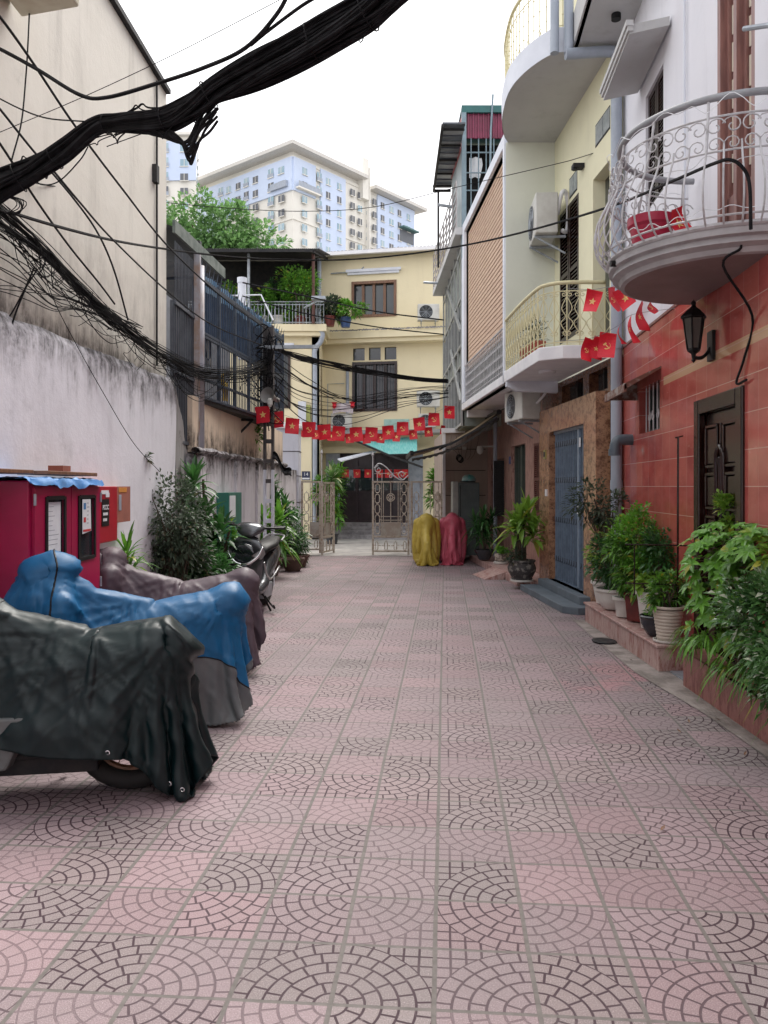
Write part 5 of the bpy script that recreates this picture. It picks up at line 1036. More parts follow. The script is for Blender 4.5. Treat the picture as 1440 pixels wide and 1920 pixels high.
Yb = lambda px: 11.55+(px-485)/365*3.6
fp = [at(x, y, Yb(x)) for x, y in fx]
t = bunting('red bunting of star and sickle flags strung across the alley from the utility pole', [at(482, 757, Yb(482))]+fp+[at(862, 752, 15.3)], fp, .215, .245, seed=4)
f2 = [(541, 797), (563, 801), (592, 806), (622, 809), (655, 813), (686, 814), (715, 813), (744, 810), (774, 806), (803, 801), (834, 798)]
fp = [at(x, y, 19.5) for x, y in f2]; bunting('smaller deep red bunting hanging behind the main row of flags', [at(525, 792, 19.5)]+fp+[at(850, 792, 19.5)], fp, .2, .235, 'flagdark', seed=5, start=1)
f3 = [(648, 880), (669, 880), (690, 880), (712, 880), (728, 880), (745, 880), (759, 880)]; fp = [at(x, y, 22.6) for x, y in f3]
bunting('short row of dark red flags hung across the entrance door', [at(640, 878, 22.6)]+fp+[at(768, 878, 22.6)], fp, .2, .24, 'flagdark', seed=6, jit=.03)
# two bunting strings by the round balcony: flags seen edge on, twisted
def bunting2(lab, ends, fl, seed):
    t = thing('flag_bunting', lab, 'bunting', tuple(V(ends[0]))); b = MB(); b.tube(spline(ends, 4), .003, 4); b.build('cord', K['cablegrey'], t)
    for (p, w_, h, k, yaw, roll, tw) in fl: flag(t, p, w_, h, k, yaw, roll, tw, curl=.035)
bunting2('upper short string of red flags from the yellow railing to the round balcony', [at(1060, 540, 8.7), at(1110, 543, 8.5), at(1150, 538, 8.1), at(1215, 552, 7.2), (2.3, 6.2, 2.96)],
    [(at(1116, 544, 8.5), .17, .24, 0, -.3, .25, -.5), (at(1147, 538, 8.1), .15, .26, 1, .5, -.35, .7), (at(1163, 541, 8.0), .17, .22, 0, -.5, -.45, -.3), (at(1205, 566, 7.3), .13, .27, 0, .9, .0, -.25), (at(1222, 562, 7.0), .12, .12, 1, .8, -.4, .3)], 3)
bunting2('lower short string of red flags sagging in front of the grey downpipe', [at(1040, 640, 8.75), at(1108, 634, 8.5), at(1160, 610, 8.2), at(1185, 590, 7.7), (2.45, 6.6, 3.0)],
    [(at(1106, 635, 8.5), .13, .25, 1, .2, .22, .3), (at(1124, 632, 8.5), .13, .25, 0, .2, .2, .2), (at(1141, 624, 8.4), .18, .27, 1, -.2, .12, -.3), (at(1163, 609, 8.1), .1, .2, 0, .9, -.25, 1.2), (at(1184, 590, 7.7), .09, .28, 1, .9, -.3, 1.9)], 5)
# small flags in the round balcony
ft = thing('small_flag', 'little crumpled red flag stuck by the crimson pot on the round balcony', 'flag', (2.1, 5.3, 3.2)); b = MB(); b.tube([(2.1, 5.32, 3.17), (1.98, 5.35, 3.42)], .004, 4); b.build('stick', K['railw'], ft)
flag(ft, (2.0, 5.35, 3.40), .16, .2, 0, .4, -.45, .5, curl=.04)

# ---------------------------------------------------------------- utility pole, loudspeaker
PT = Matrix.Translation((.24, -1.53, 0))
up = thing('utility_pole', 'dark slotted utility pole with white painted foot and tangled cables, beside the barred balcony', 'pole', (-1.73, 11.8, 0)); b = MB(); b.T = PT
for s in (-.075, .045): b.box(-1.98+s, -1.98+s+.035, 13.3, 13.42, 0, 1.75, 1); b.box(-1.98+s, -1.98+s+.035, 13.3, 13.42, 1.75, 3.92)
b.box(-2.02, -1.935, 13.33, 13.39, 2.9, 3.9)
for i in range(12): b.box(-2.02, -1.935, 13.31, 13.41, .35+i*.3, .41+i*.3, 1 if i < 4 else 0)
b.build('shaft', [mat('dark_pole_paint', (.045, .042, .045), (.09, .08, .08), .8, 6), K['pillar']], up)
b = MB(); b.T = PT; b.bar((-2.1, 13.26, 3.58), (-1.21, 13.2, 3.58), .05); b.build('crossarm', K['steel'], up)
b = MB(); b.T = PT; b.box(-1.93, -1.72, 13.2, 13.34, 1.6, 2.0)
b = MB(); b.T = PT; b.grid(lambda u, v: V((-1.9+.28*u, 13.22+.03*math.sin(v*7), 2.02-.3*u-.12*v+.05*math.sin(u*8))), 8, 4); b.build('torn_sack', K['black'], up)
ls = thing('loudspeaker', 'grey horn loudspeaker on the utility pole above the first flag', 'loudspeaker', at(508, 745, 11.6)); b = MB(); c = at(508, 744, 11.6)
b.T = Matrix.Translation(c) @ Matrix.Rotation(R(-25), 4, 'Z') @ Matrix.Rotation(R(80), 4, 'X'); b.lathe([(.035, -.2), (.04, -.08), (.07, .02), (.115, .1), (.12, .105), (.105, .095), (.06, .02), (.02, .0)], n=20); b.build('horn', mat('horn_grey', (.25, .24, .23), rough=.5), ls, smooth='auto')
b = MB(); b.tube([c+V((0, .1, 0)), c+V((-.1, .2, -.1))], .015, 5); b.lathe([(.02, -.16), (.04, -.12), (.04, -.06), (.02, -.03)], c+V((.0, -.1, 0)), 8); b.build('driver', K['acwhite'], ls)

# ---------------------------------------------------------------- cables
def noisy(pts, amp, seed, f=1.3, n=8):
    out = []
    for i, p in enumerate(spline(pts, n)): out.append(p+V((noise.noise((i*f*.1, seed*3.1, 0)), noise.noise((i*f*.1, seed*3.1, 7)), noise.noise((i*f*.1, seed*3.1, 13))))*amp)
    return out
bundle = [at(900, -90, 3.5), at(790, -60, 3.7), (at(690, 22, 3.9)), at(600, 72, 4.0), at(500, 122, 4.1), at(410, 168, 4.2), at(355, 205, 4.25), at(300, 228, 4.3), at(225, 232, 4.35), at(180, 238, 4.4), at(120, 285, 4.45), at(60, 322, 4.5), at(0, 352, 4.5), at(-70, 400, 4.5)]
wd = [.12, .12, .118, .118, .11, .1, .095, .08, .062, .06, .075, .085, .11, .13]
cb = thing('cable_bundle', 'thick sagging bundle of black cables crossing the sky at upper left', 'cable bundle', tuple(bundle[0])); b = MB(); random.seed(31); bl = spline(bundle, 7)
wl_ = np.interp(np.linspace(0, 13, len(bl)), range(14), wd)*.88
for k in range(84):
    a0_, r0_, tw = random.uniform(0, 2*PI), random.uniform(.05, 1)**.7*(.42 if k < 70 else .95), random.uniform(-.5, .5); sd = random.uniform(0, 99); pts = []; sbn = k % 5
    for i, p in enumerate(bl):
        u = i/(len(bl)-1); a = a0_+tw*3*u+.8*noise.noise((u*5, sd, 0)); rr = r0_*(1+.35*noise.noise((u*9, sd, 4)))*wl_[i]; sw = wl_[i]*(.95 if k < 70 else .3); so1 = sw*(math.sin(sbn*1.26+u*5)*.75+.5*noise.noise((u*6, sbn*9, 2))); so2 = sw*(math.cos(sbn*1.26+u*5)*.6+.5*noise.noise((u*6, sbn*9, 8))); pts.append(p+V((-.25*math.sin(a)*rr-.3*so1, math.cos(a)*rr*.6+so2, math.sin(a)*rr*.85+so1*.85)))
    b.tube(pts, random.choice((.0055, .007, .009, .0045)), 5)
for k in range(16):    # looser strands that dip below and rise above the bundle
    i0 = random.randrange(8, 70); i1 = min(len(bl)-1, i0+random.randrange(8, 26)); mid = bl[(i0+i1)//2]+V((0, random.uniform(-.05, .05), random.choice((-1, -1, 1))*random.uniform(.06, .13)))
    b.tube(spline([bl[i0], bl[(3*i0+i1)//4].lerp(mid, .7), mid, bl[(i0+3*i1)//4].lerp(mid, .7), bl[i1]], 6), random.choice((.004, .003, .0055)), 4)
for k in range(9):    # the strands that break out and loop back near the kink
    o = V((0, random.uniform(-.04, .04), -.012*k)); b.tube(noisy([at(405, 165+3*k, 4.2)+o, at(382, 192+3*k, 4.2)+o, at(366, 225+k*2, 4.22)+o, at(354, 252+k*2.3, 4.22)+o, at(338, 268-k, 4.25), at(300, 255-2*k, 4.3), at(240, 240-k, 4.33), at(170, 235+2*k, 4.4)], .012, k), .0075, 5)
b.build('strands', K['cable'], cb)
for i in (14, 22, 37, 48, 60, 72, 80):
    b = MB(); p = bl[i]; d = (bl[i+1]-bl[i-1]).normalized(); n1 = d.orthogonal().normalized(); n2 = d.cross(n1); r_ = wl_[i]*.92; b.tube([p+(n1*math.cos(a)+n2*math.sin(a))*r_ for a in frange(0, 2*PI*15/16, 16)], .004, 4, closed=True); b.build('tie_wire', K['cable'], cb)
def cable(lab, pts, r=.006, m='cable', amp=0., seed=1, grp='single overhead cables'):
    b = MB(); b.tube(noisy(pts, amp, seed) if amp else spline(pts, 8), r, 5); return tag(b.build('cable', K[m]), lab, 'cable', grp)
a_ = lambda *q: [at(*p) for p in q]
cable('thick black cable swooping from the left edge up beside the bundle to the sky', a_((-40, 75, 4.6), (0, 92, 4.55), (70, 130, 4.45), (150, 178, 4.35), (200, 183, 4.3), (290, 158, 4.2), (380, 128, 4.1), (460, 90, 4.0), (520, 25, 3.9), (548, -30, 3.85)), .011)
cable('second cable leaving the bundle steeply upwards to the top edge', a_((470, 85, 4.0), (500, 60, 3.95), (560, 15, 3.9), (600, -10, 3.85)), .009)
cable('black cable with a long diagonal run from the top left corner to the utility pole', a_((-20, 15, 4.3), (0, 32, 4.4), (60, 115, 5), (140, 235, 5.6), (230, 355, 6.5), (318, 465, 7.8), (420, 560, 9.6), (500, 618, 11.75)), .009)
cable('black cable dropping diagonally from the left edge past the bundle into the wire tangle', a_((-20, 185, 4.6), (0, 205, 4.7), (60, 280, 5), (140, 375, 5.6), (185, 440, 6.1), (215, 510, 6.6), (240, 600, 7)), .008)
cable('upper diagonal cable that meets the top of the barred balcony', a_((100, 320, 5.2), (150, 380, 5.5), (215, 453, 6.2), (316, 548, 7.8), (400, 610, 9.4), (498, 650, 11.75)), .008)
cable('steep thin cable running from the left edge towards the middle of the tangle', a_((-10, 255, 4.8), (20, 300, 4.9), (71, 380, 5.2), (130, 462, 5.8), (185, 530, 6.4), (215, 570, 6.8)), .008)
cable('long heavy black cable sagging across the alley to the round balcony railing', a_((-30, 385, 4.6), (0, 392, 4.7), (110, 425, 5.3), (220, 452, 6.4), (320, 468, 7.9), (420, 480, 9), (520, 486, 10), (640, 487, 10.3), (760, 477, 10), (880, 458, 9.2), (1000, 430, 8), (1150, 385, 6.6), (1260, 340, 5.4), (1340, 306, 4.75), (1372, 300, 4.62), (1396, 318, 4.62), (1406, 350, 4.62), (1408, 430, 4.62)), .011)
cable('fine grey cable crossing high in front of the apartment tower', a_((20, 335, 5), (120, 352, 6), (250, 372, 8), (400, 388, 10), (560, 396, 11), (700, 388, 11), (860, 350, 10.5), (1040, 308, 10), (1085, 296, 9.9), (1160, 272, 9), (1260, 246, 7.8)), .005)
cable('magenta tinted thin wire rising to the right behind the bundle', a_((-10, 252, 5), (160, 180, 4.9), (330, 100, 4.8), (520, 2, 4.7), (560, -20, 4.7)), .0025)
cable('thin wire hanging from the bundle down to the right over the sky', a_((200, 275, 4.6), (330, 225, 4.6), (440, 165, 4.6), (530, 118, 4.5)), .003)
cable('thin wire dropping across the white wall to the shrub', a_((70, 470, 5.3), (100, 560, 5.6), (140, 640, 5.9), (190, 730, 6.4), (250, 830, 7), (300, 885, 7.6)), .003)
cable('upper of two cables from the pale stack pipe to the glazed house', a_((455, 530, 18), (560, 552, 18), (700, 583, 18), (832, 600, 18)), .016)
cable('lower of two cables from the pale stack pipe to the glazed house', a_((455, 555, 17.5), (560, 585, 17.6), (700, 612, 17.8), (832, 627, 18)), .014)
cable('looping vertical wire hanging below the air conditioner at the left top', a_((55, 25, 5.1), (52, 90, 5), (48, 150, 5), (40, 230, 4.9), (22, 300, 4.8)), .005)
cable('cable curving from the left edge into the bundle', a_((-10, 180, 4.7), (40, 205, 4.7), (90, 222, 4.6), (160, 228, 4.5)), .0045)
cable('loop of cable hanging under the bundle near the left edge', a_((60, 322, 4.55), (75, 345, 4.55), (110, 340, 4.55), (150, 300, 4.5), (165, 275, 4.45)), .004)
cable('loose wire with a hooked end hanging over the white wall at far left', a_((65, 500, 5.2), (48, 540, 5.1), (25, 600, 5.0), (15, 650, 4.95), (8, 672, 4.9)), .006)
cable('loose wire slanting off the left edge above the white wall', a_((70, 505, 5.2), (45, 545, 5.1), (20, 590, 5.0), (-10, 625, 4.9)), .005)
# messy tangle running along the cream wall to the pole
tg = thing('wire_tangle', 'messy tangle of thin black wires running along the cream wall to the utility pole', 'wires', at(0, 400, 4.7)); b = MB()
main = [(-30, 380, 4.6), (0, 405, 4.7), (80, 468, 5.2), (165, 555, 6.0), (240, 622, 6.9), (315, 672, 8.0), (380, 700, 9.2), (450, 702, 10.5), (502, 690, 11.7)]
for k in range(46):
    sp = random.gauss(0, 1); pts = [at(x+random.gauss(0, 2), y+sp*(7 if i > 1 else 14)+random.gauss(0, 2), Y+random.uniform(-.05, .05)) for i, (x, y, Y) in enumerate(main)]
    b.tube(noisy(pts, .012, k, 2., 6), random.choice((.0022, .003, .004)), 4)
for k in range(26):
    j = random.uniform(0, 5.5); i = int(j); f = j-i; x = main[i][0]*(1-f)+main[i+1][0]*f; y = main[i][1]*(1-f)+main[i+1][1]*f; Y = main[i][2]*(1-f)+main[i+1][2]*f
    j2 = min(6.9, j+random.uniform(.8, 3)); i2 = int(j2); f2_ = j2-i2; x2 = main[i2][0]*(1-f2_)+main[i2+1][0]*f2_; y2 = main[i2][1]*(1-f2_)+main[i2+1][1]*f2_; Y2 = main[i2][2]*(1-f2_)+main[i2+1][2]*f2_
    sag = random.uniform(10, 80); b.tube(noisy(a_((x, y, Y), (x*.7+x2*.3, y*.7+y2*.3+sag*.8, Y*.7+Y2*.3), (x*.35+x2*.65, y*.35+y2*.65+sag*.8, Y*.35+Y2*.65), (x2, y2, Y2)), .02, k+50, 2), random.choice((.002, .003, .0038)), 4)
for k in range(30):   # short frayed ends and loops
    j = random.uniform(0.3, 5.8); i = int(j); f = j-i; x = main[i][0]*(1-f)+main[i+1][0]*f; y = main[i][1]*(1-f)+main[i+1][1]*f; Y = main[i][2]*(1-f)+main[i+1][2]*f
    b.tube(noisy(a_((x, y, Y), (x+random.uniform(-18, 18), y+random.uniform(5, 30), Y), (x+random.uniform(-22, 22), y+random.uniform(15, 55), Y), (x+random.uniform(-30, 30), y+random.uniform(10, 60), Y)), .03, k+90), .0028, 4)
for k in range(14):   # upper wires fanning out at the left edge
    k0 = random.uniform(0, 11); sg_ = random.uniform(-5, 40); b.tube(noisy(a_((-15, 395+k0*14, 4.8), (40, 440+k0*10+sg_*.5, 5), (100, 505+k0*5+sg_, 5.4), (150, 548+k0*2+sg_*.6, 5.9), (230+random.uniform(-30, 40), 612+k0, 6.8)), .02, k+130, 1), .0035, 4)
for k in range(7): c = at(12+k*2, 385, 4.55); b.tube([c+V((.06*(1+.2*k*.3)*math.cos(a), .02*math.sin(a*2+k), .05*math.sin(a))) for a in frange(0, 2*PI*13/14, 14)], .003, 4, closed=True)
b.build('strands', K['cable'], tg)
tg = thing('cable_bundle', 'black cable bundle from the utility pole across to the glazed house', 'cable bundle', at(510, 655, 11.7)); b = MB(); m2 = [(505, 650, 11.75), (560, 668, 12.8), (660, 692, 14.6), (750, 706, 15.2), (840, 716, 15.6)]
for k in range(16): b.tube(noisy([at(x, y+random.gauss(0, 3), Y) for x, y, Y in m2], .03, k, 1.6, 6), random.choice((.006, .009, .011)), 4)
for k in range(15): s = random.uniform(15, 60); dx = random.uniform(0, 30); b.tube(noisy(a_((505, 660+k*5, 11.75), (560+dx, 690+k*5+s*.5, 13), (660, 712+s*.9+k*2, 14.6), (760, 712+s*.8, 15), (840, 712+s*.6, 15.5)), .05, k+40), random.choice((.004, .006, .0075)), 4)
b.build('strands', K['cable'], tg)
tg = thing('wire_tangle', 'knot of cables wrapped around the utility pole above the loudspeaker', 'wires', at(500, 720, 11.6)); b = MB()
for k in range(26):
    z0 = random.uniform(2.9, 3.9); b.tube(noisy([V((-1.73, 11.72, z0)), V((-1.73+random.uniform(-.4, .2), 11.68, z0-random.uniform(0, .4))), V((-1.73+random.uniform(-.45, .25), 11.66, z0-random.uniform(.1, .6))), V((-1.71, 11.7, z0-random.uniform(.2, .8)))], .08, k), random.choice((.005, .008, .011)), 4)
b.build('strands', K['cable'], tg)
# AC at upper left
ua = thing('air_conditioner', 'yellowed white air conditioner box high on the cream wall in the top left corner', 'air conditioner', (-2.25, 5.2, 4.5)); b = MB(); b.prism([at(18, 2, 5.15), at(42, 33, 5.15), at(148, 14, 5.0), at(151, -10, 5.0), at(140, -60, 5.0), at(20, -60, 5.15)], (0, -.3, 0)); b.build('casing', mat('yellowed_casing', (.6, .57, .44), (.5, .45, .33), .5, 4), ua, bevel=.012)
b = MB(); b.bar(at(30, -20, 5.2), at(10, 10, 5.3), .04); b.build('bracket', K['dark'], ua)

# ---------------------------------------------------------------- red cabinets on the left wall
rc = thing('fire_cabinet', 'tall crimson cabinet with two glazed doors and notices, against the white wall', 'cabinet', (-2.3, 5.2, 0)); FX = -2.1
b = MB(); b.box(-2.4, FX-.012, 4.66, 5.79, .12, 1.535); b.build('body', K['redsteel'], rc, bevel=.008)
for k, (y0, y1, py0, py1) in enumerate(((4.70, 5.24, 4.86, 5.13), (5.25, 5.77, 5.38, 5.66))):
    dd_ = MB(); Pd = lambda y, d, z: V((FX+d, y, z)); dd_.wall(Pd, y0, y1, .18, 1.50, -.012, .008, [(py0, py1, 1.0, 1.425)]); dr_ = dd_.build('door', K['redsteel'], rc, bevel=.003)
    b = MB()
    for q in ((py0-.02, py0+.01, .99, 1.435), (py1-.01, py1+.02, .99, 1.435), (py0+.01, py1-.01, .985, 1.01), (py0+.01, py1-.01, 1.415, 1.44)): b.box(FX+.006, FX+.016, q[0], q[1], q[2], q[3])
    b.build('seal', K['black'], dr_); b = MB(); b.box(FX-.008, FX-.004, py0, py1, 1.0, 1.425); b.build('glass', K['glass'], dr_)
    b = MB(); hy = y1-.05 if k == 0 else y0+.05; b.box(FX+.02, FX+.035, hy-.01, hy+.01, .86, .98); b.build('handle', K['chrome'], dr_)
for y_ in (4.69, 5.78):
    for z_ in (.35, .8, 1.42): b = MB(); b.tube([(FX+.012, y_, z_-.035), (FX+.012, y_, z_+.035)], .009, 8); b.build('hinge', K['steel'], rc)
b = MB(); b.box(FX-.003, FX-.001, 4.885, 5.095, 1.06, 1.40, 0); b.box(FX-.0012, FX-.0002, 4.885, 5.095, 1.065, 1.08, 1); random.seed(4)
for i in range(9): b.box(FX-.0012, FX-.0002, 4.90, 4.90+random.uniform(.06, .17), 1.37-i*.03, 1.374-i*.03, 2)
b.build('notice', [K['paper'], mat('notice_blue', (.05, .2, .45), rough=.5), mat('faint_ink', (.35, .37, .42), rough=.6)], rc)
b = MB(); b.hexa([(FX+.014, 5.42, 1.17), (FX+.014, 5.58, 1.185), (FX+.016, 5.58, 1.185), (FX+.016, 5.42, 1.17), (FX+.014, 5.42, 1.41), (FX+.014, 5.57, 1.41), (FX+.016, 5.57, 1.41), (FX+.016, 5.42, 1.41)])
b.box(FX+.0165, FX+.0175, 5.43, 5.57, 1.185, 1.2, 3); b.box(FX+.0165, FX+.0175, 5.44, 5.48, 1.34, 1.385, 1); b.box(FX+.0165, FX+.0175, 5.44, 5.48, 1.25, 1.285, 3)
for i in range(6): b.box(FX+.0165, FX+.0175, 5.5, 5.5+random.uniform(.02, .06), 1.38-i*.028, 1.386-i*.028, 2)
b.build('notice', [K['paper'], MATS['notice_blue'], MATS['faint_ink'], mat('notice_red', (.6, .04, .05), rough=.5)], rc)
b = MB(); b.grid(lambda u, v: V((-2.38+.305*v, 4.6+1.17*u, 1.553+.02*noise.noise((u*14, v*6, 0))-(0.05*max(0, v-.85)/.15)*(.7+.6*noise.noise((u*9, 4, 0))))), 60, 14); b.grid(lambda u, v: V((-2.078+.02*v+.012*noise.noise((u*9, v, 2)), 4.6+1.17*u, 1.548+.012*noise.noise((u*14, 6, 0))-(.035+.07*abs(noise.noise((u*4, 2, 0))))*v)), 60, 4)
tag(b.build('tarpaulin', K['tarp'], smooth=True), 'wrinkled blue tarpaulin strip lying on top of the crimson cabinet', 'tarpaulin')
for k, (y0, y1, l_) in enumerate(((4.3, 4.75, 'dark board on the blue tarpaulin at the left picture edge'), (4.95, 5.8, 'long dark plank weighing down the blue tarpaulin'))):
    b = MB(); b.box(-2.32, -2.12, y0, y1, 1.575, 1.60); tag(b.build('plank', K['brownwood'], bevel=.004), l_, 'plank')
b = MB(); b.box(-2.25, -2.15, 5.25, 5.38, 1.602, 1.64); tag(b.build('brick', mat('brick_red', (.3, .1, .07), rough=.9)), 'small red brick on the plank above the cabinet', 'brick')
pb = thing('hose_box', 'small red wall box with a black label reading PCCC', 'cabinet', (-2.28, 6.5, 1.1)); b = MB(); b.box(-2.42, -2.18, 5.97, 6.41, 1.06, 1.5); b.build('body', mat('red_box_paint', (.42, .008, .025), (.34, .006, .02), .4, 4), pb, bevel=.006)
b = MB(); b.box(-2.18, -2.176, 6.05, 6.21, 1.19, 1.40); b.build('label', K['black'], pb)
b = MB(); b.box(-2.18, -2.176, 6.04, 6.2, 1.44, 1.47); b.box(-2.177, -2.174, 6.13, 6.21, 1.415, 1.45); b.build('sticker', K['paper'], pb)
b = MB()
for z_, ws in ((1.285, (.03, .02, .03, .025)), (1.24, (.028, .028, .03))):
    y_ = 6.075
    for w__ in ws: b.box(-2.176, -2.1745, y_, y_+w__-.006, z_-.011, z_+.011); y_ += w__
b.build('small_print', K['paper'], pb)
for s_, sz, z in (('PCCC', .052, 1.335),): text('lettering', s_, sz, (-2.1745, 6.13, z), (R(90), 0, R(90)), K['paper'], pb, .0006, .0008)
b = MB(); b.box(-2.4, -2.2, 6.46, 6.8, 1.2, 1.5); b.box(-2.2, -2.197, 6.5, 6.7, 1.45, 1.49, 1); b.box(-2.2, -2.196, 6.5, 6.56, 1.3, 1.43, 2)
tag(b.build('notice_box', [MATS['brick_red'], mat('orange_sticker', (.6, .25, .05), rough=.5), K['pvc']], bevel=.005), 'smaller dull red box with faded stickers behind the PCCC box', 'box')
# green meter box
gb = thing('meter_cabinet', 'green metal meter cabinet with a paper notice on the streaked wall', 'cabinet', (-2.1, 10.2, .9)); b = MB(); PF2 = lin(-2.51, .037, 1); b.pbox(PF2, 10.0, 10.75, 0, .16, .72, 1.42); b.build('body', mat('green_metal', (.02, .16, .12), (.015, .12, .09), .4, 5), gb, bevel=.006)
b = MB(); b.pbox(PF2, 10.04, 10.36, .16, .165, 1.1, 1.38); b.build('notice', K['paper'], gb)
# refrigerator, helmet
rf = thing('old_cabinet', 'dull grey green metal cabinet beside the beige clad wall', 'cabinet', (1.6, 16, 0)); b = MB(); b.box(1.52, 1.93, 15.85, 16.4, .1, 1.58); b.build('body', mat('dull_green_grey', (.08, .1, .1), (.06, .075, .075), .6, 5), rf, bevel=.01)
b = MB(); b.box(1.40, 1.51, 15.9, 16.4, .1, 1.6); b.build('side_panel', mat('pale_grey_panel', (.34, .35, .33), rough=.6), rf, bevel=.008); b = MB(); b.box(1.535, 1.55, 15.84, 15.85, .9, 1.52); b.build('handle', K['black'], rf)
hm = thing('helmet', 'teal striped helmet lying on top of the old grey cabinet', 'helmet', (1.72, 16.0, 1.6)); b = MB(); b.lathe([(.14, 1.585), (.145, 1.63), (.13, 1.69), (.08, 1.735), (0, 1.75)], (1.73, 16.0, 0), 18); b.lathe([(.17, 1.59), (.15, 1.61)], (1.70, 15.97, 0), 18, 1); b.build('shell', [mat('teal_shell', (.05, .28, .25), (.3, .4, .4), .3, 9), K['dark']], hm, smooth=True)
b = MB(); 
for k in range(5): b.tube([V((1.62+.06*math.cos(a)+.01*k, 16.97, 2.12+.07*math.sin(a)-.01*k)) for a in frange(0, 2*PI*15/16, 16)], .006, 4, closed=True)
for k in range(6): b.tube(noisy([V((1.6+.05*k, 16.96, 2.1)), V((1.5+.1*k, 16.95, 2.3)), V((1.45+.12*k, 16.95, 2.6))], .06, k), .004, 4)
tag(b.build('cable_coil', K['cable']), 'small coil of black wire hanging on the beige clad wall', 'cable')
# ---------------------------------------------------------------- motorcycles under covers (cloth draped by a small solver)
def caps_bike(hb=.42, tail=1.6, seat=.70, peak=1.02, wf=.02, hw=.30):
    c = []
    def ring(cx, r):
        for k in range(10): a, b_ = 2*PI*k/10, 2*PI*(k+1)/10; c.append(((cx+r*math.cos(a), 0, .29+r*math.sin(a)), (cx+r*math.cos(b_), 0, .29+r*math.sin(b_)), .055))
    ring(wf+.0, .23); ring(tail-.32, .23)
    c += [((wf, 0, .3), (hb, 0, peak-.12), .08), ((hb, -hw, peak-.06), (hb, hw, peak-.06), .055), ((hb, 0, peak-.1), (hb+.12, 0, peak-.06), .09), ((hb+.02, 0, .8), (hb+.3, 0, .55), .15), ((hb+.06, 0, peak-.1), (hb+.3, 0, seat+.08), .065), ((hb+.3, 0, seat+.08), (hb+.6, 0, seat), .07), ((hb+.35, 0, seat-.16), (tail-.2, 0, seat-.06), .15), ((tail-.3, 0, seat-.08), (tail-.04, 0, seat+.03), .11),
          ((tail-.12, -.12, seat+.02), (tail-.12, .12, seat+.02), .035), ((hb+.1, -.2, .5), (hb+.12, -.16, .8), .07), ((hb+.1, .2, .5), (hb+.12, .16, .8), .07), ((hb+.4, -.12, .35), (tail-.4, -.14, .4), .1), ((hb+.4, .12, .35), (tail-.4, .14, .4), .1)]
    return c
def drape(nx, ny, lx, ly, cx, cy, z0, caps, steps, seed=1, tilt=0., shear=0., wind=(0, 0), warp=None, pull=None, sq=.95, mu=.8):
    rs = np.random.RandomState(seed); X = np.zeros((nx, ny, 3)); u = np.linspace(-.5, .5, nx)[:, None]; v = np.linspace(-.5, .5, ny)[None, :]
    lx0, ly0 = lx*sq, ly*sq; X[..., 0] = cx+u*lx0+shear*v*lx; X[..., 1] = cy+v*ly0; X[..., 2] = z0+tilt*u+rs.rand(nx, ny)*.01+.02*np.sin(u*31+seed+v*9)*np.sin(v*23+u*17)
    ca = np.array([c[0] for c in caps], float); cb_ = np.array([c[1] for c in caps], float); cr_ = np.array([c[2] for c in caps], float)+.012
    dx, dy = lx/(nx-1), ly/(ny-1); Vv = np.zeros_like(X); dt = 1/60
    def proj(A, B, L0, k):
        d = B-A; l = np.sqrt((d**2).sum(-1, keepdims=True))+1e-9; c = d*((l-L0)/l)*.5*k; A += c; B -= c
    dg = math.hypot(dx, dy)
    for s in range(steps):
        Vv[..., 2] -= 9.8*dt; Vv *= .965; P = X+Vv*dt
        if pull is not None: P = pull(P, s/steps)
        for it in range(9):
            for o in (0, 1):
                proj(P[o:-1:2][:P[o+1::2].shape[0]], P[o+1::2], dx, 1); proj(P[:, o:-1:2][:, :P[:, o+1::2].shape[1]], P[:, o+1::2], dy, 1)
            for o in (0, 1):
                a, b_ = P[o:-1:2, :-1], P[o+1::2, 1:]; n = min(a.shape[0], b_.shape[0]); proj(a[:n, ::1][:, 0::2], b_[:n][:, 0::2], dg, .18); proj(a[:n][:, 1::2], b_[:n][:, 1::2], dg, .18)
                a, b_ = P[o:-1:2, 1:], P[o+1::2, :-1]; n = min(a.shape[0], b_.shape[0]); proj(a[:n][:, 0::2], b_[:n][:, 0::2], dg, .18); proj(a[:n][:, 1::2], b_[:n][:, 1::2], dg, .18)
            if it % 3 == 0:
                for o in range(4):
                    a, b_ = P[o:-2:4], P[o+2::4]; n = min(a.shape[0], b_.shape[0]); proj(a[:n], b_[:n], 2*dx, .05); a, b_ = P[:, o:-2:4], P[:, o+2::4]; n = min(a.shape[1], b_.shape[1]); proj(a[:, :n], b_[:, :n], 2*dy, .05)
            if it % 2 == 0 or it == 8:
                Q = P.reshape(-1, 3); low = Q[:, 2] < 1.45; q = Q[low]; xo = X.reshape(-1, 3)[low]
                for a, b_, r in zip(ca, cb_, cr_):
                    ab = b_-a; t = np.clip(((q-a)@ab)/(ab@ab+1e-12), 0, 1); d = q-(a+t[:, None]*ab); l = np.sqrt((d**2).sum(-1))+1e-9; m = l < r
                    if m.any(): q[m] += d[m]/l[m, None]*(r-l[m])[:, None]; q[m] += (xo[m]-q[m])*mu*np.array((1, 1, .3))
                Q[low] = q; P = Q.reshape(nx, ny, 3); g = P[..., 2] < .008; P[..., 2][g] = .008; P[..., :2][g] = X[..., :2][g]*.6+P[..., :2][g]*.4
        Vv = (P-X)/dt; sp = np.sqrt((Vv**2).sum(-1, keepdims=True)); Vv *= np.minimum(1, 1.9/np.maximum(sp, 1e-6)); X = P
    return X
CX = []
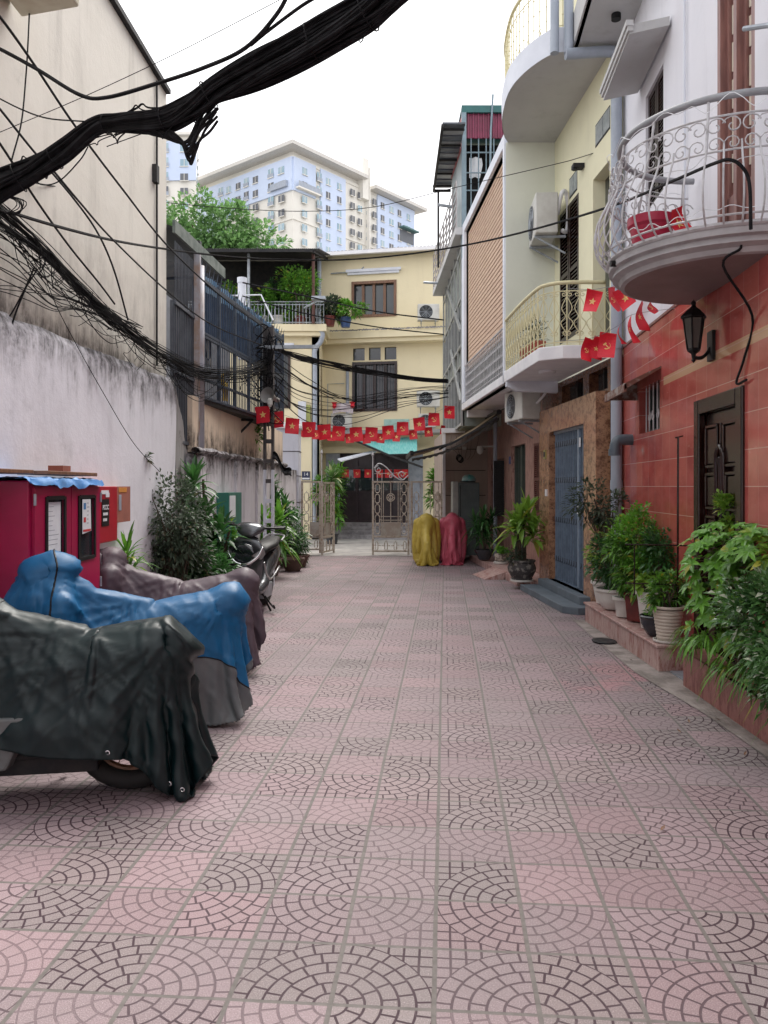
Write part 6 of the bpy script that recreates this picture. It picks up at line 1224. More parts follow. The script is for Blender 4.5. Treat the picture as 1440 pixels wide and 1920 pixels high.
def creases(X, anchors, seed, amp=.013, up=2):
    """finer grid plus sharp fabric folds that run out from the points the cloth hangs from"""
    nx, ny, _ = X.shape
    def ref(A, ax):
        n = A.shape[ax]; t = np.linspace(0, n-1, (n-1)*up+1); i = np.minimum(t.astype(int), n-2); f = t-i
        A = np.moveaxis(A, ax, 0); p0 = A[np.maximum(i-1, 0)]; p1 = A[i]; p2 = A[i+1]; p3 = A[np.minimum(i+2, n-1)]; f = f[:, None, None]
        return np.moveaxis(.5*((2*p1)+(p2-p0)*f+(2*p0-5*p1+4*p2-p3)*f*f+(3*p1-p0-3*p2+p3)*f**3), 0, ax)
    X = ref(ref(X, 0), 1); du = np.gradient(X, axis=0); dv = np.gradient(X, axis=1); N = np.cross(du, dv); N /= np.linalg.norm(N, axis=-1, keepdims=True)+1e-9
    H = np.zeros(X.shape[:2])
    for i in range(X.shape[0]):
        for j in range(X.shape[1]):
            x, y, z = X[i, j]; s = 1 if y > 0 else -1; h = 0
            for k, (ax, az, w_, fr) in enumerate(anchors):
                dx, dz = x-ax, z-az; dd = math.hypot(dx, dz); an = math.atan2(dz, dx)
                r = 1-abs(noise.noise((an*fr, dd*1.1+k*7, seed+s*3)))*3.2; h += w_*max(0, r)**3*math.exp(-dd/.75)*min(1, dd/.12)
            r2 = 1-abs(noise.noise((x*4.5+z*2.4, z*.9-x*.5+y*1.0, seed+s*5+20)))*4.5
            h += .6*max(0, r2)**2; nz_ = abs(N[i, j, 2]); H[i, j] = h*(.25+.75*(1-nz_**2))
    return X+N*(H*amp)[..., None]*np.sign((N[X.shape[0]//2, X.shape[1]//2, 2]) or 1)
def cover(name, lab, X, T, mats, fn=None, rc=(0, 0, 0, 0), cat='motorcycle cover', thick=.003, anch=((.42, 1.05, 1.0, 6.5), (1.5, .8, 1.0, 6.5), (1.0, .78, .8, 5)), amp=.02):
    X = creases(X, anch, len(lab), amp); CX.clear(); CX.append(X); nx, ny, _ = X.shape; b = MB(); b.T = T; idx = [[b.P(X[i, j]) for j in range(ny)] for i in range(nx)]
    for i in range(nx-1):
        for j in range(ny-1):
            u, v = (i+.5)/(nx-1), (j+.5)/(ny-1); skip = False
            for (cu, cv, r) in ((0, 0, rc[0]), (0, 1, rc[1]), (1, 0, rc[2]), (1, 1, rc[3])):
                if r: p_, q_ = max(0, 1-abs(u-cu)/(r*.7)), max(0, 1-abs(v-cv)/r); skip |= (p_*p_+q_*q_) > 1
            if skip: continue
            b.face((idx[i][j], idx[i+1][j], idx[i+1][j+1], idx[i][j+1]), fn((i+.5)/(nx-1), (j+.5)/(ny-1)) if fn else 0)
    o = b.build(name, mats, None, smooth=True); so_ = o.modifiers.new('t', 'SOLIDIFY'); so_.thickness = thick; so_.offset = 1
    return tag(o, lab, cat)
def motorcycle(lab, T, wf=.02, tail=1.6, hb=.42, hw=.15):
    t = thing('motorcycle', lab, 'motorcycle', tuple(T.translation))
    for cx, nm in ((wf, 'front'), (tail-.32, 'rear')):
        b = MB(); b.T = T; b.tube([V((cx+.235*math.cos(a), 0, .29+.235*math.sin(a))) for a in frange(0, 2*PI*31/32, 32)], .05, 10, closed=True); w_ = b.build('wheel', K['rubber'], t, smooth=True)
        b = MB(); b.T = T; b.tube([V((cx+.185*math.cos(a), 0, .29+.185*math.sin(a))) for a in frange(0, 2*PI*31/32, 32)], .017, 6, closed=True); b.tube([(cx, -.05, .29), (cx, .05, .29)], .045, 12)
        for k in range(16): a = k*PI/8; b.tube([(cx+.04*math.cos(a), .02*(-1)**k, .29+.04*math.sin(a)), (cx+.18*math.cos(a), 0, .29+.18*math.sin(a))], .0035, 4)
        b.build('rim', K['brownwood'], w_)
    b = MB(); b.T = T
    b.tube([(wf, .06, .3), (hb-.07, .04, .8)], .022, 8); b.tube([(wf, -.06, .3), (hb-.07, -.04, .8)], .022, 8); b.tube([(hb-.03, 0, .8), (hb+.3, 0, .5), (tail-.45, 0, .42)], .04, 8); b.tube([(hb+.3, .08, .55), (tail-.15, .09, .62)], .02, 6); b.tube([(hb+.3, -.08, .55), (tail-.15, -.09, .62)], .02, 6); b.tube([(tail-.32, -.09, .29), (hb+.55, -.08, .36)], .022, 6); b.tube([(tail-.32, .09, .29), (hb+.55, .08, .36)], .022, 6); b.build('frame', K['dark'], t)
    b = MB(); b.T = T; b.box(hb+.22, hb+.72, -.12, .12, .14, .5); b.box(hb+.72, tail-.42, -.05, .05, .24, .5); b.lathe([(.0, -.16), (.09, -.15), (.09, .15), (0, .16)], (0, 0, 0), 14) if 0 else None
    b.tube([(hb+.5, -.1, .3), (hb+.5, .1, .3)], .075, 14); b.tube([(hb+.22, -.1, .35), (hb+.3, -.1, .22), (tail-.1, -.1, .3)], .03, 8); b.build('engine', K['dark'], t, bevel=.01)
    b = MB(); b.T = T; b.tube([(hb+.4, 0, .6), (tail-.35, 0, .62), (tail-.1, 0, .68)], [.1, .12, .08], 10); b.build('seat', K['black'], t)
    b = MB(); b.T = T; b.tube(spline([(hb+.02, -.1, .84), (hb, -.05, .85), (hb, .05, .85), (hb+.02, .1, .84)], 5), .014, 8); b.build('handlebar', K['dark'], t)
    b = MB(); b.T = T; b.grid(lambda u, v: V((tail-.32+.32*math.cos(-.2+1.9*u), -.06+.12*v, .29+.32*math.sin(-.2+1.9*u))), 12, 3); b.build('mudguard', K['dark'], t)
    b = MB(); b.T = T; b.tube([(hb+.45, .12, .25), (hb+.5, .24, .03)], .012, 6); b.build('kickstand', K['dark'], t)
    return t
def place(tx, ty, ang, tail=1.6): return Matrix.Translation((tx, ty, 0)) @ Matrix.Rotation(ang, 4, 'Z') @ Matrix.Translation((-tail, 0, 0))
def fabric(name, c1, c2, rough=.5):
    g = G(name); g.m['x'] = 1; n = g.noise(3, 5, .6); return g.done(g.mix(g.step(n, .35, .7), c1, c2), g.step(g.noise(9, 3), .3, .7, rough-.08, rough+.1), bump=g.math('ADD', g.math('MULTIPLY', g.noise(16, 3, .6), .6), g.math('MULTIPLY', g.noise(420, 1), .05)), bs=.2, bd=.006, spec=.4)
cpB = caps_bike(peak=1.08, seat=.72)
TB = place(-.97, 5.12, R(24)); motorcycle('motorcycle hidden under the blue and grey cover', TB)
X = drape(98, 64, 2.42, 1.5, .78, 0, 1.35, cpB, 110, 3, sq=.86)
seams = lambda i, j: 1 if abs(j-.5) > .235 or i > .985 else 0
cvb = cover('motorcycle_cover', 'blue motorcycle cover with grey lower skirts, middle of the three parked bikes', X, TB, [fabric('blue_cover_cloth', (.005, .09, .22), (.008, .115, .27), .48), fabric('grey_cover_cloth', (.14, .155, .16), (.105, .115, .125), .5)], seams, (.3, .3, .38, .38))
X = CX[0]; b = MB(); b.T = TB; nx_, ny_, _ = X.shape
for j_ in (int(.265*(ny_-1)), int(.735*(ny_-1))): b.tube([V(X[i, j_])+V((0, (-.002 if j_ < ny_/2 else .002), .002)) for i in range(8, nx_-7)], .005, 5)
b.build('piping', K['black'], cvb)
b = MB(); b.T = TB; i_ = 72; b.tube([V(X[i_, j])+V((.0, .002*(1 if j > ny_/2 else -1), .003)) for j in range(4, ny_-4)], .006, 5); b.build('strap', K['black'], cvb)
cpG = caps_bike(peak=1.08, seat=.74); TG = place(-.93, 3.93, R(9)); mg = motorcycle('motorcycle with pale lower fairing, hidden under the dark green tarp', TG)
X = drape(100, 58, 2.46, 1.24, .82, .03, 1.35, cpG, 110, 8, shear=.05, sq=.86)
cvg = cover('motorcycle_cover', 'dark green glossy tarp over the nearest parked motorcycle', X, TG, [fabric('green_tarp_cloth', (.001, .009, .011), (.002, .014, .016), .45)], None, (.3, .3, .2, .34))
XG = CX[0]; nx_, ny_, _ = XG.shape
for (i_, j_) in ((60, 3), (100, 3), (140, 3), (172, 4), (185, 12)):
    b = MB(); p = V(XG[i_, j_]); q = TG @ p; b.tube([q+V((.009*math.cos(a), -.006, .009*math.sin(a))) for a in frange(0, 2*PI*11/12, 12)], .003, 4, closed=True); b.build('eyelet', K['chrome'], cvg)
b = MB(); b.T = TG; b.tube([V(XG[86, j])+V((.0, .002*(1 if j > ny_/2 else -1), .003)) for j in range(3, ny_-3)], .004, 5); b.build('seam_cord', K['black'], cvg)
b = MB(); b.hexa([(-2.1, 3.55, .42), (-1.62, 3.6, .44), (-1.62, 3.68, .44), (-2.1, 3.63, .42), (-2.15, 3.57, .17), (-1.74, 3.6, .19), (-1.74, 3.68, .19), (-2.15, 3.63, .17)]); b.build('lower_fairing', mat('pale_fairing', (.16, .17, .17), (.11, .12, .12), .4, 3), mg, bevel=.012)
b = MB(); b.tube([(-1.93, 3.62, .2), (-2.02, 3.55, .02)], .012, 6); b.build('side_stand', K['black'], mg)
TP = place(-1.11, 6.4, R(13)); motorcycle('motorcycle hidden under the mauve grey cover', TP)
X = drape(90, 60, 2.4, 1.45, .77, 0, 1.3, caps_bike(peak=.98, seat=.68, hw=.27), 100, 12, shear=-.03, sq=.87)
cover('motorcycle_cover', 'mauve grey cover over the farthest of the three parked motorcycles', X, TP, [fabric('mauve_cover_cloth', (.10, .072, .088), (.075, .055, .07), .5)], None, (.3, .3, .36, .36))
# elastic strap over the blue cover, eyelets of the green tarp are left to the mesh
# yellow and pink covered bikes near the gate: seen end on
def heap(lab, x, y, m, seed, h=.95, ang=90):
    c = caps_bike(hb=.3, tail=1.45, peak=h-.04, seat=.72, hw=.24); T = Matrix.Translation((x, y, 0)) @ Matrix.Rotation(R(ang), 4, 'Z')
    def pull(P, s):
        if s > .3:
            z = P[..., 2]; lim = .19+.22*np.clip(z/.55, 0, 1); P[..., 1] = np.where(np.abs(P[..., 1]) > lim, P[..., 1]*.93+np.sign(P[..., 1])*lim*.07, P[..., 1]); lo = -.28-.1*np.clip(z/.5, 0, 1); P[..., 0] = np.where(P[..., 0] < lo, P[..., 0]*.93+lo*.07, P[..., 0])
        return P
    X = drape(70, 52, 2.7, 1.68, .62, 0, 1.25, c, 105, seed, pull=pull, sq=.9)
    motorcycle('motorcycle hidden under the '+lab.split(' cover')[0]+' cover', T, .02, 1.45, .3, .1); cover('motorcycle_cover', lab, X, T, [m], None, (.4, .4, .4, .4))
heap('mustard yellow cover over a motorcycle parked end on near the gate', .82, 15.0, fabric('mustard_cover_cloth', (.5, .38, .07), (.42, .31, .05), .5), 5, .97, 88)
heap('dusty pink cover over a motorcycle parked end on beside the yellow one', 1.31, 15.1, fabric('pink_cover_cloth', (.5, .09, .14), (.42, .07, .11), .5), 7, .98, 84)

# ---------------------------------------------------------------- scooter
K['sc_grey'] = mat('scooter_gunmetal', (.09, .095, .105), (.11, .115, .125), .22, 3, metal=.5, bump=0, spec=.8)
K['sc_silver'] = mat('scooter_silver', (.36, .36, .37), (.32, .32, .33), .25, 3, metal=.5, bump=0)
sT = Matrix.Translation((-1.58, 9.3, 0)) @ Matrix.Rotation(R(-96), 4, 'Z') @ Matrix.Rotation(R(-5), 4, 'X')   # local +X = forward
sc = thing('scooter', 'uncovered gunmetal grey scooter with silver trim on its stand, left of the alley', 'scooter', (-1.66, 9.35, 0))
def sb(): b = MB(); b.T = sT; return b
def loft(b, secs, n=16, m=None):
    """secs: (x, z, half width, half height, skew)"""
    rings = [[b.P((x+sk*math.sin(2*PI*k/n), hw*math.cos(2*PI*k/n)*(abs(math.cos(2*PI*k/n))**-.25 if abs(math.cos(2*PI*k/n)) > .05 else 1), z+hh*math.sin(2*PI*k/n))) for k in range(n)] for x, z, hw, hh, sk in secs]
    for A, B in zip(rings, rings[1:]):
        for k in range(n): b.face((A[k], A[(k+1) % n], B[(k+1) % n], B[k]), m)
    b.face(rings[0][::-1], m); b.face(rings[-1], m)
for cx in (.62, -.60):
    b = sb(); b.tube([V((cx+.19*math.cos(a), 0, .25+.19*math.sin(a))) for a in frange(0, 2*PI*27/28, 28)], .055, 10, closed=True); w_ = b.build('wheel', K['rubber'], sc, smooth=True)
    b = sb(); b.tube([V((cx+.14*math.cos(a), 0, .25+.14*math.sin(a))) for a in frange(0, 2*PI*23/24, 24)], .02, 6, closed=True); b.tube([(cx, -.05, .25), (cx, .05, .25)], .05, 12)
    for k in range(5): a = k*2*PI/5; b.bar((cx, 0, .25), (cx+.14*math.cos(a), 0, .25+.14*math.sin(a)), .03)
    b.build('rim', K['dark'], w_)
b = sb(); loft(b, [(.36, .48, .06, .03, 0), (.5, .50, .085, .05, 0), (.66, .49, .085, .05, 0), (.80, .42, .07, .045, 0), (.88, .33, .04, .03, 0)]); b.build('front_mudguard', K['sc_silver'], sc, smooth=True)
b = sb(); b.tube([(.62, .08, .25), (.5, .07, .55)], .02, 8); b.tube([(.62, -.08, .25), (.5, -.07, .55)], .02, 8); b.tube([(.5, 0, .5), (.32, 0, 1.0)], .03, 8); b.build('fork', K['dark'], sc)
b = sb()   # front shield
loft(b, [(.28, .40, .15, .14, 0), (.38, .52, .19, .18, .02), (.44, .66, .215, .16, .0), (.44, .80, .2, .1, .0), (.38, .90, .13, .05, 0)], 18); b.build('front_shield', K['sc_grey'], sc, smooth=True)
b = sb(); loft(b, [(.46, .60, .06, .05, 0), (.535, .69, .13, .08, 0), (.54, .78, .12, .06, 0), (.47, .86, .07, .03, 0)], 16); b.build('headlight_cowl', mat('scooter_dark_gloss', (.02, .024, .03), rough=.08, bump=0, spec=.9), sc, smooth=True)
for s in (1, -1):
    b = sb(); b.tube(spline([(.50, s*.205, .84), (.54, s*.17, .74), (.575, s*.08, .655), (.585, 0, .635)], 6), [.012+.006*math.sin(i/18*PI) for i in range(19)], 8); b.build('trim', K['chrome'], sc, smooth=True)
    b = sb(); b.poly([(.50, s*.21, .83), (.555, s*.12, .74), (.50, s*.2, .70), (.45, s*.23, .76)]); b.hexa([(.48, s*.20, .82), (.56, s*.1, .73), (.5, s*.19, .70), (.45, s*.22, .76), (.49, s*.21, .83), (.57, s*.105, .74), (.51, s*.2, .71), (.46, s*.23, .77)]); b.build('indicator', K['sc_silver'], sc)
b = sb(); loft(b, [(.45, .96, .05, .03, 0), (.42, 1.0, .13, .06, 0), (.34, 1.03, .17, .065, 0), (.26, 1.03, .12, .05, 0), (.2, 1.01, .06, .03, 0)], 16); b.build('handlebar_cowl', K['sc_grey'], sc, smooth=True)
b = sb(); b.tube(spline([(.2, -.36, 1.05), (.3, -.15, 1.04), (.3, .15, 1.04), (.2, .36, 1.05)], 4), .014, 8)
for s in (1, -1): b.tube([(.2, s*.24, 1.05), (.18, s*.37, 1.055)], .021, 8); b.tube([(.3, s*.17, 1.03), (.26, s*.36, 1.0)], .006, 5)
b.build('handlebar', K['black'], sc)
b = sb(); loft(b, [(.30, .32, .13, .06, 0), (.1, .28, .15, .06, 0), (-.15, .32, .15, .08, 0), (-.3, .48, .14, .15, 0), (-.5, .58, .15, .14, 0), (-.8, .68, .11, .1, 0), (-.98, .74, .04, .05, 0)], 18); b.build('body', K['sc_grey'], sc, smooth=True)
b = sb(); loft(b, [(-.1, .70, .08, .04, 0), (-.2, .76, .13, .05, 0), (-.5, .78, .14, .05, 0), (-.8, .83, .1, .04, 0), (-.95, .84, .05, .02, 0)], 16); b.build('seat', K['black'], sc, smooth=True)
b = sb(); b.tube(spline([(-.75, .12, .82), (-.98, .09, .87), (-.98, -.09, .87), (-.75, -.12, .82)], 5), .013, 6); b.build('grab_rail', K['sc_silver'], sc)
for s in (1, -1):
    b = sb(); b.tube(spline([(.44, s*.22, .66), (.2, s*.2, .5), (-.1, s*.19, .42), (-.5, s*.18, .52)], 6), .014, 6); b.build('side_trim', K['sc_silver'], sc, smooth=True)
b = sb(); b.tube([(-.2, -.2, .26), (-.5, -.21, .28), (-.85, -.2, .36)], [.04, .06, .05], 12); b.build('exhaust', K['dark'], sc, smooth='auto')
b = sb(); b.box(-.45, -.1, -.13, .13, .16, .34); b.build('engine', K['steel'], sc, bevel=.02)
b = sb(); b.tube(spline([(-.1, .13, .2), (-.05, .22, .12), (.08, .30, .1), (.14, .3, .14)], 5), .011, 6); b.build('side_stand', K['black'], sc); b = sb(); b.tube([(-.1, .1, .22), (-.16, .2, .02)], .012, 6); b.tube([(-.1, .1, .22), (-.1, -.1, .22)], .012, 6); b.tube([(-.1, -.1, .22), (-.16, -.2, .02)], .012, 6); b.build('centre_stand', K['black'], sc)

# ---------------------------------------------------------------- right-hand pots and plants
def leafy_pot(lab, c, prof, pm, parts, stems=None, sq=False, extra=None, name='potted_plant', group=None, saucer=None):
    t = thing(name, lab, 'plant', c, group); h = max(p[1] for p in prof); pot('pot', prof, V(c)+V((0, 0, .012)), pm, t, sq=sq)
    if saucer: b = MB(); b.lathe([(saucer*.85, 0), (saucer, .012), (saucer, .025), (saucer*.93, .025), (saucer*.9, .012)], c, 24); b.build('saucer', K['potwhite'], t)
    fb = MB(); sbm = MB(); root = V(c)+V((0, 0, h-.03))
    for i, (off, rad, n, Ln, W, mt) in enumerate(parts):
        cc = V(c)+V(off); cs = bush(fb, cc, rad, n, Ln, W, hash_(lab)+i, clumps=max(8, n//45)); [fb.mi.__setitem__(k, 0) for k in ()]
        for j in range(3): e = V((random.uniform(-.03, .03), random.uniform(-.03, .03), 0)); sbm.tube(spline([root+e, root.lerp(cc, .6)+e*2+V((random.uniform(-.03, .03), 0, 0)), cc], 5), [.011-.0006*k for k in range(11)], 6)
        twigs(sbm, root.lerp(cc, .5), cc, cs, .007, 14)
        if i+1 < len(parts) and parts[i+1][5] is not mt:
            fb.build('foliage', mt, t); fb = MB()
    fb.build('foliage', parts[-1][5], t); sbm.build('stem', K['bark'], t); return t
def hash_(s): return sum(ord(ch)*(i+1) for i, ch in enumerate(s)) % 9973
PZ = .217
leafy_pot('tall sparse reddish leaved shrub in a white pot beside the folding gate', (2.42, 8.55, PZ), rim(.1, .15, .24), K['potwhite'],
    [((-.12, .02, 1.15), (.24, .2, .28), 420, .075, .03, K['leaf_grey']), ((.06, -.05, 1.02), (.2, .2, .22), 300, .075, .03, K['leaf_grey']), ((-.05, 0, .62), (.15, .15, .25), 260, .06, .03, K['leaf_lime'])])
leafy_pot('dark bushy shrub in the wide white bowl pot', (2.38, 8.15, PZ), [(.09, 0), (.11, .015), (.16, .1), (.165, .17), (.19, .19), (.19, .215), (.165, .215), (.15, .17), (.1, .1)], K['potwhite'],
    [((-.0, 0, .52), (.24, .22, .26), 1100, .07, .03, K['leaf_dark'])])
leafy_pot('leafy shrub in the small white rimmed pot left of the oxblood pot', (2.36, 7.68, PZ), rim(.08, .11, .19), K['potwhite'], [((.02, -.03, .5), (.2, .2, .3), 1000, .065, .03, K['leaf_mid'])])
leafy_pot('tallest glossy green bush with yellow tips in the square oxblood pot', (2.40, 7.42, PZ), [(.1, 0), (.105, .02), (.125, .24), (.14, .245), (.14, .27), (.12, .27), (.1, .2)], K['potred'], [((.0, .0, .72), (.25, .25, .38), 2000, .07, .032, K['leaf_mid']), ((.1, -.2, .5), (.24, .2, .25), 900, .07, .032, K['leaf_mid'])], sq=True)
leafy_pot('shrub in the tall plain white tapered pot', (2.40, 7.05, PZ), rim(.085, .125, .33), K['potwhite'], [((.12, -.02, .66), (.2, .2, .26), 900, .07, .03, K['leaf_dark']), ((-.08, -.05, .42), (.07, .08, .06), 90, .08, .05, K['leaf_lime'])])
leafy_pot('small creeping plant in the black glazed bowl', (2.32, 6.72, PZ), [(.06, 0), (.07, .01), (.115, .1), (.12, .15), (.13, .16), (.12, .17), (.1, .14), (.06, .06)], K['potdark'], [((0, 0, .2), (.09, .09, .04), 90, .05, .02, K['leaf_mid'])])
rib = []
for i in range(9): z = .02+i*.028; r = .085+.035*i/9; rib += [(r, z), (r+.006, z+.009), (r+.006, z+.018), (r, z+.027)]
leafy_pot('low bush in the ribbed cream pot at the plinth corner', (2.34, 6.46, PZ), [(.08, 0), (.085, .015)]+rib+[(.135, .275), (.135, .292), (.12, .292), (.11, .25), (.07, .1)], mat('cream_ribbed_pot', (.6, .54, .46), (.52, .45, .38), .5, 5), [((-.0, 0, .42), (.17, .16, .15), 950, .06, .026, K['leaf_mid'])], saucer=.12)
# drain cover, small litter
b = MB(); b.lathe([(0, .006), (.11, .006), (.115, .016), (.09, .022), (0, .022)], (2.12, 7.55, 0), 24, sx=1, sy=1.3); tag(b.build('drain_cover', K['dark']), 'small dark round drain cover on the cement strip by the plinth', 'drain cover')
random.seed(77)
litter = [(1.95, 6.1), (1.8, 4.75), (1.93, 4.95), (2.12, 6.75), (1.2, 3.4), (2.15, 5.0), (-.45, 13.5), (1.98, 5.55), (2.0, 4.35), (1.0, 5.2)]
LL = ['at the corner of the plinth', 'farther left of two on the tiles right of centre foreground', 'beside its twin on the tiles near the planter kerb', 'on the cement strip below the ribbed pot', 'alone on the tiles in the right middle distance', 'on the cement edge under the strappy leaves', 'alone on the paving near the open gate', 'on the pinkest tiles near the drain grate', 'lowest of those along the right kerb', 'on the tiles between the kerb and the middle of the alley']
b = MB(); b.leaf((0, 0, .008), (1, 0, .12), (0, 0, 1), .035, .018, 2, -.3); l0 = b.build('fallen_leaf', K['brownwood'])
for i, (x, y) in enumerate(litter):
    o = l0 if i == 0 else l0.copy()
    if i: COL.objects.link(o)
    o.location = (x, y, 0); o.rotation_euler = (0, 0, random.uniform(0, 6)); tag(o, 'small dry brown leaf '+LL[i], 'leaf', 'fallen leaves on the paving')
# marble wall plants
t = thing('potted_plant', 'tall broad leaved dracaena in a dark carved dragon pot', 'plant', (2.02, 11.45, .0)); c = (2.03, 11.55, .11)
b = MB(); b.lathe([(.13, 0), (.16, .04), (.15, .05), (.2, .14), (.21, .2), (.18, .27), (.2, .285), (.2, .31), (.17, .31), (.16, .25)], c, 28); b.lathe([(.12, -.0), (.17, .0), (.17, .025), (.12, .025)], c, 20, 1)
b.build('pot', [mat('carved_dark_pot', (.05, .045, .045), (.22, .2, .18), .6, 16, lo=.5, hi=.6, bump=.8, bd=.01), K['potwhite']], t, smooth='auto')
b = MB(); tips = [(2.0, 11.5, 1.02), (2.12, 11.6, 1.12), (1.93, 11.6, .92), (2.18, 11.5, .85)]
for k, q in enumerate(tips): b.tube(spline([(2.03+.03*k-.04, 11.55, .4), (2.03+.04*k-.06, 11.55, .7), q], 4), .016, 6)
b.build('stem', K['bark'], t)
b = MB()
for k, q in enumerate(tips): dracaena(b, q, 24, .42, .085, 200+k, bend=.8)
b.build('foliage', K['leaf_lime'], t)
b = MB(); bush(b, (1.93, 11.5, .5), (.14, .12, .1), 160, .07, .03, 5); b.build('undergrowth', K['leaf_grey'], t)
t = thing('potted_plant', 'dense arching dark green plant in a low grey pot beside the pink cover', 'plant', (1.85, 14.6, .11)); pot('pot', [(.1, 0), (.16, .12), (.19, .17), (.19, .19), (.17, .19), (.15, .12)], (1.88, 14.7, .13), K['potdark'], t)
b = MB()
for k, q in enumerate(((1.85, 14.7, .78), (1.75, 14.6, .66), (1.98, 14.75, .7), (1.9, 14.5, .6), (1.7, 14.7, .85), (2.02, 14.7, .9), (1.86, 14.6, .95))): dracaena(b, q, 30, .32, .04, 230+k, bend=.8)
b.build('foliage', K['leaf_dark'], t); b = MB(); [b.tube([(1.88, 14.7, .25), (1.88+dx, 14.68, .8)], .012, 6) for dx in (-.12, -.02, .1)]; b.build('stem', K['bark'], t)
t = thing('potted_plant', 'tiny mottled plant in a cream speckled pot on a white dish', 'plant', (2.08, 14.0, .11)); pot('pot', [(.07, 0), (.11, .03), (.115, .12), (.1, .15), (.08, .12)], (2.1, 14.1, .15), mat('speckled_pot', (.4, .34, .28), (.12, .1, .09), .6, 25, lo=.45, hi=.55), t, 18)
b = MB(); b.lathe([(.1, .11), (.13, .12), (.13, .15), (.09, .155)], (2.1, 14.1, 0), 18); b.build('saucer', K['potwhite'], t); b = MB(); bush(b, (2.1, 14.1, .36), (.12, .12, .07), 220, .07, .04, 9); b.build('foliage', K['leaf_mid'], t)
# big bushes in the right foreground planter
def whorl(b, c, up, n, Ln, W, droop):
    up = V(up).normalized(); x = up.orthogonal().normalized(); y = up.cross(x); a0 = random.uniform(0, 6)
    for k in range(n): a = a0+2*PI*k/n; b.leaf(c, (x*math.cos(a)+y*math.sin(a))+up*.3, up, Ln*random.uniform(.8, 1.1), W, 4, droop)
def umbrella_plant(lab, base, blobs, seed, Ln=.085, W=.034, name='shrub', m='leaf_mid', tops=()):
    random.seed(seed); t = thing(name, lab, 'shrub', base); b = MB(); st = MB()
    for (c, r, n) in blobs:
        c = V(c)
        for i in range(n):
            v = rnd_unit(); p = c+V((v.x*r[0], v.y*r[1], v.z*r[2]))*random.uniform(.55, 1.05); up = v*.7+V((-.25, -.2, .75)); whorl(b, p, up, random.choice((6, 7, 8)), Ln*random.uniform(.6, 1.1), W, random.uniform(.05, .4))
            if i % 3 == 0: st.tube([c+(p-c)*.2, p], .004, 4)
        st.tube(spline([base, (V(base)+c)/2+V((.05, .03, 0)), c], 5), [.02-.001*k for k in range(11)], 6)
    b.build('foliage', K[m], t); st.build('stem', K['bark'], t)
    if tops:
        b = MB(); [bush(b, c, r, n, .055, .028, seed+9+i, up=.7, clumps=8) for i, (c, r, n) in enumerate(tops)]; b.build('young_leaves', K['leaf_lime'], t)
umbrella_plant('umbrella tree with palm like leaf whorls and a bright lime top, before the wooden door', (2.42, 5.3, .27), [((2.33, 5.3, .98), (.3, .35, .28), 120), ((2.38, 4.9, 1.02), (.27, .35, .27), 120), ((2.26, 5.35, .68), (.18, .25, .28), 50), ((2.42, 5.25, .6), (.25, .3, .3), 60)], 13, tops=(((2.43, 5.55, 1.33), (.1, .1, .1), 420), ((2.52, 5.3, 1.22), (.1, .1, .07), 160)))
K['leaf_gloss'] = leafmat('glossy_pale_edged_leaf', (.02, .07, .02), (.09, .2, .06), (.5, .55, .42), .22, .9)
t = thing('shrub', 'glossy pale highlighted bush spilling over the kerb at the right picture edge', 'shrub', (2.35, 4.3, .27)); b = MB(); cs = bush(b, (2.22, 4.35, .72), (.24, .5, .3), 5200, .055, .03, 31, clumps=60, seg=2); cs2 = bush(b, (2.2, 3.95, .5), (.22, .4, .3), 3600, .055, .03, 32, clumps=40, seg=2); b.build('foliage', K['leaf_gloss'], t)
b = MB(); twigs(b, (2.35, 4.3, .27), (2.22, 4.35, .72), cs, .012, 30); b.build('stem', K['bark'], t)
t = thing('grass_clump', 'arching strappy lily leaves hanging over the planter kerb', 'plant', (2.2, 5.2, .27)); b = MB(); random.seed(8)
for k in range(24):
    y = 3.9+k*.085; q = (2.2+random.uniform(0, .08), y, random.uniform(.3, .5))
    for j in range(13): a = random.uniform(0, 2*PI); b.leaf(q, (math.cos(a)-.5, math.sin(a), random.uniform(.3, 1.1)), (0, 0, 1), random.uniform(.14, .26), .013, 5, 1.1)
b.build('foliage', K['leaf_mid'], t)
t = thing('shrub', 'pale lime shrub rising behind the umbrella tree at the right edge', 'shrub', (2.35, 4.6, .27)); b = MB(); cs = bush(b, (2.42, 4.65, 1.15), (.16, .22, .16), 420, .09, .045, 61, clumps=14); b.build('foliage', K['leaf_lime'], t); b = MB(); twigs(b, (2.38, 4.6, .3), (2.42, 4.65, 1.15), cs, .012, 8); b.build('stem', K['bark'], t)

# ---------------------------------------------------------------- left-hand plants
t = thing('shrub', 'twiggy dusty leaved shrub with a tall bare shoot beside the red hose box', 'shrub', (-2.25, 8.0, 0)); b = MB(); cs = bush(b, (-2.12, 7.9, 1.15), (.36, .3, .4), 1900, .07, .032, 300, clumps=46); cs2 = bush(b, (-2.1, 7.9, .75), (.34, .3, .4), 1300, .07, .032, 301, clumps=30); bush(b, (-2.4, 7.6, 1.75), (.12, .1, .12), 60, .08, .035, 302, clumps=5); b.build('foliage', K['leaf_grey'], t)
b = MB(); twigs(b, (-2.15, 7.95, .3), (-2.12, 7.9, 1.15), cs, .014, 24)
for k in range(6): b.tube([(-2.15+.05*k-.12, 7.95, 0), (-2.15+.03*k, 7.93, .6), (-2.1+.06*k-.12, 7.9, 1.1)], .014, 6)
b.tube(spline([(-2.15, 7.95, .9), (-2.3, 7.7, 1.45), (-2.42, 7.6, 1.85)], 5), .006, 5); b.build('stem', K['bark'], t)
t = thing('dracaena', 'broad strap leaved dracaena against the blackened wall stub', 'plant', (-2.0, 8.9, 0)); b = MB(); st = MB()
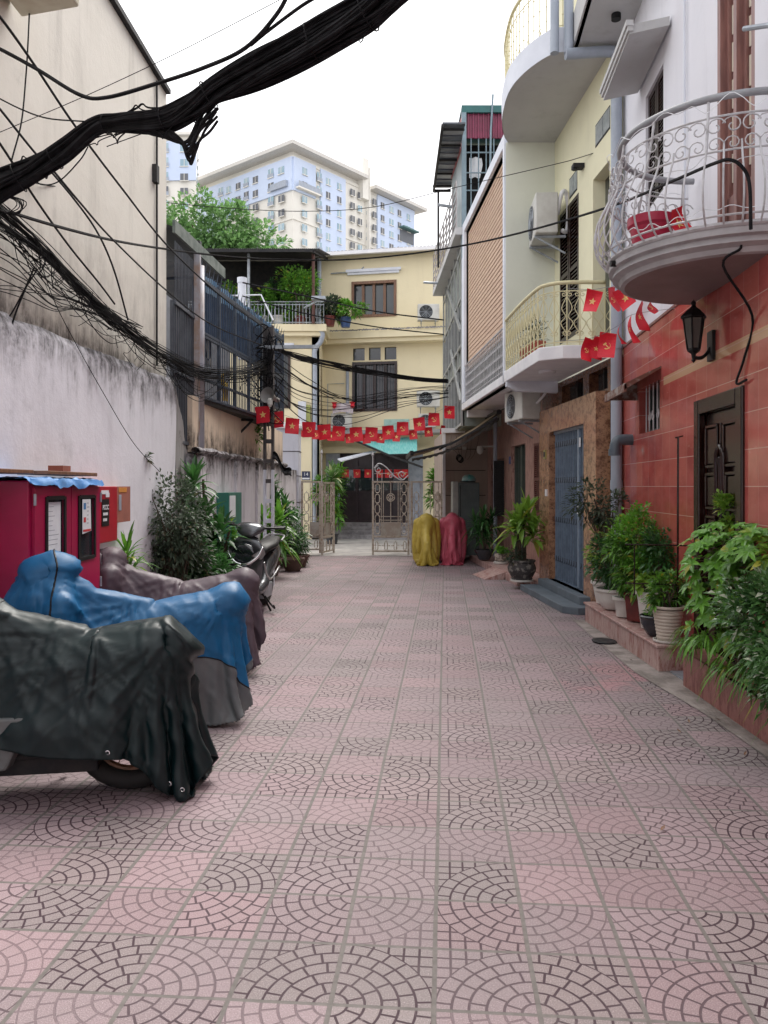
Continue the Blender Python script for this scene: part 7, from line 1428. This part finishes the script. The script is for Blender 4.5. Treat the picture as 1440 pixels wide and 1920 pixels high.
for k, q in enumerate(((-2.02, 8.75, 1.58), (-1.9, 8.8, 1.2), (-2.12, 8.9, 1.35), (-1.85, 8.7, .9), (-2.0, 8.6, 1.0), (-1.78, 8.9, .65), (-1.95, 8.6, .62), (-2.1, 8.5, .55), (-1.72, 8.75, 1.02))): dracaena(b, V(q)+V((-.1, 0, 0)), 28, .34, .07, 310+k, bend=.8); st.tube(spline([(-2.0+.03*k-.1, 8.9, 0), V(q)*.5+V((-1.0, 4.45, 0)), q], 4), .016, 6)
b.build('foliage', K['leaf_dark'], t); st.build('stem', K['bark'], t)
t = thing('shrub', 'dark leafy mass filling the ground beside the dracaena, left of the scooter', 'shrub', (-1.95, 8.3, 0)); b = MB(); cs = bush(b, (-1.95, 8.35, .42), (.36, .4, .42), 2600, .11, .045, 320, clumps=60); b.build('foliage', K['leaf_dark'], t); b = MB(); twigs(b, (-1.95, 8.3, 0), (-1.95, 8.35, .42), cs, .012, 16); b.build('stem', K['bark'], t)
t = thing('potted_plant', 'small fern like plant below the red hose box', 'plant', (-2.2, 6.9, 0)); b = MB(); dracaena(b, (-2.2, 6.7, .95), 40, .3, .035, 330, bend=.9); dracaena(b, (-2.22, 6.8, .75), 30, .3, .035, 331, bend=.9); b.build('foliage', K['leaf_mid'], t); b = MB(); b.tube([(-2.2, 6.8, .2), (-2.2, 6.7, .95)], .015, 6); b.build('stem', K['bark'], t); pot('pot', rim(.12, .17, .3), (-2.17, 6.85, 0), K['potdark'], t)
t = thing('potted_plant', 'slim leafy stems in a pot between the green cabinet and the scooter', 'plant', (-2.08, 10.3, 0)); b = MB(); dracaena(b, (-2.05, 10.2, 1.0), 26, .3, .06, 340); dracaena(b, (-1.98, 10.2, .8), 24, .28, .06, 341); b.build('foliage', K['leaf_mid'], t); b = MB(); b.tube([(-2.05, 10.2, .2), (-2.05, 10.2, 1.0)], .014, 6); b.build('stem', K['bark'], t); pot('pot', rim(.1, .15, .25), (-2.05, 10.2, 0), K['potdark'], t)
for k, (q, m, lab, rr) in enumerate((((-2.05, 14.2, 0), 'leaf_dark', 'tall strap leaved plant against the streaked wall, behind the scooter', ((-2.05, 14.1, 1.55), (-1.95, 14.0, 1.2), (-2.15, 14.2, 1.3), (-2.0, 14.0, .95), (-1.8, 14.1, 1.1))), ((-1.95, 13.2, 0), 'leaf_mid', 'broad bright leaved plant in a clay trough right behind the scooter', ((-2.0, 13.0, .95), (-1.85, 12.9, .8), (-2.15, 13.1, .85), (-1.75, 13.1, .95), (-1.95, 12.8, .6), (-1.7, 13.0, .62))))):
    t = thing('potted_plant', lab, 'plant', q); b = MB(); st = MB()
    for j, p in enumerate(rr): dracaena(b, p, 30, .4, .075, 350+k*20+j, bend=.8); st.tube([V(q)+V((.03*j-.06, 0, .2)), p], .014, 6)
    b.build('foliage', K[m], t); st.build('stem', K['bark'], t); pot('pot', rim(.16, .22, .26), q, mat('clay_trough', (.12, .07, .055), rough=.8), t)
t = thing('shrub', 'fine leaved dark bush at the foot of the whitewashed pillar', 'shrub', (-1.75, 15.2, 0)); b = MB(); cs = bush(b, (-1.78, 14.9, .55), (.3, .4, .5), 1800, .1, .04, 380, clumps=40); b.build('foliage', K['leaf_dark'], t); b = MB(); twigs(b, (-1.75, 15, 0), (-1.78, 14.9, .55), cs, .012, 14); b.build('stem', K['bark'], t)
for k, (x, y) in enumerate(((-1.62, 13.9), (-1.6, 14.6))):
    b = MB(); b.lathe([(.13, 0), (.2, .18), (.22, .2), (.22, .23), (.19, .23), (.17, .15)], (x, y, 0), 20); tag(b.build('plant_pot', MATS['clay_trough'], smooth='auto'), ['empty brown clay pot at the foot of the plants, nearer one', 'empty brown clay pot at the foot of the plants, farther one'][k], 'pot')
t = thing('vine', 'small leafy shoot growing from the wall top beside the utility pole', 'plant', (-2.2, 12.9, 1.9)); b = MB(); cs = bush(b, (-2.15, 12.9, 2.35), (.14, .15, .24), 260, .1, .045, 390, clumps=10); b.build('foliage', K['leaf_mid'], t); b = MB(); twigs(b, (-2.2, 12.95, 1.95), (-2.15, 12.9, 2.35), cs, .008, 6); b.build('stem', K['bark'], t)
# behind the camera, for reflections and a natural closing of the alley
b = MB(); b.box(-5, 5, -9, -8.5, 0, 5); tag(b.build('rear_wall', K['greyR']), 'plain grey house wall behind the viewpoint', 'wall')
